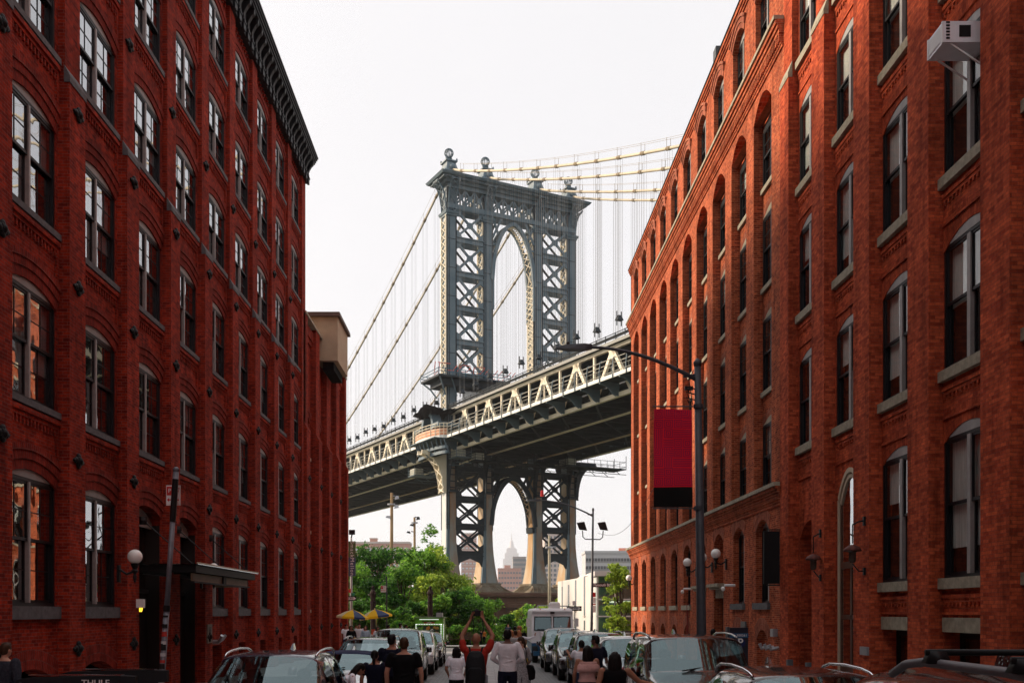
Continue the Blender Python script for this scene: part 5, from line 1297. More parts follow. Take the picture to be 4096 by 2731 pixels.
def oneway(name,label,x,y,z,w,h,arrow_right=True,label_txt='ONE WAY',pole=None):
    t=thing(name,label,'one way sign',(x,y,z)); m=MB(); m.box(x-w/2,x+w/2,y-.02,y,z-h/2,z+h/2); m.build('plate',M_BLKS,t)
    m=MB(); q=[(-w*.46,-h*.26),(w*.26,-h*.26),(w*.26,-h*.42),(w*.47,0),(w*.26,h*.42),(w*.26,h*.26),(-w*.46,h*.26)]
    m.rings([[(x+a,y-.024,z+b) for a,b in q],[(x+a,y-.021,z+b) for a,b in q]]); m.build('arrow',M_WHT,t)
    text(label_txt,'lettering',t,(x-w*.06,y-.027,z),h*.42,M_BLKS,sx=.95,bold=.004)
    return t
# left corner pole with hanging gallery banner
yl=68; xl=place(1405,yl); g=gz(yl)
t=thing('sign_pole','pale corner pole with floodlight on top and one way sign at the left corner','sign pole',(xl,yl,g))
m=MB(); m.tube([(xl,yl,g),(xl,yl,zat(2150,yl))],[.11,.06],10); m.build('pole',mat('pale pole',(.36,.35,.33),.5,var=.15),t,True)
m=MB(); m.box(xl-.15,xl+.25,yl-.1,yl+.1,zat(2137,yl),zat(2118,yl)); m.tube([(xl,yl,zat(2150,yl)),(xl+.05,yl,zat(2137,yl))],.05,6); m.build('floodlight',M_BLKIRON,t)
m=MB(); m.box(xl-.16,xl-.02,yl-.13,yl-.11,zat(2369,yl),zat(2354,yl)); m.build('notice',M_REDS,t)
m=MB(); m.box(xl+.02,xl+.25,yl-.13,yl-.11,zat(2382,yl),zat(2370,yl)); m.build('notice',mat('green sign paint',(.03,.25,.13),.5),t)
t=thing('gallery_banner','tall narrow green and blue banner with vertical lettering at the left corner pole','banner',(place(1410,yl-.2),yl-.2,zat(2303,yl)))
xa,xb=place(1396,yl),place(1424,yl); zm=zat(2228,yl)
m=MB(); m.box(xa,xb,yl-.2,yl-.17,zm,zat(2164,yl)); m.build('green_cloth',mat('banner green',(.10,.15,.06),.7,var=.1),t)
m=MB(); m.box(xa,xb,yl-.2,yl-.17,zat(2303,yl),zm-.003); m.build('blue_cloth',mat('banner blue',(.06,.08,.14),.7,var=.1),t)
text('Smack','lettering',t,((xa+xb)/2,yl-.215,(zm+zat(2164,yl))/2),.36,M_WHT,rot=(90,90,0),space=1.25)
text('Mellon','lettering',t,((xa+xb)/2,yl-.215,(zm+zat(2303,yl))/2),.36,M_WHT,rot=(90,90,0),space=1.25)
oneway('one_way_sign','white arrow one way sign at the left street corner under the gallery banner',place(1403,yl),yl-.25,zat(2392,yl),.84,.30)
# right one-way sign post
yr=60; xr=place(2299,yr); g=gz(yr)
t=thing('sign_post','thin dark sign post in front of the white building','sign post',(xr,yr,g)); m=MB(); m.tube([(xr,yr,g),(xr,yr,zat(2405,yr))],.03,8); m.build('post',M_BLKIRON,t)
m=MB(); m.box(xr-.14,xr+.05,yr-.03,yr-.01,zat(2420,yr),zat(2402,yr)); m.build('small_plate',M_WHT,t)
oneway('one_way_sign','black one way sign with white arrow on the thin post by the step van',place(2298,yr),yr-.05,zat(2432,yr),.84,.28)
# parking regulation pole on the left (leaning, stickered)
yp=13.2; a=Vector((place(621,yp),yp,.13)); b=Vector((place(704,yp),yp,zat(1885,yp)))
t=thing('sign_pole','leaning grey sign pole covered in stickers on the left sidewalk','sign pole',a)
m=MB(); m.tube([a,a.lerp(b,.55)],[.040,.038],12); m.tube([a.lerp(b,.55),a.lerp(b,.84)],[.034,.034],12); m.tube([a.lerp(b,.84),b],[.038,.038],12); m.lathe([(.041,0),(.043,.04),(.02,.06)],b,10); m.build('pole',mat('scuffed steel pole',(.17,.18,.21),.5,metal=.2,col2=(.09,.095,.11),vs=7),t,True)
m=MB(); m.tube([a.lerp(b,.54),a.lerp(b,.56)],.046,12); m.build('clamp',M_BLKIRON,t); m=MB(); m.tube([a.lerp(b,.835),a.lerp(b,.975)],.0405,12); m.build('collar',M_BLKIRON,t)
rn=random.Random(2)
for i in range(17):
    f=.12+.42*i/17+rn.uniform(-.01,.01); p=a.lerp(b,f); hgt=rn.uniform(.02,.09); col=rn.choice([(.6,.6,.6),(.6,.6,.62),(.02,.02,.02),(.5,.04,.03),(.35,.36,.45)])
    m=MB(); m.rings([[ (p.x+.0425*math.cos(q),p.y+.0425*math.sin(q),p.z+zz_) for q in [-2.6+2.0*k/6+rn.uniform(0,.01) for k in range(7)]]+[(p.x+.041*math.cos(q),p.y+.041*math.sin(q),p.z+zz_) for q in [-.6-2.0*k/6 for k in range(7)]] for zz_ in (0,hgt)]); m.build('sticker',mat('sticker %g %g %g'%col,col,.5,var=.1,vs=20,col2=tuple(c*.6 for c in col)),t)
def pksign(name,label,x,y,z,w,h,th,cat='parking sign',post=None):
    t=thing(name,label,cat,(x,y,z),R(th),local=True)
    m=MB(); m.box(-w/2,w/2,-.006,0,-h/2,h/2); m.build('plate',M_WHT,t,org=(0,0,0))
    m=MB(); m.box(-w*.46,w*.46,-.010,-.007,-h*.46,-h*.455); m.box(-w*.46,-w*.05,-.010,-.007,h*.0,h*.44)
    q=[(-.44*w,-.22*h),(-.3*w,-.12*h),(-.3*w,-.19*h),(.4*w,-.19*h),(.4*w,-.25*h),(-.3*w,-.25*h),(-.3*w,-.32*h)]; m.rings([[(p[0],-.011,p[1]) for p in q],[(p[0],-.008,p[1]) for p in q]]); m.build('red_panel',M_REDS,t,org=(0,0,0))
    tx=text('P','lettering',None,(0,0,0),h*.3,M_WHT); tx.parent=t; tx.location=(-w*.25,-.014,h*.22)
    for k in range(4):
        tx=text('NO STANDING'[0:11] if k==0 else 'ANYTIME','lettering',None,(0,0,0),h*.075,M_REDS) if k<2 else None
        if tx: tx.parent=t; tx.location=(w*.22,-.012,h*(.34-.14*k)); tx.scale=(.7,1,1)
    return t
pksign('parking_sign','red and white no parking sign turned edgewise behind the stickered pole',place(690,13.3),13.34,zat(1979,13.3),.19,.27,0)
yn=60; xn=place(1546,yn); g=gz(yn)
t=thing('sign_pole','thin dark pole in front of the park trees left of the juice cart','sign pole',(xn,yn,g)); m=MB(); m.tube([(xn,yn,g),(xn,yn,zat(2308,yn))],.045,8); m.lathe([(.06,0),(.03,.08)],(xn,yn,zat(2308,yn)),8); m.build('pole',M_POLED,t)
pksign('parking_sign','small red and white no standing sign on the thin pole before the park trees',place(1534,yn),yn-.06,zat(2354,yn),.33,.40,0)
# wooden poles with lamps
for i,(xn_,ytop,Y,wd,lb) in enumerate(((1565,1970,95,.17,'tallest weathered wooden pole with lamps, left of the near bridge leg'),(1658,2068,110,.15,'shorter distant wooden pole with lamps above the feathery tree'),(2197,2140,92,.14,'slender pale pole in front of the right bridge legs'))):
    x=place(xn_,Y); g=gz(Y); zt_=zat(ytop,Y); t=thing('utility_pole',lb,'utility pole',(x,Y,g)); m=MB(); m.tube([(x,Y,g),(x+.02,Y,g+5),(x+(.05 if i==0 else 0),Y,zt_)],[wd*1.25,wd*1.05,wd*.8],10); m.build('shaft',M_WOOD if i<2 else mat('pale wood',(.30,.27,.20),.8,var=.2),t,True)
    m=MB(); zc=zt_-.6 if i==1 else zt_-1.1
    for a_ in range(8): m.beam((x+.33*math.cos(a_*.785),Y+.33*math.sin(a_*.785),zc),(x+.33*math.cos(a_*.785+.785),Y+.33*math.sin(a_*.785+.785),zc),.07,.14)
    if i==0: 
        for zq in (zat(2268,Y),zat(2282,Y)): m.beam((x-.35,Y-.2,zq),(x+.9 if zq>zat(2275,Y) else x+.35,Y-.2,zq),.1)
        m.box(x-.5,x-.2,Y-.3,Y-.1,zat(2302,Y),zat(2288,Y)); m.tube([(x-.22,Y-.1,gz(Y)),(x-.2,Y-.1,zat(2290,Y))],.07,6)
    m.build('bracket',M_ALU,t)
    for (dx,zq,s) in (((.55,zt_-.5,1),(-.3,zt_-2.4,-1),(.5,zt_-1.35,1)) if i==0 else (((.4,zt_-.15,1),(-.65,zt_-1.75,-1),(-.3,zt_-.95,-1)) if i==1 else ((.25,zt_-.5,1),))):
        m=MB(); m.tube([(x,Y,zq+.15),(x+dx*.6,Y,zq+.2)],.05,5); m.rings([[(x+dx-.22,Y-.15,zq-.05-.12*s),(x+dx+.22,Y-.15,zq-.05+.0*s),(x+dx+.22,Y+.15,zq-.05),(x+dx-.22,Y+.15,zq-.05-.1*s)],[(x+dx-.12,Y-.1,zq+.22),(x+dx+.14,Y-.1,zq+.2),(x+dx+.14,Y+.1,zq+.2),(x+dx-.12,Y+.1,zq+.22)]]); m.build('lamp',M_ALU if i==0 else M_BLKIRON,t)
# dark iron bollard posts with ball finials
for xn_,lb in ((1492,'dark iron post with ball finial rising behind the yellow umbrellas'),(1721,'dark iron post with ball finial rising behind the green juice cart')):
    Y=76; x=place(xn_,Y); g=gz(Y)+.1; zt_=zat(2343,Y); H=zt_-g; t=thing('iron_post',lb,'iron post',(x,Y,g))
    m=MB(); m.lathe([(.26,0),(.26,H*.25),(.2,H*.26),(.2,H*.72),(.25,H*.725),(.25,H*.74),(.19,H*.745),(.19,H*.85),(.25,H*.87),(.23,H*.9),(.12,H*.94),(.12,H*.955),(.04,H*.96)],(x,Y,g),8); m.build('shaft',mat('rusted dark iron',(.014,.008,.008),.7,col2=(.03,.015,.013),vs=4),t)
    m=MB(); m.ell((x,Y,zt_-.09),(.11,.11,.11)); m.build('ball',MATS['rusted dark iron'],t,True)
# overhead wire from floodlight lamp to the right building
m=MB(); A_=Vector((x2+.3,y2,zat(2130,y2))); Bp=Vector((9.2,55,zat(1950,55))); m.tube([A_.lerp(Bp,i/12)+Vector((0,0,-1.1*math.sin(math.pi*i/12))) for i in range(13)],.012,4); tag(m.build('overhead_wire',M_BLKIRON),'thin sagging wire from the corner lamp to the right warehouse','wire')

# --- globe wall lamps
def globe_lamp(label,x,y,z,side,r=.19,grp='white globe lamps'):
    t=thing('globe_lamp',label,'globe lamp',(x,y,z),0,grp); m=MB(); m.ell((x,y,z),(r,r,r),18,12); m.build('globe',M_GLOBE,t,True)
    m=MB(); m.lathe([(.02,-.62),(.05,-.5),(.035,-.42),(.08,-.34),(.05,-.3),(.09,-.22),(.1,-.17),(.06,-.155)],(x,y,z),10); m.tube([(x,y,z-.35),(x+side*.2,y,z-.42),(x+side*.38,y,z-.3)],.03,6); m.box(min(x+side*.36,x+side*.42),max(x+side*.36,x+side*.42),y-.06,y+.06,z-.62,z-.2); m.build('bracket',M_BLKIRON,t); return t
globe_lamp('large white globe lamp at the near end of the black entrance canopy',-8.5,24.0,zat(2225,24),-1,.175)
globe_lamp('white globe lamp half hidden behind the far end of the entrance canopy',-8.55,31.1,zat(2273,31.1),-1,.175)
globe_lamp('white globe lamp right of the doorway with the tallest bracket, right of the banner pole',9.3-.45,38.6,zat(2213,38.6),1,.19)
globe_lamp('white globe lamp left of the banner pole beside the first door hood',9.3-.45,44.1,zat(2248,44.1),1,.19)
globe_lamp('white globe lamp peeking out from behind the banner pole',9.3-.45,41.0,zat(2228,41.),1,.19)
globe_lamp('pinkish white globe lamp at the far corner of the right warehouse beside the street tree',9.3-.3,63.3,zat(2310,63.3),1,.20)
# --- entrance canopy
t=thing('entrance_canopy','black steel and glass canopy hung on rods over the left doorways','canopy',(-8.3,28.8,CZ+1.2))
m=MB(); m.box(-9,-7.5,25.6,25.72,CZ+1.02,CZ+1.2); m.box(-9,-7.5,32.0,32.12,CZ+1.02,CZ+1.2); m.box(-7.62,-7.5,25.72,32.0,CZ+1.02,CZ+1.2); m.box(-9,-8.9,25.72,32,CZ+.98,CZ+1.2)
for k in range(1,5): m.box(-8.9,-7.62,25.6+k*1.3,25.6+k*1.3+.06,CZ+1.06,CZ+1.18)
m.box(-7.75,-7.62,25.9,31.9,CZ+.76,CZ+.8); m.box(-7.75,-7.66,28.9,29.2,CZ+.76,CZ+1.02); m.build('frame',M_BLK,t)
m=MB(); m.box(-9,-7.42,25.5,32.2,CZ+1.215,CZ+1.235); m.build('glass_roof',glassmat('canopy glass',.1,tint=(.25,.33,.32)),t)
m=MB(); m.box(-7.45,-7.40,25.5,32.2,CZ+1.238,CZ+1.27); m.build('pale_edge',M_TAN,t)
for a_,b_ in ((26.0,28.9),(29.2,31.9)): m=MB(); m.box(-7.75,-7.70,a_,b_,CZ+.8,CZ+1.01); m.box(-7.75,-7.7,a_,b_,CZ+.8,CZ+1.0) if False else None; m.build('sign_panel',mat('tan panel',(.30,.24,.16),.6,var=.15,vs=3),t)
m=MB(); m.box(-8.8,-7.75,31.86,31.9,CZ+.78,CZ+1.0); m.build('sign_panel',MATS['tan panel'],t)
for yy in (25.7,28.6,31.9):
    m=MB(); m.tube([(-8.88,yy-.0,CZ+2.35),(-7.6,yy+.0,CZ+1.22)],.018,6); m.lathe([(.1,-.1),(.12,0),(.1,.1)],(-8.9,yy,CZ+2.35),8); m.build('tie_rod',M_BLKIRON,t)
m=MB(); m.box(-8.88,-8.7,25.15,25.3,CZ+.1,CZ+.32); tag(m.build('security_light',M_WHT),'small white security light on the pillar left of the dark doorway','security light')
M_AMB=mat('amber lamp glass',(.9,.5,.05),.4,emit=(1,.55,.03),es=2.2)
t=thing('door_lamp','small glowing amber wall lamp inside the dark left doorway','wall lamp',(-9.0,25.6,CZ+.0)); m=MB(); m.rings([[( -8.98,25.48,CZ+.0),(-8.88,25.48,CZ+0),(-8.88,25.58,CZ+0),(-8.98,25.58,CZ+0)],[( -9.02,25.44,CZ+.22),(-8.84,25.44,CZ+.22),(-8.84,25.62,CZ+.22),(-9.02,25.62,CZ+.22)]]); m.build('shade',M_AMB,t)
m=MB(); m.box(-9.0,-8.86,25.46,25.6,CZ+.225,CZ+.25); m.build('cap',M_BLKIRON,t)
t=thing('wall_plaque','weathered metal plaque with numerals on the wall right of the left doorways','plaque',(-8.86,31.8,CZ-.7)); m=MB(); m.box(-8.9,-8.86,31.5,32.05,CZ-1.0,CZ-.4); m.build('plate',mat('weathered bronze',(.12,.11,.085),.6,var=.4,vs=12),t)
text('66','numerals',t,(-8.855,31.78,CZ-.58),.26,M_BLKIRON,rot=(90,0,90))
t=thing('standpipe','silver twin siamese standpipe on the brick wall beside the plaque','standpipe',(-8.98,33.0,CZ-.9)); m=MB()
m.tube([(-9.1,33.0,CZ-1.0),(-8.9,33.0,CZ-1.0)],.07,8)
for s in (-1,1): m.tube([(-8.92,33.0,CZ-1.0),(-8.82,33+s*.12,CZ-.92),(-8.74,33+s*.22,CZ-.78)],.055,8)
m.build('body',M_ALU,t)
# --- hanging iron lanterns at the right entrance
M_RUSTL=mat('rusty lantern',(.13,.035,.025),.7,col2=(.06,.02,.015),vs=10)
for (x_,y_,zn,lb) in ((8.87,24.2,2200,'larger rusty hooded lantern hanging beside the tall glazed entrance'),(8.97,27.4,2235,'smaller rusty hooded lantern hanging by the blind doorway')):
    z=zat(zn,y_); t=thing('hanging_lantern',lb,'lantern',(x_,y_,z),0,'rusty wall lanterns')
    m=MB(); m.lathe([(.21,-.02),(.22,0),(.17,.07),(.09,.12),(.03,.14)],(x_,y_,z),14); m.build('hood',M_RUSTL,t,True)
    m=MB(); m.lathe([(.06,-.3),(.09,-.24),(.09,-.05),(.12,-.02)],(x_,y_,z),8); m.build('glass',mat('smoky lantern glass',(.05,.04,.03),.2),t)
    m=MB(); m.tube([(x_,y_,z+.17),(x_,y_,z+.62)],.014,5)
    m.tube([(x_,y_,z+.62),(x_+.15,y_,z+.7),(9.18,y_,z+.72)],.02,5); m.box(9.13,9.185,y_-.04,y_+.04,z+.6,z+.82); m.tube([(x_,y_,z-.32),(x_+.15,y_,z-.5),(9.18,y_,z-.5)],.018,5); m.box(9.13,9.185,y_-.04,y_+.04,z-.6,z-.42); m.build('iron_bracket',M_BLKIRON,t)
# black projecting blank sign on the right far building
t=thing('blade_sign','plain black rectangular sign standing out from the wall left of the near pilasters','blade sign',(8.95,32.2,CZ+1.8)); m=MB(); m.box(8.70,9.2,31.34,31.40,CZ+.88,CZ+2.54); m.build('panel',M_BLK,t)
m=MB(); [m.beam((8.8,31.37,z_),(9.3,31.37,z_),.04) for z_ in (CZ+.84,CZ+2.58)]; m.build('bracket',M_BLKIRON,t)
for (y_,zn,lb) in ((37.4,2345,'white dome security camera at the door hood right of the banner pole'),(45.2,2358,'white dome security camera left of the doors by the drain pipe')):
    z=zat(zn,y_); t=thing('security_camera',lb,'security camera',(9.1,y_,z)); m=MB(); m.ell((8.85,y_,z-.08),(.08,.08,.09)); m.build('dome',M_GLOBE,t,True); m=MB(); m.tube([(9.3,y_,z+.05),(8.9,y_,z+.05)],.05,6); m.build('arm',M_WHT,t)
# window air conditioner
t=thing('air_conditioner','white window air conditioner jutting out high on the near right facade','air conditioner',(8.5,18.3,zat(160,19)))
ya,yb=19.0,19.66; xi,xo=9.6,8.70; zb2,zt2=CZ+10.86,CZ+11.26
m=MB(); m.box(xo,xi,ya,yb,zb2,zt2); m.build('case',mat('white enamel case',(.80,.80,.84),.4,var=.06),t)
m=MB()
for k in range(9): m.box(xo-.012,xo-.002,ya+.05,yb-.05,zb2+.06+k*(zt2-zb2-.1)/9,zb2+.085+k*(zt2-zb2-.1)/9)
m.box(xo-.02,xo,ya,ya+.04,zb2,zt2); m.box(xo-.02,xo,yb-.04,yb,zb2,zt2); m.build('front_grille',M_WHT,t)
m=MB(); m.box(xo+.3,xo+.52,ya-.01,ya-.002,zb2+.1,zt2-.08); 
for k in range(6): m.box(xo+.05,xo+.12,ya-.01,ya-.002,zb2+.06+k*.06,zb2+.09+k*.06)
m.build('side_vent',M_BLKIRON,t)
m=MB(); m.beam((xo+.15,ya+.05,zb2),(9.45,ya+.05,zb2-.4),.03); m.beam((xo+.15,yb-.05,zb2),(9.45,yb-.05,zb2-.4),.03); m.build('support_strut',M_WHT,t)
# parking meter kiosk
yk=29.5; xk=place(2950,yk)
t=thing('parking_pillar','dark blue parking payment pillar with a white P and number 300261','parking meter',(xk,yk,.1)); zk0,zk1=.1,zat(2508,yk)
w=.42; m=MB(); m.rings([[(xk-.27,yk-.16,z),(xk+.27,yk-.16,z),(xk+.27+s,yk+.16,z),(xk-.27,yk+.16,z)] for z,s in ((zk0,0),(zk1-.5,.0),(zk1,0))]); m.build('body',mat('dark blue enamel',(.006,.010,.022),.3,var=0),t)
m=MB(); m.box(xk-.272,xk+.272,yk-.175,yk-.162,zat(2548,yk),zat(2530,yk)); m.build('blue_band',mat('band blue',(.02,.09,.19),.4,var=0),t)
m=MB(); m.lathe([(.01,-.003),(.15,-.0025),(.15,.0),(.01,.003)],(0,0,0),20); o=m.build('roundel',mat('roundel blue',(.01,.02,.09),.4,var=0),t,org=(0,0,0)); o.rotation_euler=(R(90),0,0); o.location=Vector((xk+.04,yk-.165,zat(2568,yk)))-Vector(t.location)
text('P','letter',t,(xk+.04,yk-.176,zat(2568,yk)),.32,M_WHT,bold=.004); text('300261','number',t,(xk+.08,yk-.182,zat(2539,yk)),.095,M_WHT,space=1.1)
m=MB(); m.box(xk-.34,xk-.275,yk-.16,yk+.1,zk0,zk1+.02); m.build('side_panel',M_POLED,t)
# small wall things on the right
m=MB(); m.box(9.14,9.3,31.9,32.2,CZ-.8,CZ-.55); tag(m.build('junction_box',M_ALU),'small pale junction box above the standpipe inside the bricked arch on the right','junction box')
t=thing('standpipe','silver standpipe caps low on the wall under the junction box on the right','standpipe',(9.2,32.6,.9))
for k in range(3): m=MB(); m.tube([(9.3,31.2+k*.55+.6,CZ-1.15),(9.05,31.2+k*.55+.6,CZ-1.2),(9.0,31.2+k*.55+.6,CZ-1.05)],.06,8); m.build('cap',M_ALU,t)
m=MB(); m.box(9.12,9.18,23.95,24.4,CZ-1.05,CZ-.85); tag(m.build('wall_box',M_ALU),'small grey metal box on the buttress near the basement windows','metal box')
m=MB(); m.box(9.2,9.26,35.6,36.2,CZ-1.0,CZ-.35); tag(m.build('wall_plaque',mat('grey plaque',(.12,.12,.12),.6,var=.2,vs=14)),'grey metal plaque on the wall left of the parking pillar','plaque')
m=MB(); m.tube([(9.22,45.9,.3),(9.22,45.9,CZ+.4)],.045,8); tag(m.build('drain_pipe',mat('red pipe',(.20,.03,.02),.5)),'thin red drain pipe between the low windows and the first door on the right','pipe')
# handrail by the right basement windows
t=thing('handrail','long black handrail along the basement windows of the far right warehouse','handrail',(8,54,.2)); m=MB(); zr=zat(2535,50)
m.tube([(8.1,46,zr),(8.1,64,zr-.12)],.03,6); m.tube([(8.1,64,zr-.12),(9.3,64,zr-.12)],.03,6)
for k in range(8): m.tube([(8.1,46+k*2.57,gz(50)+.13),(8.1,46+k*2.57,zr)],.03,6)
m.tube([(8.1,46,zr-.45),(8.1,64,zr-.55)],.018,5); m.build('rail',M_BLKIRON,t)
t=thing('step_bench','dark wooden bench backs by the park path behind the photographer','bench',(place(1840,77),77,gz(77)+.1)); xb_=place(1840,77); g=gz(77)+.1
m=MB(); [m.box(xb_-.9,xb_+.9,77.3,77.35,g+.45+k*.14,g+.55+k*.14) for k in range(4)]; m.build('backrest',mat('dark bench wood',(.07,.045,.03),.7),t)
m=MB(); m.box(xb_-.9,xb_+.9,76.85,77.3,g+.42,g+.47); m.build('seat',MATS['dark bench wood'],t)
for s in (-.8,.8): m=MB(); m.box(xb_+s-.04,xb_+s+.04,76.9,77.3,g,g+.42); m.build('leg',M_BLKIRON,t)
t=thing('litter_bag','tall bright yellow bag standing at the roadside near the phone taking group','bag',(place(2097,43),43,gz(43)))
m=MB(); m.lathe([(.17,.0),(.21,.1),(.22,.6),(.2,.85),(.12,.95)],(place(2097,43),43,gz(43)),10); m.build('sack',mat('yellow sack',(.55,.38,.02),.5,var=.1),t,True)
# pigeons or cups omitted: none visible
# --- umbrellas and vendor cart
M_YEL=clothmat('yellow umbrella cloth',(1.0,.62,.01)); M_NAVY=clothmat('navy umbrella cloth',(.015,.04,.13),.2); M_CRM=clothmat('cream umbrella cloth',(.85,.75,.5))
def umbrella(label,x,y,ztop,r,h,tilt,seed):
    g=gz(y)+.1; t=thing('cart_umbrella',label,'umbrella',(x,y,g),0,'vendor umbrellas'); n=8; rn=random.Random(seed); mats=[M_YEL,M_NAVY]; 
    rx_=Matrix.Rotation(R(tilt),3,'Y'); c=Vector((x,y,ztop))
    def pp(a,f,z): return c+rx_@Vector((r*f*math.cos(a),r*f*math.sin(a),z))
    for k in range(n):
        a0_,a1_=2*math.pi*(k+.3)/n,2*math.pi*(k+1.3)/n; m=MB()
        for (f0,z0),(f1,z1) in (((.02,0),(.5,-h*.28)),((.5,-h*.28),(.85,-h*.62)),((.85,-h*.62),(1,-h*.78)),((1,-h*.78),(1.0,-h))):
            am=(a0_+a1_)/2; s=.955
            m.face([pp(a0_,f0,z0),pp(am,f0*s,z0),pp(am,f1*s,z1),pp(a0_,f1,z1)]); m.face([pp(am,f0*s,z0),pp(a1_,f0,z0),pp(a1_,f1,z1),pp(am,f1*s,z1)])
        m.build('panel',M_NAVY if k in (6,2) else (M_CRM if k==4 else M_YEL),t)
    m=MB(); m.tube([c+Vector((0,0,.06)),c+rx_@Vector((0,0,-h)),Vector((x-math.sin(R(tilt))*1.6,y,g+.2))],.028,8); m.build('pole',mat('pale umbrella pole',(.6,.5,.35),.5),t)
    m=MB()
    for k in range(n): a0_=2*math.pi*(k+.3)/n; m.beam(pp(a0_,.02,-.03),pp(a0_,.98,-h*.78),.015)
    m.build('rib',M_BLKIRON,t)
umbrella('yellow and navy parasol partly hidden by the corner of the left building',place(1412,57),57,zat(2437,57),.92,.52,4,1)
umbrella('yellow, cream and navy parasol leaning over the vendor cart in front of the trees',place(1499,59),59,zat(2435,59),.98,.55,-8,2)
t=thing('vendor_cart','small street vendor cart with boxes and bottles under the two parasols','vendor cart',(place(1480,58.5),58.5,gz(58)+.1)); x=place(1480,58.5); g=gz(58)+.1
m=MB(); m.box(x-.8,x+.8,58.1,58.9,g+.25,g+1.05); m.build('body',M_ALU,t); m=MB(); m.box(x-.85,x+.85,58.05,58.95,g+1.055,g+1.1); m.build('counter',M_WHT,t)
for k,(dx,c_) in enumerate(((-.6,(.6,.5,.2)),(-.35,(.5,.45,.3)),(-.05,(.1,.3,.1)),(.2,(.55,.1,.05)),(.5,(.6,.55,.5)))): m=MB(); m.box(x+dx-.1,x+dx+.1,58.3,58.5,g+1.105,g+1.35+.06*(k%2)); m.build('goods_box',mat('goods %d'%k,c_,.6),t)
for s in (-.5,.5): m=MB(); m.tube([(x+s,58.05,g+.22),(x+s,58.12,g+.22)],.22,14); m.build('wheel',M_BLKIRON,t)
# ================================================================== VEHICLES
def paint(name,col,metal=.3,rough=.22,drops=True):
    m,t,b=newmat(name); L=t.links
    b.inputs['Base Color'].default_value=(*col,1); b.inputs['Metallic'].default_value=metal; b.inputs['Roughness'].default_value=rough; b.inputs['Coat Weight'].default_value=1; b.inputs['Coat Roughness'].default_value=.03; b.inputs['Specular IOR Level'].default_value=.6
    if drops:   # rain beads
        tcn=N(t,'ShaderNodeTexCoord'); v=N(t,'ShaderNodeTexVoronoi'); v.inputs['Scale'].default_value=38; L.new(tcn.outputs['Object'],v.inputs['Vector'])
        r=N(t,'ShaderNodeMapRange'); r.inputs[1].default_value=.12; r.inputs[2].default_value=.28; r.inputs[3].default_value=1; r.inputs[4].default_value=0; L.new(v.outputs['Distance'],r.inputs[0])
        bp=N(t,'ShaderNodeBump'); bp.inputs['Strength'].default_value=.35; bp.inputs['Distance'].default_value=.01; L.new(r.outputs[0],bp.inputs['Height']); L.new(bp.outputs[0],b.inputs['Coat Normal']); L.new(bp.outputs[0],b.inputs['Normal'])
    MATS[name]=m; return m
M_CGL=glassmat('car glass',.12,tint=(.55,.62,.62),wave=0,gcol=(.68,.88,.92)); M_TYRE=mat('tyre rubber',(.015,.015,.016),.8); M_RIM=mat('alloy rim',(.35,.35,.36),.3,metal=.8); M_CHR=mat('chrome trim',(.6,.6,.62),.15,metal=1,var=0); M_TRIM=mat('black car trim',(.012,.012,.013),.45)
M_HL=mat('headlight glass',(.5,.52,.55),.1,spec=.9); M_SEAT=mat('car seat',(.03,.03,.032),.8); M_PLATE=mat('number plate',(.7,.62,.35),.5)
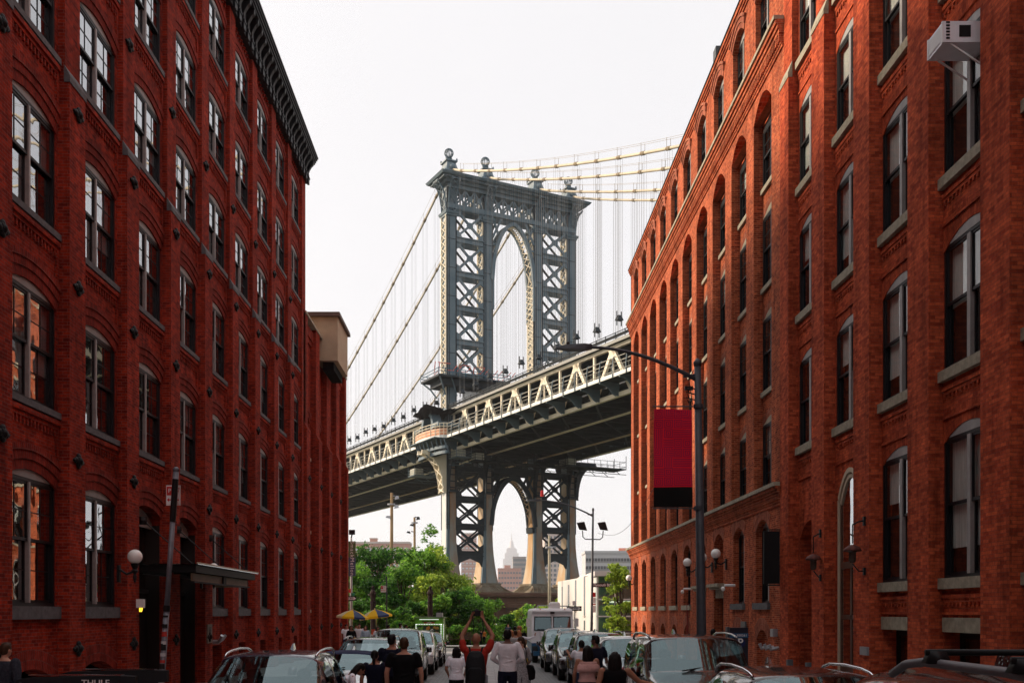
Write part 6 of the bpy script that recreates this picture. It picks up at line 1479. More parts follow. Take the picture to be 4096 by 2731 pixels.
def car(name,label,cat,x,y,pm,L=4.7,Wd=1.85,H=1.68,style='suv',rails=None,hood=1.02,rz=0,group='parked cars',belt=1.05,roofmat=None,clear=.3):
    """local frame: nose towards -Y; (x,y) is the middle of the windshield's top edge"""
    g=gz(y); w=Wd/2
    # stations along the length measured from the nose
    if style=='suv':   ys=[0,.10,.35,1.15,1.28,2.10,2.20,3.0,3.08,3.85,3.95,4.42,4.62,4.70]
    elif style=='sedan': ys=[0,.10,.35,1.2,1.35,2.15,2.25,2.98,3.06,3.55,3.68,4.25,4.6,4.70]
    else: ys=[0,.06,.2,1.30,1.42,1.95,2.03,3.0,3.08,3.85,3.95,4.55,4.64,4.70]
    ys=[v*L/4.7 for v in ys]
    hz=hood
    #        zbelt, ztop, halfwidth-low, halfwidth-belt, halfwidth-top
    wt=w*(.80 if style!='box' else .88); rf=H
    S=[(.62,.64,.82,.80,.55),(.80,.82,.93,.90,.70),(hz-.14,hz-.08,.98,.95,.76),(hz-.02,hz+.05,1,.97,.82),(belt-.03,hz+.10,1,.97,.86),
       (belt,rf-.05,1,.97,wt/w),(belt,rf-.01,1,.97,wt/w),(belt+.01,rf,1,.97,wt/w),(belt+.01,rf,1,.97,wt/w),(belt+.03,rf-.02,1,.97,wt/w*.98),(belt+.03,rf-.04,1,.965,wt/w*.97)]
    if style=='sedan': S+= [(belt+.02,belt+.10,.98,.95,.78),(belt,belt+.03,.94,.92,.76),(.72,.76,.88,.85,.7)]; S[9]=(belt+.02,rf-.12,1,.96,wt/w*.95); S[10]=(belt+.02,rf-.22,1,.96,wt/w*.93)
    elif style=='suv': S+= [(belt+.04,rf-.16,.99,.955,wt/w*.94),(belt,belt+.12,.96,.94,.84),(.66,.72,.9,.86,.75)]
    else: S+= [(belt+.04,rf-.06,1,.97,wt/w),(belt,belt+.12,.98,.96,.9),(.66,.72,.94,.9,.85)]
    t=thing(name,label,cat,(x,y,g),rz,group,local=True)
    y0=-ys[5]   # nose offset so the windshield top is at the origin
    rg=[]
    for yy,(zb,zt,wl,wb,wtp) in zip(ys,S):
        X=[0,.80,1.0]; pts=[(0,clear),(w*wl*.82,clear),(w*wl*.985,clear+.14),(w*wl,.62),(w*wb,zb-.03),(w*wb*.985,zb+.02)]
        tall=zt-zb>.2
        if tall: pts+=[(w*wtp+.015,zt-.10),(w*wtp-.09,zt-.015),(w*wtp*.45,zt+.02),(0,zt+.03)]
        else: pts+=[(w*(wb*.6+wtp*.4),zb+(zt-zb)*.5+.015),(w*wtp,zt),(w*wtp*.5,zt+.025),(0,zt+.03)]
        bow=.20 if yy in (ys[4],ys[5]) else (-.12 if yy in (ys[10],ys[11]) else 0)
        rg.append([(px,yy+y0+(bow*(px/w)**2 if i_>=6 else (bow*.8 if i_>=4 else 0)),pz) for i_,(px,pz) in enumerate(pts)])
    NP=len(rg[0]); bmh=bmesh.new(); lay=[]
    for r in rg:
        row=[bmh.verts.new(p) for p in r]; row2=[row[0]]+[bmh.verts.new((-p[0],p[1],p[2])) for p in r[1:-1]]+[row[-1]]; lay.append((row,row2))
    # materials: 0 paint 1 windshield 2 side window 3 rear window 4 trim 5 roof
    for i in range(len(lay)-1):
        for side in (0,1):
            a,b=lay[i][side],lay[i+1][side]
            for k in range(NP-1):
                f=[a[k],a[k+1],b[k+1],b[k]]
                if side: f=f[::-1]
                try: fc=bmh.faces.new(f)
                except ValueError: continue
                mi=0
                if i==4 and k>=6: mi=1
                if k==5 and i in (6,8): mi=2
                if k==5 and i==10 and style!='sedan': mi=2
                if k==5 and i==4: mi=0
                if i==11 and k>=7 and style!='sedan': mi=3
                if i==10 and k>=7 and style=='sedan': mi=3
                if k==0: mi=4
                if k in (1,) : mi=4 if style!='sedan' else 0
                if k>=6 and 5<=i<=9: mi=5
                fc.material_index=mi
    for r in (lay[0],lay[-1]):
        ring_=r[0]+r[1][1:-1][::-1]
        try: bmh.faces.new(ring_ if r is lay[-1] else ring_[::-1]).material_index=0
        except ValueError: pass
    cr=bmh.edges.layers.float.new('crease_edge')
    for e in bmh.edges:
        ms={f.material_index for f in e.link_faces}
        if len(ms)>1 and ms!={0,4} and ms!={0,5}: e[cr]=.75
    me=bpy.data.meshes.new('cage'); bmh.to_mesh(me); bmh.free()
    o=bpy.data.objects.new('cage',me); COL.objects.link(o); md=o.modifiers.new('s','SUBSURF'); md.levels=md.render_levels=3
    md.subdivision_type='CATMULL_CLARK'
    bpy.context.view_layer.update()
    sm=bpy.data.meshes.new_from_object(o.evaluated_get(bpy.context.evaluated_depsgraph_get())); bpy.data.objects.remove(o)
    V=[v.co.copy() for v in sm.vertices]
    wl_=[(-L*.5+L*.5,0)]
    axf,axr=y0+.86*L/4.7,y0+3.72*L/4.7; wr=.36 if style!='sedan' else .33
    groups={}
    for p in sm.polygons:
        c=p.center
        if c.z<clear+.55 and abs(c.x)>w*.6 and min((c.y-axf)**2+(c.z-wr)**2,(c.y-axr)**2+(c.z-wr)**2)<(wr+.07)**2: continue
        key=p.material_index
        if key in (2,): key=(2,'L' if c.x<0 else 'R',0 if c.y<(ys[7]+y0+.02) else (1 if c.y<ys[9]+y0+.05 else 2))
        groups.setdefault(key,[]).append(p)
    nm={0:('body',pm),1:('windshield',M_CGL),3:('rear_window',M_CGL),4:('lower_trim',M_TRIM),5:('roof',roofmat or pm)}
    for key,ps in groups.items():
        n,mm = nm[key] if not isinstance(key,tuple) else ('side_window',M_CGL)
        m=MB(); idx={}
        for p in ps:
            f=[]
            for vi in p.vertices:
                if vi not in idx: idx[vi]=len(m.v); m.v.append(tuple(V[vi]))
                f.append(idx[vi])
            m.f.append(tuple(f)); m.m.append(0); m.uv.append(None)
        m.build(n,mm,t,True,org=(0,0,0))
    bpy.data.meshes.remove(sm)
    # inner liner so that wheel arches and glass look into a dark cabin
    m=MB(); m.box(-w*.84,w*.84,y0+.3,y0+L-.3,clear+.02,.9*belt); m.box(-w*.80,w*.80,ys[4]+y0+.35,ys[10]+y0-.1,.9*belt+.002,belt-.02); m.build('cabin_floor',M_TRIM,t,org=(0,0,0))
    for sx in (-.38,.38):
        m=MB(); m.rings([[(sx*w/.9-.2,ys[6]+y0+.35,.7),(sx*w/.9+.2,ys[6]+y0+.35,.7),(sx*w/.9+.2,ys[6]+y0+.5,.7),(sx*w/.9-.2,ys[6]+y0+.5,.7)],[(sx*w/.9-.17,ys[6]+y0+.6,H-.42),(sx*w/.9+.17,ys[6]+y0+.6,H-.42),(sx*w/.9+.17,ys[6]+y0+.7,H-.42),(sx*w/.9-.17,ys[6]+y0+.7,H-.42)]]); m.ell((sx*w/.9,ys[6]+y0+.68,H-.34),(.12,.06,.09),8,6); m.build('seat',M_SEAT,t,True,org=(0,0,0))
    # wheels
    for ax in (axf,axr):
        for s in (-1,1):
            m=MB(); q=[(wr*.62,0),(wr*.66,.0),(wr*.94,.01),(wr,.05),(wr,.19),(wr*.94,.23),(wr*.62,.23)]
            rgw=[[(s*(w*.97-o_),ax+r_*math.cos(a),wr+r_*math.sin(a)) for a in [2*math.pi*k/22 for k in range(22)]] for r_,o_ in q]
            m.rings(rgw,cap=False); wh=m.build('wheel',M_TYRE,t,True,org=(0,0,0))
            m=MB(); m.rings([[(s*(w*.97-.05),ax+wr*.62*math.cos(a),wr+wr*.62*math.sin(a)) for a in [2*math.pi*k/22 for k in range(22)]],[(s*(w*.97-.06),ax+wr*.1*math.cos(a),wr+wr*.1*math.sin(a)) for a in [2*math.pi*k/22 for k in range(22)]]])
            m.build('hub_back',M_TRIM,wh,org=(0,0,0)); m=MB()
            for k in range(5):
                a=2*math.pi*k/5+.3; m.beam((s*(w*.97-.015),ax,wr),(s*(w*.97-.01),ax+wr*.6*math.cos(a),wr+wr*.6*math.sin(a)),.07,.03,up=(s,0,0))
            m.rings([[(s*(w*.97-dd_),ax+rr*math.cos(a),wr+rr*math.sin(a)) for a in [2*math.pi*k/22 for k in range(22)]] for rr,dd_ in ((wr*.66,.01),(wr*.58,.012),(wr*.57,.05))],cap=False); m.build('rim',M_RIM,wh,org=(0,0,0))
    # face: lights, grille, plate, mirrors
    fx=w*.9; zl=hz-.26
    for s in (-1,1):
        m=MB(); m.ell((s*w*.74,y0+.22,zl),(.22,.17,.085),12,8); m.build('headlight',M_HL,t,True,org=(0,0,0))
        m=MB(); yy=ys[5]+y0-.38; m.rings([[(s*(w*1.0),yy-.02,belt+.0),(s*(w+.06),yy-.02,belt+.02),(s*(w+.06),yy+.03,belt+.05),(s*w,yy+.03,belt+.03)],[(s*(w+.08),yy-.07,belt+.0),(s*(w+.25),yy-.05,belt+.0),(s*(w+.25),yy+.07,belt+.02),(s*(w+.08),yy+.07,belt+.02)],[(s*(w+.08),yy-.07,belt+.17),(s*(w+.24),yy-.05,belt+.16),(s*(w+.24),yy+.07,belt+.16),(s*(w+.08),yy+.07,belt+.16)]]); m.build('wing_mirror',pm,t,True,org=(0,0,0))
        for q0 in (ys[6]+y0+.62,ys[8]+y0+.55): m=MB(); m.beam((s*(w+.006),q0,belt-.14),(s*(w+.006),q0+.17,belt-.14),.025,.03); m.build('door_handle',M_CHR,t,org=(0,0,0))
        m=MB(); m.ell((s*w*.86,y0+L-.13,belt-.08),(.12,.1,.13),8,6); m.build('tail_light',M_REDS,t,True,org=(0,0,0))
        m=MB()
        for q0 in (ys[5]+y0-.5,ys[7]+y0+.04,ys[9]+y0+.02): m.beam((s*(w*1.0+.001),q0,.45),(s*(w*.985),q0,belt-.02),.012,.012)
        m.build('door_seam',M_TRIM,t,org=(0,0,0))
    m=MB(); m.rings([[(-w*.42,y0+.03,.55),(w*.42,y0+.03,.55),(w*.42,y0+.2,.55),(-w*.42,y0+.2,.55)],[(-w*.48,y0+.09,hz-.22),(w*.48,y0+.09,hz-.22),(w*.48,y0+.25,hz-.22),(-w*.48,y0+.25,hz-.22)]]); m.box(-w*.7,w*.7,y0+.0,y0+.2,clear+.05,clear+.2); m.build('grille',M_TRIM,t,org=(0,0,0))
    m=MB(); 
    for k in range(4): m.box(-w*.42,w*.42,y0+.03+k*.012,y0+.05+k*.012,.6+k*.07,.615+k*.07)
    m.build('grille_bar',M_CHR,t,org=(0,0,0))
    m=MB(); m.box(-.15,.15,y0-.035,y0-.01,.46,.54) ; m.build('number_plate',M_PLATE,t,org=(0,0,0))
    m=MB(); zc=belt-.02
    for s in (-.35,.25): m.beam((s,ys[4]+y0-.02,hz+.13),(s+.45,ys[4]+y0+.10,hz+.19),.02,.02)
    m.build('wiper',M_TRIM,t,org=(0,0,0))
    if rails:
        for s in (-1,1):
            ya,yb=ys[5]+y0+.18,ys[10]+y0+.1; xr=s*(wt-.06); m=MB()
            m.tube([(xr*.99,ya,H-.04),(xr,ya+.12,H-.005),(xr,ya+.35,H+.025),(xr,(ya+yb)/2,H+.045),(xr,yb-.35,H+.03),(xr,yb-.1,H-.02),(xr*.99,yb,H-.09)],.020,8); m.build('roof_rail',rails,t,True,org=(0,0,0))
    else: m=MB()
    m=MB(); m.rings([[(-.03,ys[9]+y0+.05,H+.0),(.03,ys[9]+y0+.05,H+.0),(.03,ys[9]+y0+.25,H+.0),(-.03,ys[9]+y0+.25,H+.0)],[(-.008,ys[9]+y0+.16,H+.10),(.008,ys[9]+y0+.16,H+.1),(.008,ys[9]+y0+.24,H+.1),(-.008,ys[9]+y0+.24,H+.1)]]); m.build('antenna_fin',pm,t,org=(0,0,0))
    return t
P_NAVY=paint('navy car paint',(.008,.010,.035)); P_BLK=paint('black car paint',(.006,.006,.008)); P_GRY=paint('grey car paint',(.10,.11,.12),.6); P_SLV=paint('silver car paint',(.34,.35,.36),.7,.3); P_WHT=paint('white car paint',(.62,.62,.62),.1,.3)
P_CHR=paint('dark brown car paint',(.030,.014,.012)); P_SOFT=mat('navy soft top cloth',(.010,.016,.06),.85)
XL,XR=-3.0,3.65
car('suv','dark navy suv with silver roof rails, nearest the camera in the left row','car',-3.22,14.6,P_NAVY,L=4.65,H=1.68,rails=M_CHR)
car('convertible','navy convertible with a cloth roof parked behind the near navy suv','car',-3.15,22.0,P_SLV,L=4.6,H=1.40,hood=.92,belt=.93,style='sedan',roofmat=P_SOFT)
car('suv','dark suv with a silver sunshade and roof rails, behind the convertible','car',-3.25,27.2,P_BLK,L=4.6,H=1.60,rails=P_BLK)
car('suv','tall black suv with a pale wet roof, fourth in the left row','car',-3.0,33.0,P_BLK,L=4.9,H=1.80)
car('suv','pearl white suv with dark headlights, near the end of the left row','car',-2.95,39.6,P_WHT,L=4.75,H=1.66,rails=P_BLK)
car('sedan','dark hatchback in front of the green juice cart','car',-2.9,45.9,P_BLK,L=4.4,H=1.50,style='sedan',hood=.9,belt=.95)
car('suv','black suv with bright arched roof rails in front at the lower right','car',3.62,10.9,P_BLK,L=4.7,H=1.62,rails=M_CHR)
car('suv','boxy grey black suv whose hood a woman leans on','car',3.68,17.6,P_BLK,L=4.85,H=1.86,Wd=1.92,rails=P_GRY,hood=1.16,belt=1.18,style='box')
car('suv','small boxy silver suv half hidden behind the big boxy one','car',3.55,24.0,P_SLV,L=4.2,H=1.70,Wd=1.8,style='box',hood=1.1,belt=1.12)
car('suv','dark brown roofed suv behind the small silver one in the right row','car',3.45,30.2,P_GRY,L=4.7,H=1.70,rails=P_BLK,roofmat=P_CHR)
car('suv','black suv with grey roof rails, fifth in the right row','car',3.35,36.0,P_BLK,L=4.7,H=1.68,rails=P_GRY)
car('suv','farthest dark suv of the right row, just before the step van','car',3.2,41.6,P_GRY,L=4.8,H=1.74)
# big dark suv at the lower right corner, seen from its flank
big=car('suv','large black suv with thick roof rails and crossbars at the lower right corner','car',3.32,4.15,P_BLK,L=5.1,H=1.95,Wd=2.05,hood=1.25,belt=1.28,style='box',rz=0)
for s in (-1,1):
    m=MB(); xr=s*.84; m.tube([(xr,-.0,1.91),(xr,.25,1.99),(xr,.6,2.01),(xr,1.5,2.015),(xr,1.75,1.99),(xr,1.95,1.92)],.026,8); m.build('roof_rail',mat('grey plastic rail',(.12,.12,.13),.5),big,True,org=(0,0,0))
for q0 in (.45,1.35):
    m=MB(); m.tube([(-.9,q0,2.075),(.9,q0,2.075)],.018,8)
    for s in (-1,1): m.rings([[(s*.78,q0-.06,2.015),(s*.90,q0-.06,2.015),(s*.90,q0+.06,2.015),(s*.78,q0+.06,2.015)],[(s*.80,q0-.03,2.085),(s*.88,q0-.03,2.085),(s*.88,q0+.03,2.085),(s*.80,q0+.03,2.085)]])
    m.build('crossbar',M_TRIM,big,True,org=(0,0,0))
# car with ski rack at the lower left
rk=car('estate_car','silver estate car at the lower left edge carrying a black roof rack','car',-3.2,7.6,P_SLV,L=4.7,H=1.50,rails=P_SLV,hood=.95,belt=.98)
for q0 in (.45,1.25):
    m=MB(); m.tube([(-.78,q0,1.64),(.78,q0,1.64)],.024,8)
    for s in (-1,1): m.rings([[(s*.66,q0-.06,1.55),(s*.80,q0-.06,1.55),(s*.80,q0+.06,1.55),(s*.66,q0+.06,1.55)],[(s*.70,q0-.03,1.66),(s*.78,q0-.03,1.66),(s*.78,q0+.03,1.66),(s*.70,q0+.03,1.66)]])
    m.build('crossbar',M_TRIM,rk,True,org=(0,0,0))
sk=thing('ski_rack','black clamp style ski carrier with white lettering on the silver estate car roof','roof rack',(-3.2,7.6,gz(7.6)),0,local=True)
for q0 in (.45,1.25):
    m=MB(); m.rings([[(-.60,q0-.03,1.67),(-.60,q0+.03,1.67),(-.60,q0+.03,1.75),(-.60,q0-.03,1.75)],[(-.5,q0-.045,1.665),(-.5,q0+.045,1.665),(-.5,q0+.045,1.77),(-.5,q0-.045,1.77)],[(.25,q0-.045,1.67),(.25,q0+.045,1.67),(.25,q0+.045,1.785),(.25,q0-.045,1.785)],[(.36,q0-.03,1.68),(.36,q0+.03,1.68),(.36,q0+.03,1.78),(.36,q0-.03,1.78)]])
    m.build('clamp_arm',mat('rack rubber',(.015,.016,.018),.55),sk,org=(0,0,0))
    m=MB(); m.box(-.5,.25,q0-.04,q0+.04,1.787,1.793); m.build('chrome_strip',M_CHR,sk,org=(0,0,0))
    m=MB(); m.ell((-.56,q0-.03,1.71),(.03,.03,.022),8,6); m.build('lock',M_CHR,sk,True,org=(0,0,0))
tx=text('THULE','lettering',None,(0,0,0),.075,M_WHT); tx.parent=sk; tx.location=(.05,.45-.05,1.725)
# sunshade seen inside the third suv
m=MB(); m.rings([[(-.62+1.24*i/8,-.50+.02*(i%2),1.17) for i in range(9)]+[(.62-1.24*i/8,-.48+.02*(i%2),1.17) for i in range(9)],[(-.55+1.1*i/8,-.10+.02*(i%2),1.47) for i in range(9)]+[(.55-1.1*i/8,-.08+.02*(i%2),1.47) for i in range(9)]])
o=m.build('sunshade',mat('silver sunshade',(.6,.62,.65),.35,metal=.4),None,org=(0,0,0)); o.location=(-3.25,27.2,gz(27.2)); tag(o,'folded silver sunshade behind the windshield of the dark suv','sunshade')
# --- step van
def stepvan(x,y):
    t=thing('step_van','white and blue step van with twin windshields and a roof air unit','step van',(x,y,gz(y)),0,local=True); w=1.02; m=MB()
    Wp=mat('van white paint',(.86,.86,.88),.35,var=.03,spec=.5); Bp=mat('van blue paint',(.012,.09,.20),.35,var=.1)
    prof=[(.85,.95),(.85,1.35),(.95,2.35),(1.0,2.62),(.9,2.72)]
    m.rings([[(-w,.55,.95),(w,.55,.95),(w,6,.95),(-w,6,.95)],[(-w,.55,1.5),(w,.55,1.5),(w,6,1.5),(-w,6,1.5)],[(-w*.98,.72,2.35),(w*.98,.72,2.35),(w*.98,6,2.35),(-w*.98,6,2.35)],[(-w*.97,.6,2.5),(w*.97,.6,2.5),(w*.97,6,2.5),(-w*.97,6,2.5)],[(-w*.93,.66,2.6),(w*.93,.66,2.6),(w*.93,5.9,2.6),(-w*.93,5.9,2.6)],[(-w*.8,.8,2.64),(w*.8,.8,2.64),(w*.8,5.8,2.64),(-w*.8,5.8,2.64)]]); m.build('body',Wp,t,org=(0,0,0))
    m=MB(); m.rings([[(-.52,-.1,.95),(.52,-.1,.95),(.6,.56,.95),(-.6,.56,.95)],[(-.5,-.12,1.3),(.5,-.12,1.3),(.62,.56,1.35),(-.62,.56,1.35)],[(-.44,0,1.38),(.44,0,1.38),(.62,.56,1.5),(-.62,.56,1.5)]]); m.build('hood',Wp,t,org=(0,0,0))
    m=MB(); m.rings([[(-w*1.005,.54,.45),(w*1.005,.54,.45),(w*1.005,6.01,.45),(-w*1.005,6.01,.45)],[(-w*1.005,.54,.94),(w*1.005,.54,.94),(w*1.005,6.01,.94),(-w*1.005,6.01,.94)]]); m.rings([[(-.56,-.14,.55),(.56,-.14,.55),(.62,.53,.55),(-.62,.53,.55)],[(-.54,-.13,1.0),(.54,-.13,1.0),(.63,.535,1.0),(-.63,.535,1.0)]]); m.build('blue_skirt',Bp,t,org=(0,0,0))
    m=MB(); m.rings([[(-.98,-.3,.36),(.98,-.3,.36),(.98,-.12,.36),(-.98,-.12,.36)],[(-.98,-.3,.58),(.98,-.3,.58),(.98,-.12,.58),(-.98,-.12,.58)]]); m.build('bumper',Bp,t,org=(0,0,0))
    m=MB(); m.box(-.3,.3,-.15,-.125,.72,1.16); m.build('grille',M_TRIM,t,org=(0,0,0))
    for s in (-1,1):
        m=MB(); q=[(s*.08,1.58),(s*.86,1.58),(s*.84,2.20),(s*.08,2.20)]
        m.rings([[(a,.49+(b-1.5)*.2,b) for a,b in q],[(a,.535+(b-1.5)*.2,b) for a,b in q]]); m.build('windshield',M_CGL,t,org=(0,0,0))
        m=MB(); q=[(s*.04,1.54),(s*.91,1.54),(s*.89,2.25),(s*.04,2.25)]; m.rings([[(a,.53+(b-1.5)*.2,b) for a,b in q],[(a,.56+(b-1.5)*.2,b) for a,b in q]]); m.build('window_gasket',M_TRIM,t,org=(0,0,0))
        m=MB(); m.lathe([(.02,-.02),(.11,-.01),(.12,.02)],(0,0,0),14); o=m.build('headlight',M_HL,t,True,org=(0,0,0)); o.rotation_euler=(R(90),0,0); o.location=(s*.43,-.14,.86)
        m=MB(); m.tube([(s*w,.75,2.05),(s*(w+.16),.65,2.05)],.02,5); m.box(min(s*(w+.08),s*(w+.26)),max(s*(w+.08),s*(w+.26)),.6,.66,1.75,2.15); m.build('mirror',M_WHT,t,org=(0,0,0))
        for ax in (.5,4.6):
            m=MB(); rgw=[[(s*(w*.98-o_),ax+r_*math.cos(a),.4+r_*math.sin(a)) for a in [2*math.pi*k/20 for k in range(20)]] for r_,o_ in ((.1,.03),(.24,.05),(.38,.0),(.4,.04),(.4,.24),(.3,.28))]; m.rings(rgw); m.build('wheel',M_TYRE,t,True,org=(0,0,0))
        m=MB(); m.tube([(s*.6,.62,2.6),(s*.6,.6,2.63)],.03,6); m.build('marker_lamp',mat('amber lens',(.7,.25,.02),.3),t,org=(0,0,0))
    m=MB(); m.rings([[(-.12,1.0,2.64),(.42,1.0,2.64),(.42,1.8,2.64),(-.12,1.8,2.64)],[(-.1,1.02,2.9),(.40,1.02,2.9),(.40,1.78,2.9),(-.1,1.78,2.9)],[(-.02,1.1,2.96),(.32,1.1,2.96),(.32,1.7,2.96),(-.02,1.7,2.96)]]); m.build('roof_unit',M_WHT,t,org=(0,0,0))
    m=MB(); m.beam((-.7,1.2,2.78),(-.12,1.2,2.78),.05); m.beam((-.7,1.2,2.62),(-.7,1.2,2.8),.05); m.beam((.42,1.5,2.76),(.8,1.5,2.76),.05); m.beam((.8,1.5,2.62),(.8,1.5,2.78),.05); m.build('roof_bar',M_ALU,t,org=(0,0,0))
    m=MB(); m.box(-.1,.1,.55,.68,2.38,2.46); m.build('destination_lamp',M_TRIM,t,org=(0,0,0))
    m=MB(); m.beam((-.75,.46,1.62),(-.2,.5,1.6),.025); m.beam((.2,.46,1.62),(.75,.5,1.6),.025); m.build('wiper',M_TRIM,t,org=(0,0,0))
    return t
stepvan(3.18,48.2)
# --- juice cart truck
def juice(x,y):
    g=gz(y); t=thing('juice_cart','bright green juice cart edged with white bulbs and fruit pictures','food cart',(x,y,g),0,local=True); G_=mat('lime green paint',(.14,.42,.02),.4,var=.05)
    m=MB(); m.box(-.72,.72,0,2.6,.35,2.15); m.build('body',G_,t,org=(0,0,0)); m=MB(); m.box(-.78,.78,-.05,2.65,2.152,2.22); m.build('roof',mat('dull green roof',(.12,.22,.06),.6),t,org=(0,0,0))
    m=MB(); m.box(.35,.68,.3,1.0,2.22,2.45); m.build('roof_vent',M_ALU,t,org=(0,0,0))
    m=MB(); m.box(-.62,.55,-.03,-.002,1.2,1.78); m.build('menu_board',mat('menu board dark',(.03,.06,.03),.5),t,org=(0,0,0))
    rn=random.Random(6); cols=[(.55,.05,.03),(.6,.3,.03),(.45,.03,.08),(.5,.45,.05),(.15,.35,.04)]
    for r in range(2):
        for c in range(3):
            m=MB()
            for k in range(7): m.ell((-.43+c*.39+rn.uniform(-.12,.12),-.045,1.36+r*.28+rn.uniform(-.07,.07)),(.06,.012,.05),8,5)
            cc=rn.choice(cols); m.build('fruit_picture',mat('fruit %g'%cc[0],cc,.5,col2=rn.choice(cols),vs=6),t,org=(0,0,0))
    m=MB()
    for i in range(16): m.box(-.69+i*.086,-.635+i*.086,-.05,-.02,1.83,1.87)
    for i in range(18): m.box(-.70,-.66,-.05,-.02,.75+i*.062,.79+i*.062); m.box(.60,.64,-.05,-.02,.35+i*.085,.41+i*.085); m.box(.725,.75,-.02,.04,.35+i*.085,.41+i*.085)
    m.build('bulb_string',mat('white bulbs',(.9,.9,.95),.4,emit=(1,1,1),es=.7),t,org=(0,0,0))
    m=MB(); m.box(-.5,.5,-.045,-.01,2.085,2.115); m.build('strip_lamp',MATS['white bulbs'],t,org=(0,0,0))
    m=MB(); m.box(-.28,.28,-.03,-.01,1.9,1.955); m.build('red_strip',M_REDS,t,org=(0,0,0))
    for s_,z_,h_,mm in (('FRESH PRESS',2.0,.13,M_BLKS),('JUICE BAR',1.927,.05,M_WHT)):
        tx=text(s_,'lettering',None,(0,0,0),h_,mm,bold=.003); tx.parent=t; tx.location=(0,-.04,z_)
    for s in (-.6,.6): m=MB(); m.rings([[(s+o_,.5+r_*math.cos(a),.3+r_*math.sin(a)) for a in [2*math.pi*k/16 for k in range(16)]] for r_,o_ in ((.12,-.12),(.3,-.1),(.3,.1),(.12,.12))]); m.build('wheel',M_TYRE,t,org=(0,0,0))
    m=MB(); m.beam((-.3,-.05,1.15),(-.22,-.3,1.28),.02); m.beam((.3,-.05,1.15),(.38,-.3,1.28),.02); m.box(-.65,.6,-.35,-.03,1.12,1.15); m.build('counter',G_,t,org=(0,0,0))
juice(place(1718,51.5)-.02,51.5)
# ================================================================== PEOPLE
SKIN=[mat('light skin',(.42,.22,.15),.55,var=.06,vs=6),mat('tan skin',(.30,.14,.085),.55,var=.06,vs=6),mat('brown skin',(.13,.06,.04),.55,var=.06,vs=6)]
HAIRB=mat('black hair',(.008,.006,.006),.5,var=.3,vs=30,stretch=(1,1,.2)); HAIRN=mat('brown hair',(.045,.022,.012),.5,var=.3,vs=30,stretch=(1,1,.2)); HAIRR=mat('red blonde hair',(.35,.13,.05),.5,var=.3,vs=30,stretch=(1,1,.2))
def cl(n,c,**k): return mat('cloth '+n,c,.85,var=k.get('var',.12),vs=k.get('vs',9),bump=.35,bs=14)
C_BLK=cl('black',(.004,.004,.005)); C_NAVY=cl('navy',(.007,.008,.020)); C_WHT=cl('white',(.80,.80,.86)); C_GREY=cl('pale grey',(.66,.64,.67)); C_RED=cl('brick red',(.30,.016,.007)); C_DEN=cl('dark denim',(.02,.03,.06)); C_PINK=cl('dusty pink',(.55,.32,.29)); C_FLOR=mat('cloth grey print',(.09,.09,.10),.85,col2=(.42,.41,.42),vs=40); C_LB=cl('light blue',(.38,.48,.58)); C_OLV=cl('olive',(.05,.055,.03)); C_PLAID=mat('cloth dark plaid',(.012,.014,.022),.85,col2=(.04,.045,.06),vs=25); C_STR=None; C_ORG=cl('orange',(.55,.16,.03)); C_TEAL=cl('pale teal',(.30,.45,.50)); SHOE=mat('dark shoe',(.02,.018,.016),.6)
def stripes():
    m,t,b=newmat('cloth black white stripes'); L=t.links; tcn=N(t,'ShaderNodeTexCoord'); w_=N(t,'ShaderNodeTexWave',bands_direction='Z'); w_.inputs['Scale'].default_value=6.5; L.new(tcn.outputs['Object'],w_.inputs['Vector'])
    r=N(t,'ShaderNodeValToRGB'); r.color_ramp.elements[0].position=.48; r.color_ramp.elements[1].position=.52; r.color_ramp.elements[0].color=(.01,.01,.012,1); r.color_ramp.elements[1].color=(.6,.58,.56,1); L.new(w_.outputs[0],r.inputs[0]); L.new(r.outputs[0],b.inputs['Base Color']); b.inputs['Roughness'].default_value=.85; return m
C_STR=stripes()
def V3(*a): return Vector(a)
def lerp(a,b,t): return a+(b-a)*t
def oval(c,rx,ry,n=16,yaw=0,tilt=0,p=2.3):
    out=[]
    for k in range(n):
        a=2*math.pi*k/n; cx,sx=math.cos(a),math.sin(a); x=rx*math.copysign(abs(cx)**(2/p),cx); y=ry*math.copysign(abs(sx)**(2/p),sx)
        X=x*math.cos(yaw)-y*math.sin(yaw); Y=x*math.sin(yaw)+y*math.cos(yaw); out.append(V3(c[0]+X,c[1]+Y,c[2]+Y*math.tan(tilt)))
    return out
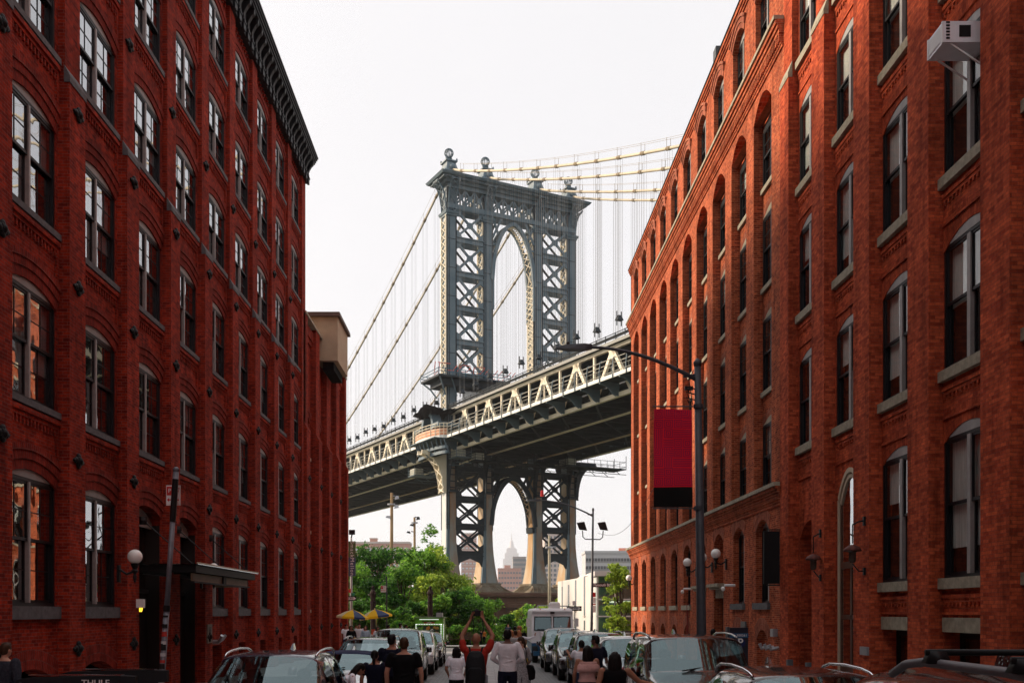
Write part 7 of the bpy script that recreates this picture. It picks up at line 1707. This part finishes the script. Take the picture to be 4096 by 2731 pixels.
def person(label,x,y,h=1.75,face=0,skin=0,top=None,sleeve='short',bottom=None,bkind='trousers',hair=HAIRB,hstyle='short',arms=None,lean=0,sex='m',stance=.0,group=None,look=0,near=True,z=None,neckdrop=0,extra=None,hipshift=0,turn=0,step=0,headtilt=0,build=1.0):
    """local frame at 1.75 m: x right, y forward (the way the person faces), z up.
    arms: {'L':[elbow, wrist, fingertip direction], 'R':...}; face: degrees clockwise from straight ahead (away from the camera)"""
    g=(gz(y)+(.14 if (x<-4.15 or x>4.75) and y<64 else 0)) if z is None else z
    t=thing('person',label,'person',(x,y,g),R(-face),group,local=True); k=h/1.75
    f=sex=='f'; sh=(.178 if f else .205)*build; hip=(.168 if f else .155)*build; wa=(.125 if f else .15)*build; ch=(.15 if f else .175)*build
    ln=lean
    def spine(z):     # lean forward above the hips
        d=max(0,z-.95); a=R(ln)*min(1,d/.25)
        return V3(hipshift*(1-min(1,d/.3)), d*math.sin(a), .95+d*math.cos(a) if z>.95 else z)
    vox=.0105 if near else .02
    # joints
    shz=1.44; S={s:spine(shz)+V3(s*sh,0,-.015) for s in (-1,1)}
    A={}
    for s,nm in ((-1,'L'),(1,'R')):
        a=(arms or {}).get(nm)
        if a: A[s]=[S[s]]+[V3(*p) for p in a[:2]]+([V3(*a[2])] if len(a)>2 else [None])
        else: A[s]=[S[s],V3(s*(sh+.065),-.02,1.15)+ (spine(1.4)-V3(0,0,1.4))*.5,V3(s*(sh+.075),.05,.90)+(spine(1.4)-V3(0,0,1.4))*.6,None]
    legs={}
    for s in (-1,1):
        hx=.092; st=.02+stance; fy=s*step
        legs[s]=[spine(.90)+V3(s*hx,0,0),V3(s*(hx+st*.5),.015+fy*.55,.50),V3(s*(hx+st),-.015+fy,.09)]
    hd=spine(1.5); top_=spine(1.75); up=(top_-hd).normalized() if ln>1 else V3(0,0,1)
    hc=spine(1.635)+V3(0,.02,0)+V3(0,math.sin(R(headtilt))*.08,-abs(headtilt)*.0012)
    yw=R(-look)
    # ---------------- body: one continuous skin
    def torso(m,gr=0,z0=.86,z1=1.50,skirt=False):
        Z=[(.84,hip*1.0,.105),(.90,hip*1.03,.112),(.98,hip*.97,.105),(1.06,wa*1.04,.092),(1.14,wa*1.02,.09),(1.24,ch*.98,.102),(1.34,ch*1.06,.108),(1.41,sh*.92,.092),(1.455,sh*.60,.07),(1.50,.055,.055)]
        rg=[]
        for z_,a,b in Z:
            if z_<z0-.001 or z_>z1+.001: continue
            c=spine(z_); rg.append(oval(c,(a+gr),(b+gr),yaw=R(turn)*min(1,max(0,(z_-.95)/.4))))
        m.rings(rg)
    def hand(m,w,d,curl=.35,s=1,grip=False):
        d=d.normalized(); side=d.orthogonal().normalized() if abs(d.z)>.85 else V3(d.y,-d.x,0).normalized(); side=side if side.length else V3(1,0,0)
        nrm=d.cross(side).normalized(); pc=w+d*.05
        m.rings([[w+side*(.026*math.cos(q))+nrm*(.018*math.sin(q)) for q in [2*math.pi*j/10 for j in range(10)]],[w+d*.045+side*(.040*math.cos(q))+nrm*(.016*math.sin(q)) for q in [2*math.pi*j/10 for j in range(10)]],[w+d*.09+side*(.038*math.cos(q))+nrm*(.013*math.sin(q)) for q in [2*math.pi*j/10 for j in range(10)]]])
        for j,(o_,l_) in enumerate(((-.030,.072),(-.010,.082),(.010,.077),(.029,.060))):
            b0=w+d*.084+side*o_; a1=b0+d*(l_*.45)-nrm*(.004+curl*.02); a2=a1+(d*.75-nrm*(curl*.9)).normalized()*(l_*.33); a3=a2+(d*.45-nrm*(curl*1.4)).normalized()*(l_*.24)
            m.limb([b0,a1,a2,a3],[.0098,.0092,.0086,.0078],6)
        tb=w+d*.03-side*.032*s; m.limb([tb,tb+d*.028-side*.024*s-nrm*.008,tb+d*.058-side*.03*s-nrm*.018],[.0125,.011,.009],6)
    m=MB(); torso(m)
    if not near: pass
    nb=spine(1.45)
    m.limb([nb,lerp(nb,hc,.55),hc+V3(0,0,-.03)],[.058,.053,.055],10)
    rot=Matrix.Rotation(yw,3,'Z')@Matrix.Rotation(R(-headtilt)-R(ln)*.5,3,'X')
    def hp(px,py,pz): return hc+rot@V3(px,py,pz)
    m.ell(hc,(.074,.093,.108),16,12,rot); m.ell(hp(0,.03,-.06),(.055,.062,.055),12,8,rot)      # skull, jaw
    m.limb([hp(0,.088,.0),hp(0,.112,-.03)],[.010,.016],6)                                       # nose
    m.ell(hp(0,.092,-.068),(.026,.012,.009),8,6,rot)                                            # lips
    for s in (-1,1): m.ell(hp(s*.076,-.005,-.012),(.012,.024,.033),8,6,rot)                      # ears
    for s in (-1,1):
        a=A[s]; m.limb([a[0],lerp(a[0],a[1],.3),a[1]],[.052*build,.047*build,.038*build],10); m.limb([a[1],lerp(a[1],a[2],.3),a[2]],[.039*build,.038*build,.024],10)
        d=(a[3] if a[3] is not None else (a[2]-a[1])); hand(m,a[2],d,s=s)
        L_=legs[s]; m.limb([L_[0],lerp(L_[0],L_[1],.35),L_[1]],[.086*build,.078*build,.054],12); m.limb([L_[1],lerp(L_[1],L_[2],.3),L_[2]],[.053,.055*build,.036],12); m.limb([L_[2]+V3(0,-.03,-.03),L_[2]+V3(0,.10,-.055),L_[2]+V3(0,.17,-.06)],[.035,.032,.024],8)
    body=remeshed(m,'body',SKIN[skin],t,vox,3,org=(0,0,0)); body.scale=(k,k,k)
    ob=[body]
    def part(mb,name,mt,vx=None,sm=4,rem=True):
        o=remeshed(mb,name,mt,t,vx or vox,sm,org=(0,0,0)) if rem else mb.build(name,mt,t,True,org=(0,0,0))
        o.scale=(k,k,k); return o
    # ---------------- clothing
    if top:
        m=MB(); gr=.016
        if top_kind(top)=='off': torso(m,.03,.98,1.41)
        else: torso(m,gr,.86 if bkind!='dress' else .84,1.455)
        cover={'short':(1,.55,0),'long':(1,1,.97),'rolled':(1,1,.45),'none':(0,.15,0),'wide':(1,.9,0)}[sleeve]
        for s in (-1,1):
            a=A[s]
            if cover[0] or cover[1]>.2:
                e=lerp(a[0],a[1],cover[1]); m.limb([a[0]+V3(-s*.02,0,.004),lerp(a[0],e,.5),e],[.066*build,.062*build,(.060 if cover[1]<1 else .05)*build],12)
            if cover[2]: m.limb([a[1],lerp(a[1],a[2],.4*cover[2]),lerp(a[1],a[2],cover[2])],[.051*build,.049*build,.037],12)
        # folds
        for j in range(5):
            zf=.93+.085*j; c=spine(zf); s=1 if j%2 else -1; m.limb([c+V3(-s*.10,-.088-.01,.02),c+V3(0,-.108,0),c+V3(s*.09,-.092,-.03)],[.010,.014,.010],6)
        m.ell(spine(.9),(hip+.012,.118,.05),14,6)
        part(m,'dress_top' if bkind=='dress' else 'shirt',top)
    if bottom is not None and bkind in ('trousers','shorts','leggings'):
        m=MB(); m.rings([oval(spine(z_),hip+.012-(.01 if z_>.95 else 0),.115) for z_ in (.80,.86,.92,.99)])
        ease={'trousers':.014,'shorts':.03,'leggings':.008}[bkind]; end=.97 if bkind!='shorts' else .0
        for s in (-1,1):
            L_=legs[s]; m.limb([L_[0]+V3(0,0,-.02),lerp(L_[0],L_[1],.4),L_[1] if bkind!='shorts' else lerp(L_[0],L_[1],.95)],[.094*build+ease*.4,.084*build+ease,.058+ease*1.2],12)
            if end: m.limb([L_[1],lerp(L_[1],L_[2],.35),lerp(L_[1],L_[2],.97)],[.058+ease,.059*build+ease,.042+ease],12)
        part(m,'trousers' if bkind!='shorts' else 'shorts',bottom)
    if bkind in ('dress','skirt'):
        m=MB(); zz=[(1.0,wa+.03,.11),(.92,hip+.03,.13),(.75,hip+.06,.15),(.55,hip+.085,.17),(.36,hip+.10,.185)]
        rg=[]
        for z_,a,b in zz:
            base=oval(spine(z_) if z_>.9 else V3(hipshift,0,z_),a,b,40,p=2)
            rg.append([p+(V3(p.x-hipshift,p.y,0).normalized()*(.018*math.sin(i*1.73*2)*(1.05-z_)*1.4)) for i,p in enumerate(base)])
        m.rings(rg); part(m,'skirt',bottom or top,rem=False)
    m=MB()
    for s in (-1,1):
        a=legs[s][2]; m.limb([a+V3(0,-.04,-.035),a+V3(0,.09,-.052),a+V3(0,.175,-.06)],[.047,.043,.03],10); m.limb([a+V3(0,-.02,.0),a+V3(0,-.02,-.03)],[.045,.046],10)
    part(m,'shoes',SHOE,.014)
    # ---------------- hair
    if hstyle!='bald':
        m=MB(); m.ell(hp(0,-.012,.022),(.084,.098,.10),16,10,rot)
        if hstyle=='short': m.ell(hp(0,-.045,-.02),(.078,.06,.075),14,8,rot); m.ell(hp(0,.03,.085),(.06,.06,.04),12,8,rot)
        if hstyle in ('bob','long'):
            lo=-.16 if hstyle=='bob' else -.40
            for s in (-1,0,1): m.limb([hp(s*.05,-.05,.03),hp(s*.072,-.06,-.08),hp(s*.075,-.065+.01*abs(s),lo*.6),hp(s*.06,-.075,lo)],[.055,.05,.05,.034 if hstyle=='bob' else .02],10)
            if hstyle=='long':
                for s in (-.5,.5): m.limb([hp(s*.05,-.07,0),hp(s*.07,-.085,-.15),hp(s*.05,-.09,lo-.03)],[.05,.045,.015],8)
        if hstyle=='tail': m.ell(hp(0,-.035,-.01),(.078,.07,.07),12,8,rot); m.limb([hp(0,-.09,-.02),hp(0,-.115,-.07),hp(0,-.10,-.17),hp(0,-.095,-.22)],[.03,.033,.028,.01],8)
        if hstyle=='wave':
            for j in range(9): a=j*.7; m.limb([hp(.055*math.cos(a),-.05+.03*math.sin(a),.04),hp(.10*math.cos(a),-.07+.03*math.sin(a),-.08),hp(.12*math.cos(a+.4),-.08,-.22)],[.04,.035,.015],7)
        part(m,'hair',hair,.012 if near else .02,3)
        if hstyle in('bun',): pass
    m=MB()
    for s in (-1,1): m.ell(hp(s*.031,.086,.012),(.012,.006,.007),8,5,rot)
    part(m,'eyes',mat('dark eyes',(.02,.015,.012),.2,var=0),rem=False)
    return t,k,hp,spine,A
def top_kind(m): return 'off' if m is C_PINK else ''
def pt(x,y,label,**k): return person(label,place(x,y),y,**k)
# --- the photographer in red
Yr=19.6
res=pt(1904,Yr,'bald man in a red t shirt raising a camera overhead with both arms',h=1.90,face=2,skin=1,top=C_RED,bottom=C_BLK,hstyle='bald',build=1.12,
   arms={'L':[(-.265,.10,1.67),(-.11,.20,1.975),(.3,.1,.9)],'R':[(.30,.10,1.68),(.13,.20,1.975),(-.3,.1,.9)]},headtilt=-6,stance=.05)
t0,k0,hp0,sp0,A0=res
cm=thing('camera_body','black camera held up high by the bald man in red','camera',(place(1904,Yr),Yr,gz(Yr)),R(-2),local=True)
m=MB(); m.box(-.085,.085,.21,.28,2.04,2.14); m.rings([[(-.035,.215,2.14),(.035,.215,2.14),(.035,.275,2.14),(-.035,.275,2.14)],[(-.025,.225,2.17),(.025,.225,2.17),(.025,.265,2.17),(-.025,.265,2.17)]])
o=m.build('case',M_BLKIRON,cm,org=(0,0,0)); o.scale=(k0,k0,k0); m=MB(); m.rings([[(.045*math.cos(a),yy,2.09+.045*math.sin(a)) for a in [2*math.pi*j/14 for j in range(14)]] for yy in (.285,.38)]); o=m.build('lens',M_TRIM,cm,True,org=(0,0,0)); o.scale=(k0,k0,k0)
m=MB(); m.tube([(-.08,.22,2.08),(-.06,.18,1.95),(-.05,.14,1.75),(-.03,.12,1.62)],.008,5); m.tube([(.08,.22,2.08),(.11,.16,1.93),(.13,.1,1.78),(.09,.08,1.66),(.02,.1,1.6)],.008,5); o=m.build('strap',M_BLKIRON,cm,org=(0,0,0)); o.scale=(k0,k0,k0)
def backpack(label,x,y,k,face,w=.17,hh=.56,z0=.80,mt=None,dep=.16,zoff=0):
    t=thing('backpack',label,'backpack',(x,y,gz(y)+zoff),R(-face),local=True); mt=mt or mat('black nylon',(.012,.013,.015),.6,bump=.4,bs=20)
    m=MB(); m.rings([oval((0,-.12-dep*.5*q,z0+hh*zf),w*a,dep*.5*a2,18,p=3) for zf,a,a2,q in ((0,.55,.6,1),(.06,.85,.9,1),(.3,1,1.1,1.05),(.6,.98,1,1),(.85,.85,.8,.9),(.97,.6,.55,.8),(1,.3,.3,.75))])
    o=remeshed(m,'sack',mt,t,.012,4,org=(0,0,0)); o.scale=(k,k,k)
    m=MB(); m.rings([oval((0,-.12-dep*1.0,z0+hh*zf),w*.75*a,dep*.2,14,p=3) for zf,a in ((.08,.7),(.15,1),(.5,1),(.58,.7))]); o=remeshed(m,'pocket',mt,t,.012,3,org=(0,0,0)); o.scale=(k,k,k)
    m=MB()
    for s in (-1,1): m.tube([(s*.09,-.13,z0+hh*.9),(s*.115,-.08,1.47),(s*.12,.05,1.46),(s*.125,.12,1.33),(s*.14,.05,1.1),(s*.13,-.1,z0+.15)],.017,6)
    o=m.build('strap',mt,t,org=(0,0,0)); o.scale=(k,k,k)
    return t
bp=backpack('large black hiking backpack on the back of the bald man in red',place(1904,Yr),Yr,k0,2,w=.185,hh=.70,z0=.72,dep=.24)
m=MB(); q=[(-.03,.02),(.03,.02),(.018,-.02),(0,-.035),(-.018,-.02)]; m.rings([[(a,-.40,1.10+b) for a,b in q],[(a,-.395,1.10+b) for a,b in q]]); o=m.build('badge',M_ALU,bp,org=(0,0,0)); o.scale=(k0,)*3
m=MB(); m.tube([(.17,-.2,.62),(.18,-.22,1.0)],.022,6); m.tube([(.20,-.19,.6),(.21,-.2,.98)],.016,6); o=m.build('tripod_leg',M_POLE,bp,True,org=(0,0,0)); o.scale=(k0,)*3
# --- neighbours
pt(1826,22.4,'woman in a white t shirt with black shoulder length hair seen from behind',h=1.52,face=-3,skin=1,top=C_WHT,bottom=C_BLK,hstyle='bob',sex='f',build=1.1,arms={'L':[(-.27,.0,1.17),(-.20,.17,.99)],'R':[(.27,.0,1.17),(.2,.17,.99)]})
pt(2030,22.0,'tall man in a pale grey long sleeve top and dark jeans seen from behind',h=1.92,face=0,skin=2,top=C_GREY,sleeve='long',bottom=C_NAVY,hair=HAIRB,hstyle='short',build=1.06,arms={'L':[(-.30,-.05,1.16),(-.17,.16,1.05)],'R':[(.30,-.05,1.16),(.17,.16,1.05)]},stance=.03)
pt(2083,24.8,'woman in a grey patterned midi dress turning her head left',h=1.70,face=-8,skin=0,top=C_FLOR,sleeve='wide',bottom=C_FLOR,bkind='dress',hair=HAIRN,hstyle='tail',sex='f',look=-75,arms={'R':[(.25,.03,1.14),(.18,.2,.98)],'L':[(-.24,.03,1.14),(-.1,.18,1.0)]})
t=thing('shoulder_bag','black shoulder bag carried by the woman in the patterned dress','bag',(place(2083,24.8),24.8,gz(24.8)),R(8),local=True)
m=MB(); m.rings([oval((.20,-.02,z_),a,.07,16,p=3) for z_,a in ((.62,.10),(.66,.16),(.85,.17),(.98,.12),(1.0,.05))]); remeshed(m,'bag_body',C_BLK,t,.014,3,org=(0,0,0)); m=MB(); m.tube([(.12,-.02,.98),(.12,-.10,1.3),(.11,-.06,1.42),(.10,.08,1.3),(.18,.04,1.0)],.012,6); m.tube([(.05,-.05,.9),(-.02,-.19,.6),(.08,-.2,.42),(.2,-.15,.5),(.25,-.08,.75)],.009,5); m.build('strap',C_BLK,t,org=(0,0,0))
# --- left group
pt(1498,18.7,'woman with a black ponytail and dark t shirt walking away on the left',h=1.58,face=2,skin=1,top=C_NAVY,bottom=C_BLK,hstyle='tail',sex='f',build=1.14,step=.06)
r1=pt(1567,20.4,'dark haired man with a navy backpack left of the man in black',h=1.84,face=3,skin=1,top=C_NAVY,bottom=C_BLK,hstyle='short',build=1.05,look=15)
backpack('navy backpack worn by the dark haired man on the left',place(1567,20.4),20.4,1.05,3,w=.16,hh=.48,z0=.90,mt=C_NAVY,dep=.14)
pt(1616,18.0,'man in a plain black t shirt with short brown hair seen from behind',h=1.84,face=0,skin=0,top=C_BLK,bottom=C_BLK,hair=HAIRN,hstyle='short',build=1.12)
pt(1326,17.4,'girl with long black hair and white t shirt bending forward by the convertible',h=1.62,face=72,skin=1,top=C_WHT,bottom=C_DEN,hstyle='long',sex='f',lean=48,arms={'R':[(.22,.38,1.0),(.16,.52,.80)],'L':[(-.16,.45,1.0),(-.12,.55,.82)]},headtilt=12)
pt(6,15.5,'person in a dark plaid shirt at the lower left corner, leaning right',h=1.68,face=20,skin=0,top=C_PLAID,sleeve='long',bottom=C_BLK,hair=HAIRN,hstyle='short',build=1.25,lean=6)
# --- right group
pt(2349,19.6,'woman in an off shoulder dusty pink top with long dark hair',h=1.64,face=-12,skin=1,top=C_PINK,sleeve='none',bottom=C_DEN,hstyle='long',sex='f',build=1.12,arms={'R':[(.28,.05,1.16),(.22,.27,1.08)],'L':[(-.28,.0,1.15),(-.26,.1,.92)]})
rf_=MB()
t=bpy.data.objects['person.007'] if False else None
pk=[o for o in bpy.data.objects if o.get('label','').startswith('woman in an off shoulder')][0]
m=MB(); zz=[(1.37,.215,.125),(1.33,.25,.155),(1.26,.265,.165),(1.20,.27,.17)]
m.rings([[p+V3(p.x,p.y,0).normalized()*.018*math.sin(i*2.4)*(j/2) for i,p in enumerate(oval((0,0,z_),a,b,36,p=2))] for j,(z_,a,b) in enumerate(zz)]); o=m.build('ruffle',C_PINK,pk,True,org=(0,0,0)); o.scale=(.937,)*3
pt(2459,16.0,'woman in a black sleeveless top stretching her right arm onto a car hood',h=1.66,face=4,skin=1,top=C_BLK,sleeve='none',bottom=C_BLK,hstyle='long',sex='f',build=1.2,hair=HAIRB,
   arms={'R':[(.42,.06,1.23),(.66,.16,1.19),(.9,.3,-.12)],'L':[(-.30,-.03,1.13),(-.26,.12,.92)]})
wb=[o for o in bpy.data.objects if o.get('label','').startswith('woman in a black sleeveless')][0]
for q0 in (0,.02): m=MB(); m.tube([(.615+q0,.145+q0*.4+.034*math.cos(a),1.197+.034*math.sin(a)) for a in [2*math.pi*j/12 for j in range(13)]],.0045,5); o=m.build('bracelet',mat('gold bangle',(.6,.42,.12),.25,metal=1,var=0),wb,True,org=(0,0,0)); o.scale=(.949,)*3
pt(2383,23.2,'dark haired man in a navy shirt between the parked cars on the right',h=1.76,face=-20,skin=2,top=C_NAVY,bottom=C_BLK,hstyle='short',look=-40,build=1.0)
pt(2326,24.4,'person in white shirt with raised phone behind the woman in pink',h=1.62,face=-5,skin=1,top=C_WHT,bottom=C_DEN,hstyle='short',hair=HAIRB,arms={'L':[(-.26,.1,1.25),(-.30,.28,1.38)],'R':[(.25,0,1.15),(.2,.2,1.1)]})
pt(2852,28.3,'man in a pale teal shirt half hidden behind the boxy black car',h=1.72,face=30,skin=2,top=C_TEAL,bottom=C_BLK,hstyle='short',near=False)
# --- far people by the park entrance
F=dict(near=False)
pt(2062,38.5,'man in a black and white striped t shirt near the yellow bag',h=1.70,face=-10,skin=0,top=C_STR,bottom=C_BLK,hair=HAIRN,hstyle='short',build=1.15,**F)
pt(2076,40.5,'red haired woman stretching out an arm with a phone for a selfie',h=1.68,face=15,skin=0,top=C_WHT,sleeve='long',bottom=C_DEN,hair=HAIRR,hstyle='long',sex='f',arms={'R':[(.42,.1,1.38),(.66,.15,1.5),(.1,0,1)]},**F)
pt(2078,42.5,'tall man in a black t shirt behind the red haired woman',h=1.84,face=-25,skin=0,top=C_BLK,bottom=C_DEN,hair=HAIRR,hstyle='short',look=-60,build=1.1,**F)
pt(2060,44.5,'man in a cap standing behind the striped t shirt man',h=1.80,face=10,skin=0,top=C_NAVY,bottom=C_BLK,hstyle='short',**F)
pt(2047,42.0,'woman with auburn hair at the left of the far group',h=1.66,face=0,skin=0,top=C_OLV,bottom=C_BLK,hair=HAIRR,hstyle='bob',sex='f',**F)
skx,sky_=place(1988,104),104.0; gsk=gz(104)+.06+.003*29+.12
person('girl with wavy blonde hair riding a skateboard down the park path, arms spread',skx,sky_,h=1.62,face=5,skin=0,top=C_WHT,sleeve='none',bottom=C_BLK,hair=HAIRR,hstyle='wave',sex='f',arms={'L':[(-.36,.02,1.28),(-.60,.05,1.14)],'R':[(.38,.02,1.32),(.66,.02,1.27)]},near=False,z=gsk,step=.06)
t=thing('skateboard','small skateboard under the girl on the park path','skateboard',(skx,sky_,gsk-.12),R(60),local=True); m=MB(); m.rings([oval((0,0,z_),.40,.10,18) for z_ in (.085,.105)]); m.build('deck',M_BLKIRON,t,org=(0,0,0))
for a in (-.26,.26):
    for b_ in (-.07,.07): m=MB(); m.tube([(a,b_-.02,.035),(a,b_+.02,.035)],.035,10); m.build('wheel',M_WHT,t,org=(0,0,0))
for i,(xn_,Y,h_,fc,sk_,tp,sl,bt,hr,hs,sx,lb) in enumerate((
  (1405,50.5,1.66,170,1,C_BLK,'long',C_BLK,HAIRB,'long','f','woman in a black hooded coat at the corner of the left building'),
  (1437,52,1.76,175,0,C_GREY,'rolled',C_NAVY,HAIRB,'short','m','man in a light checked shirt beside the couple on the left sidewalk'),
  (1462,51,1.66,185,0,C_LB,'long',C_NAVY,HAIRN,'bob','f','woman in a pale striped blouse with a phone on the left sidewalk'),
  (1511,53,1.60,170,1,C_WHT,'short',C_DEN,HAIRB,'bob','f','girl in a white top resting her chin by the vendor cart'),
  (1552,55,1.66,90,2,C_BLK,'long',C_BLK,HAIRB,'short','m','person in dark jacket and maroon cap near the thin sign pole'),
  (1600,54,1.76,60,1,C_OLV,'short',C_DEN,HAIRB,'short','m','man in a dark teal shirt looking right near the juice cart'),
  (1622,55,1.68,70,1,C_BLK,'short',C_BLK,HAIRB,'tail','f','woman in a black top looking up beside the man in teal'),
  (1385,54,1.70,160,1,C_WHT,'short',C_DEN,HAIRB,'short','m','man in white half hidden by the left building corner'),
  (1425,57.5,1.6,180,0,C_ORG,'short',C_NAVY,HAIRR,'bob','f','person with orange top behind the couple under the parasols'))):
    pt(xn_,Y,lb,h=h_,face=fc,skin=sk_,top=tp,sleeve=sl,bottom=bt,hair=hr,hstyle=hs,sex=sx,near=False)
for i,(xn_,Y,h_,fc,tp,lb) in enumerate(((1924,82,1.2,120,C_NAVY,'person sitting low in dark clothes at the left edge of the park path'),(1936,84,1.2,200,C_ORG,'child in orange at the left edge of the park path'),(2032,86,1.7,180,C_DEN,'distant person in blue at the right edge of the park path'))):
    pt(xn_,Y,lb,h=h_,face=fc,top=tp,bottom=C_BLK,near=False)
# ================================================================== HAZE
m=bpy.data.materials.new('river haze'); m.use_nodes=True; t=m.node_tree; t.nodes.clear()
o_=t.nodes.new('ShaderNodeOutputMaterial'); pv=t.nodes.new('ShaderNodeVolumePrincipled'); pv.inputs['Color'].default_value=(1,.99,.985,1); pv.inputs['Density'].default_value=.00011; pv.inputs['Anisotropy'].default_value=.65
t.links.new(pv.outputs[0],o_.inputs['Volume'])
b=MB(); b.box(-900,900,-300,5700,-6,460); o=b.build('haze',m); tag(o,kind='stuff')

SC.cycles.volume_bounces=2
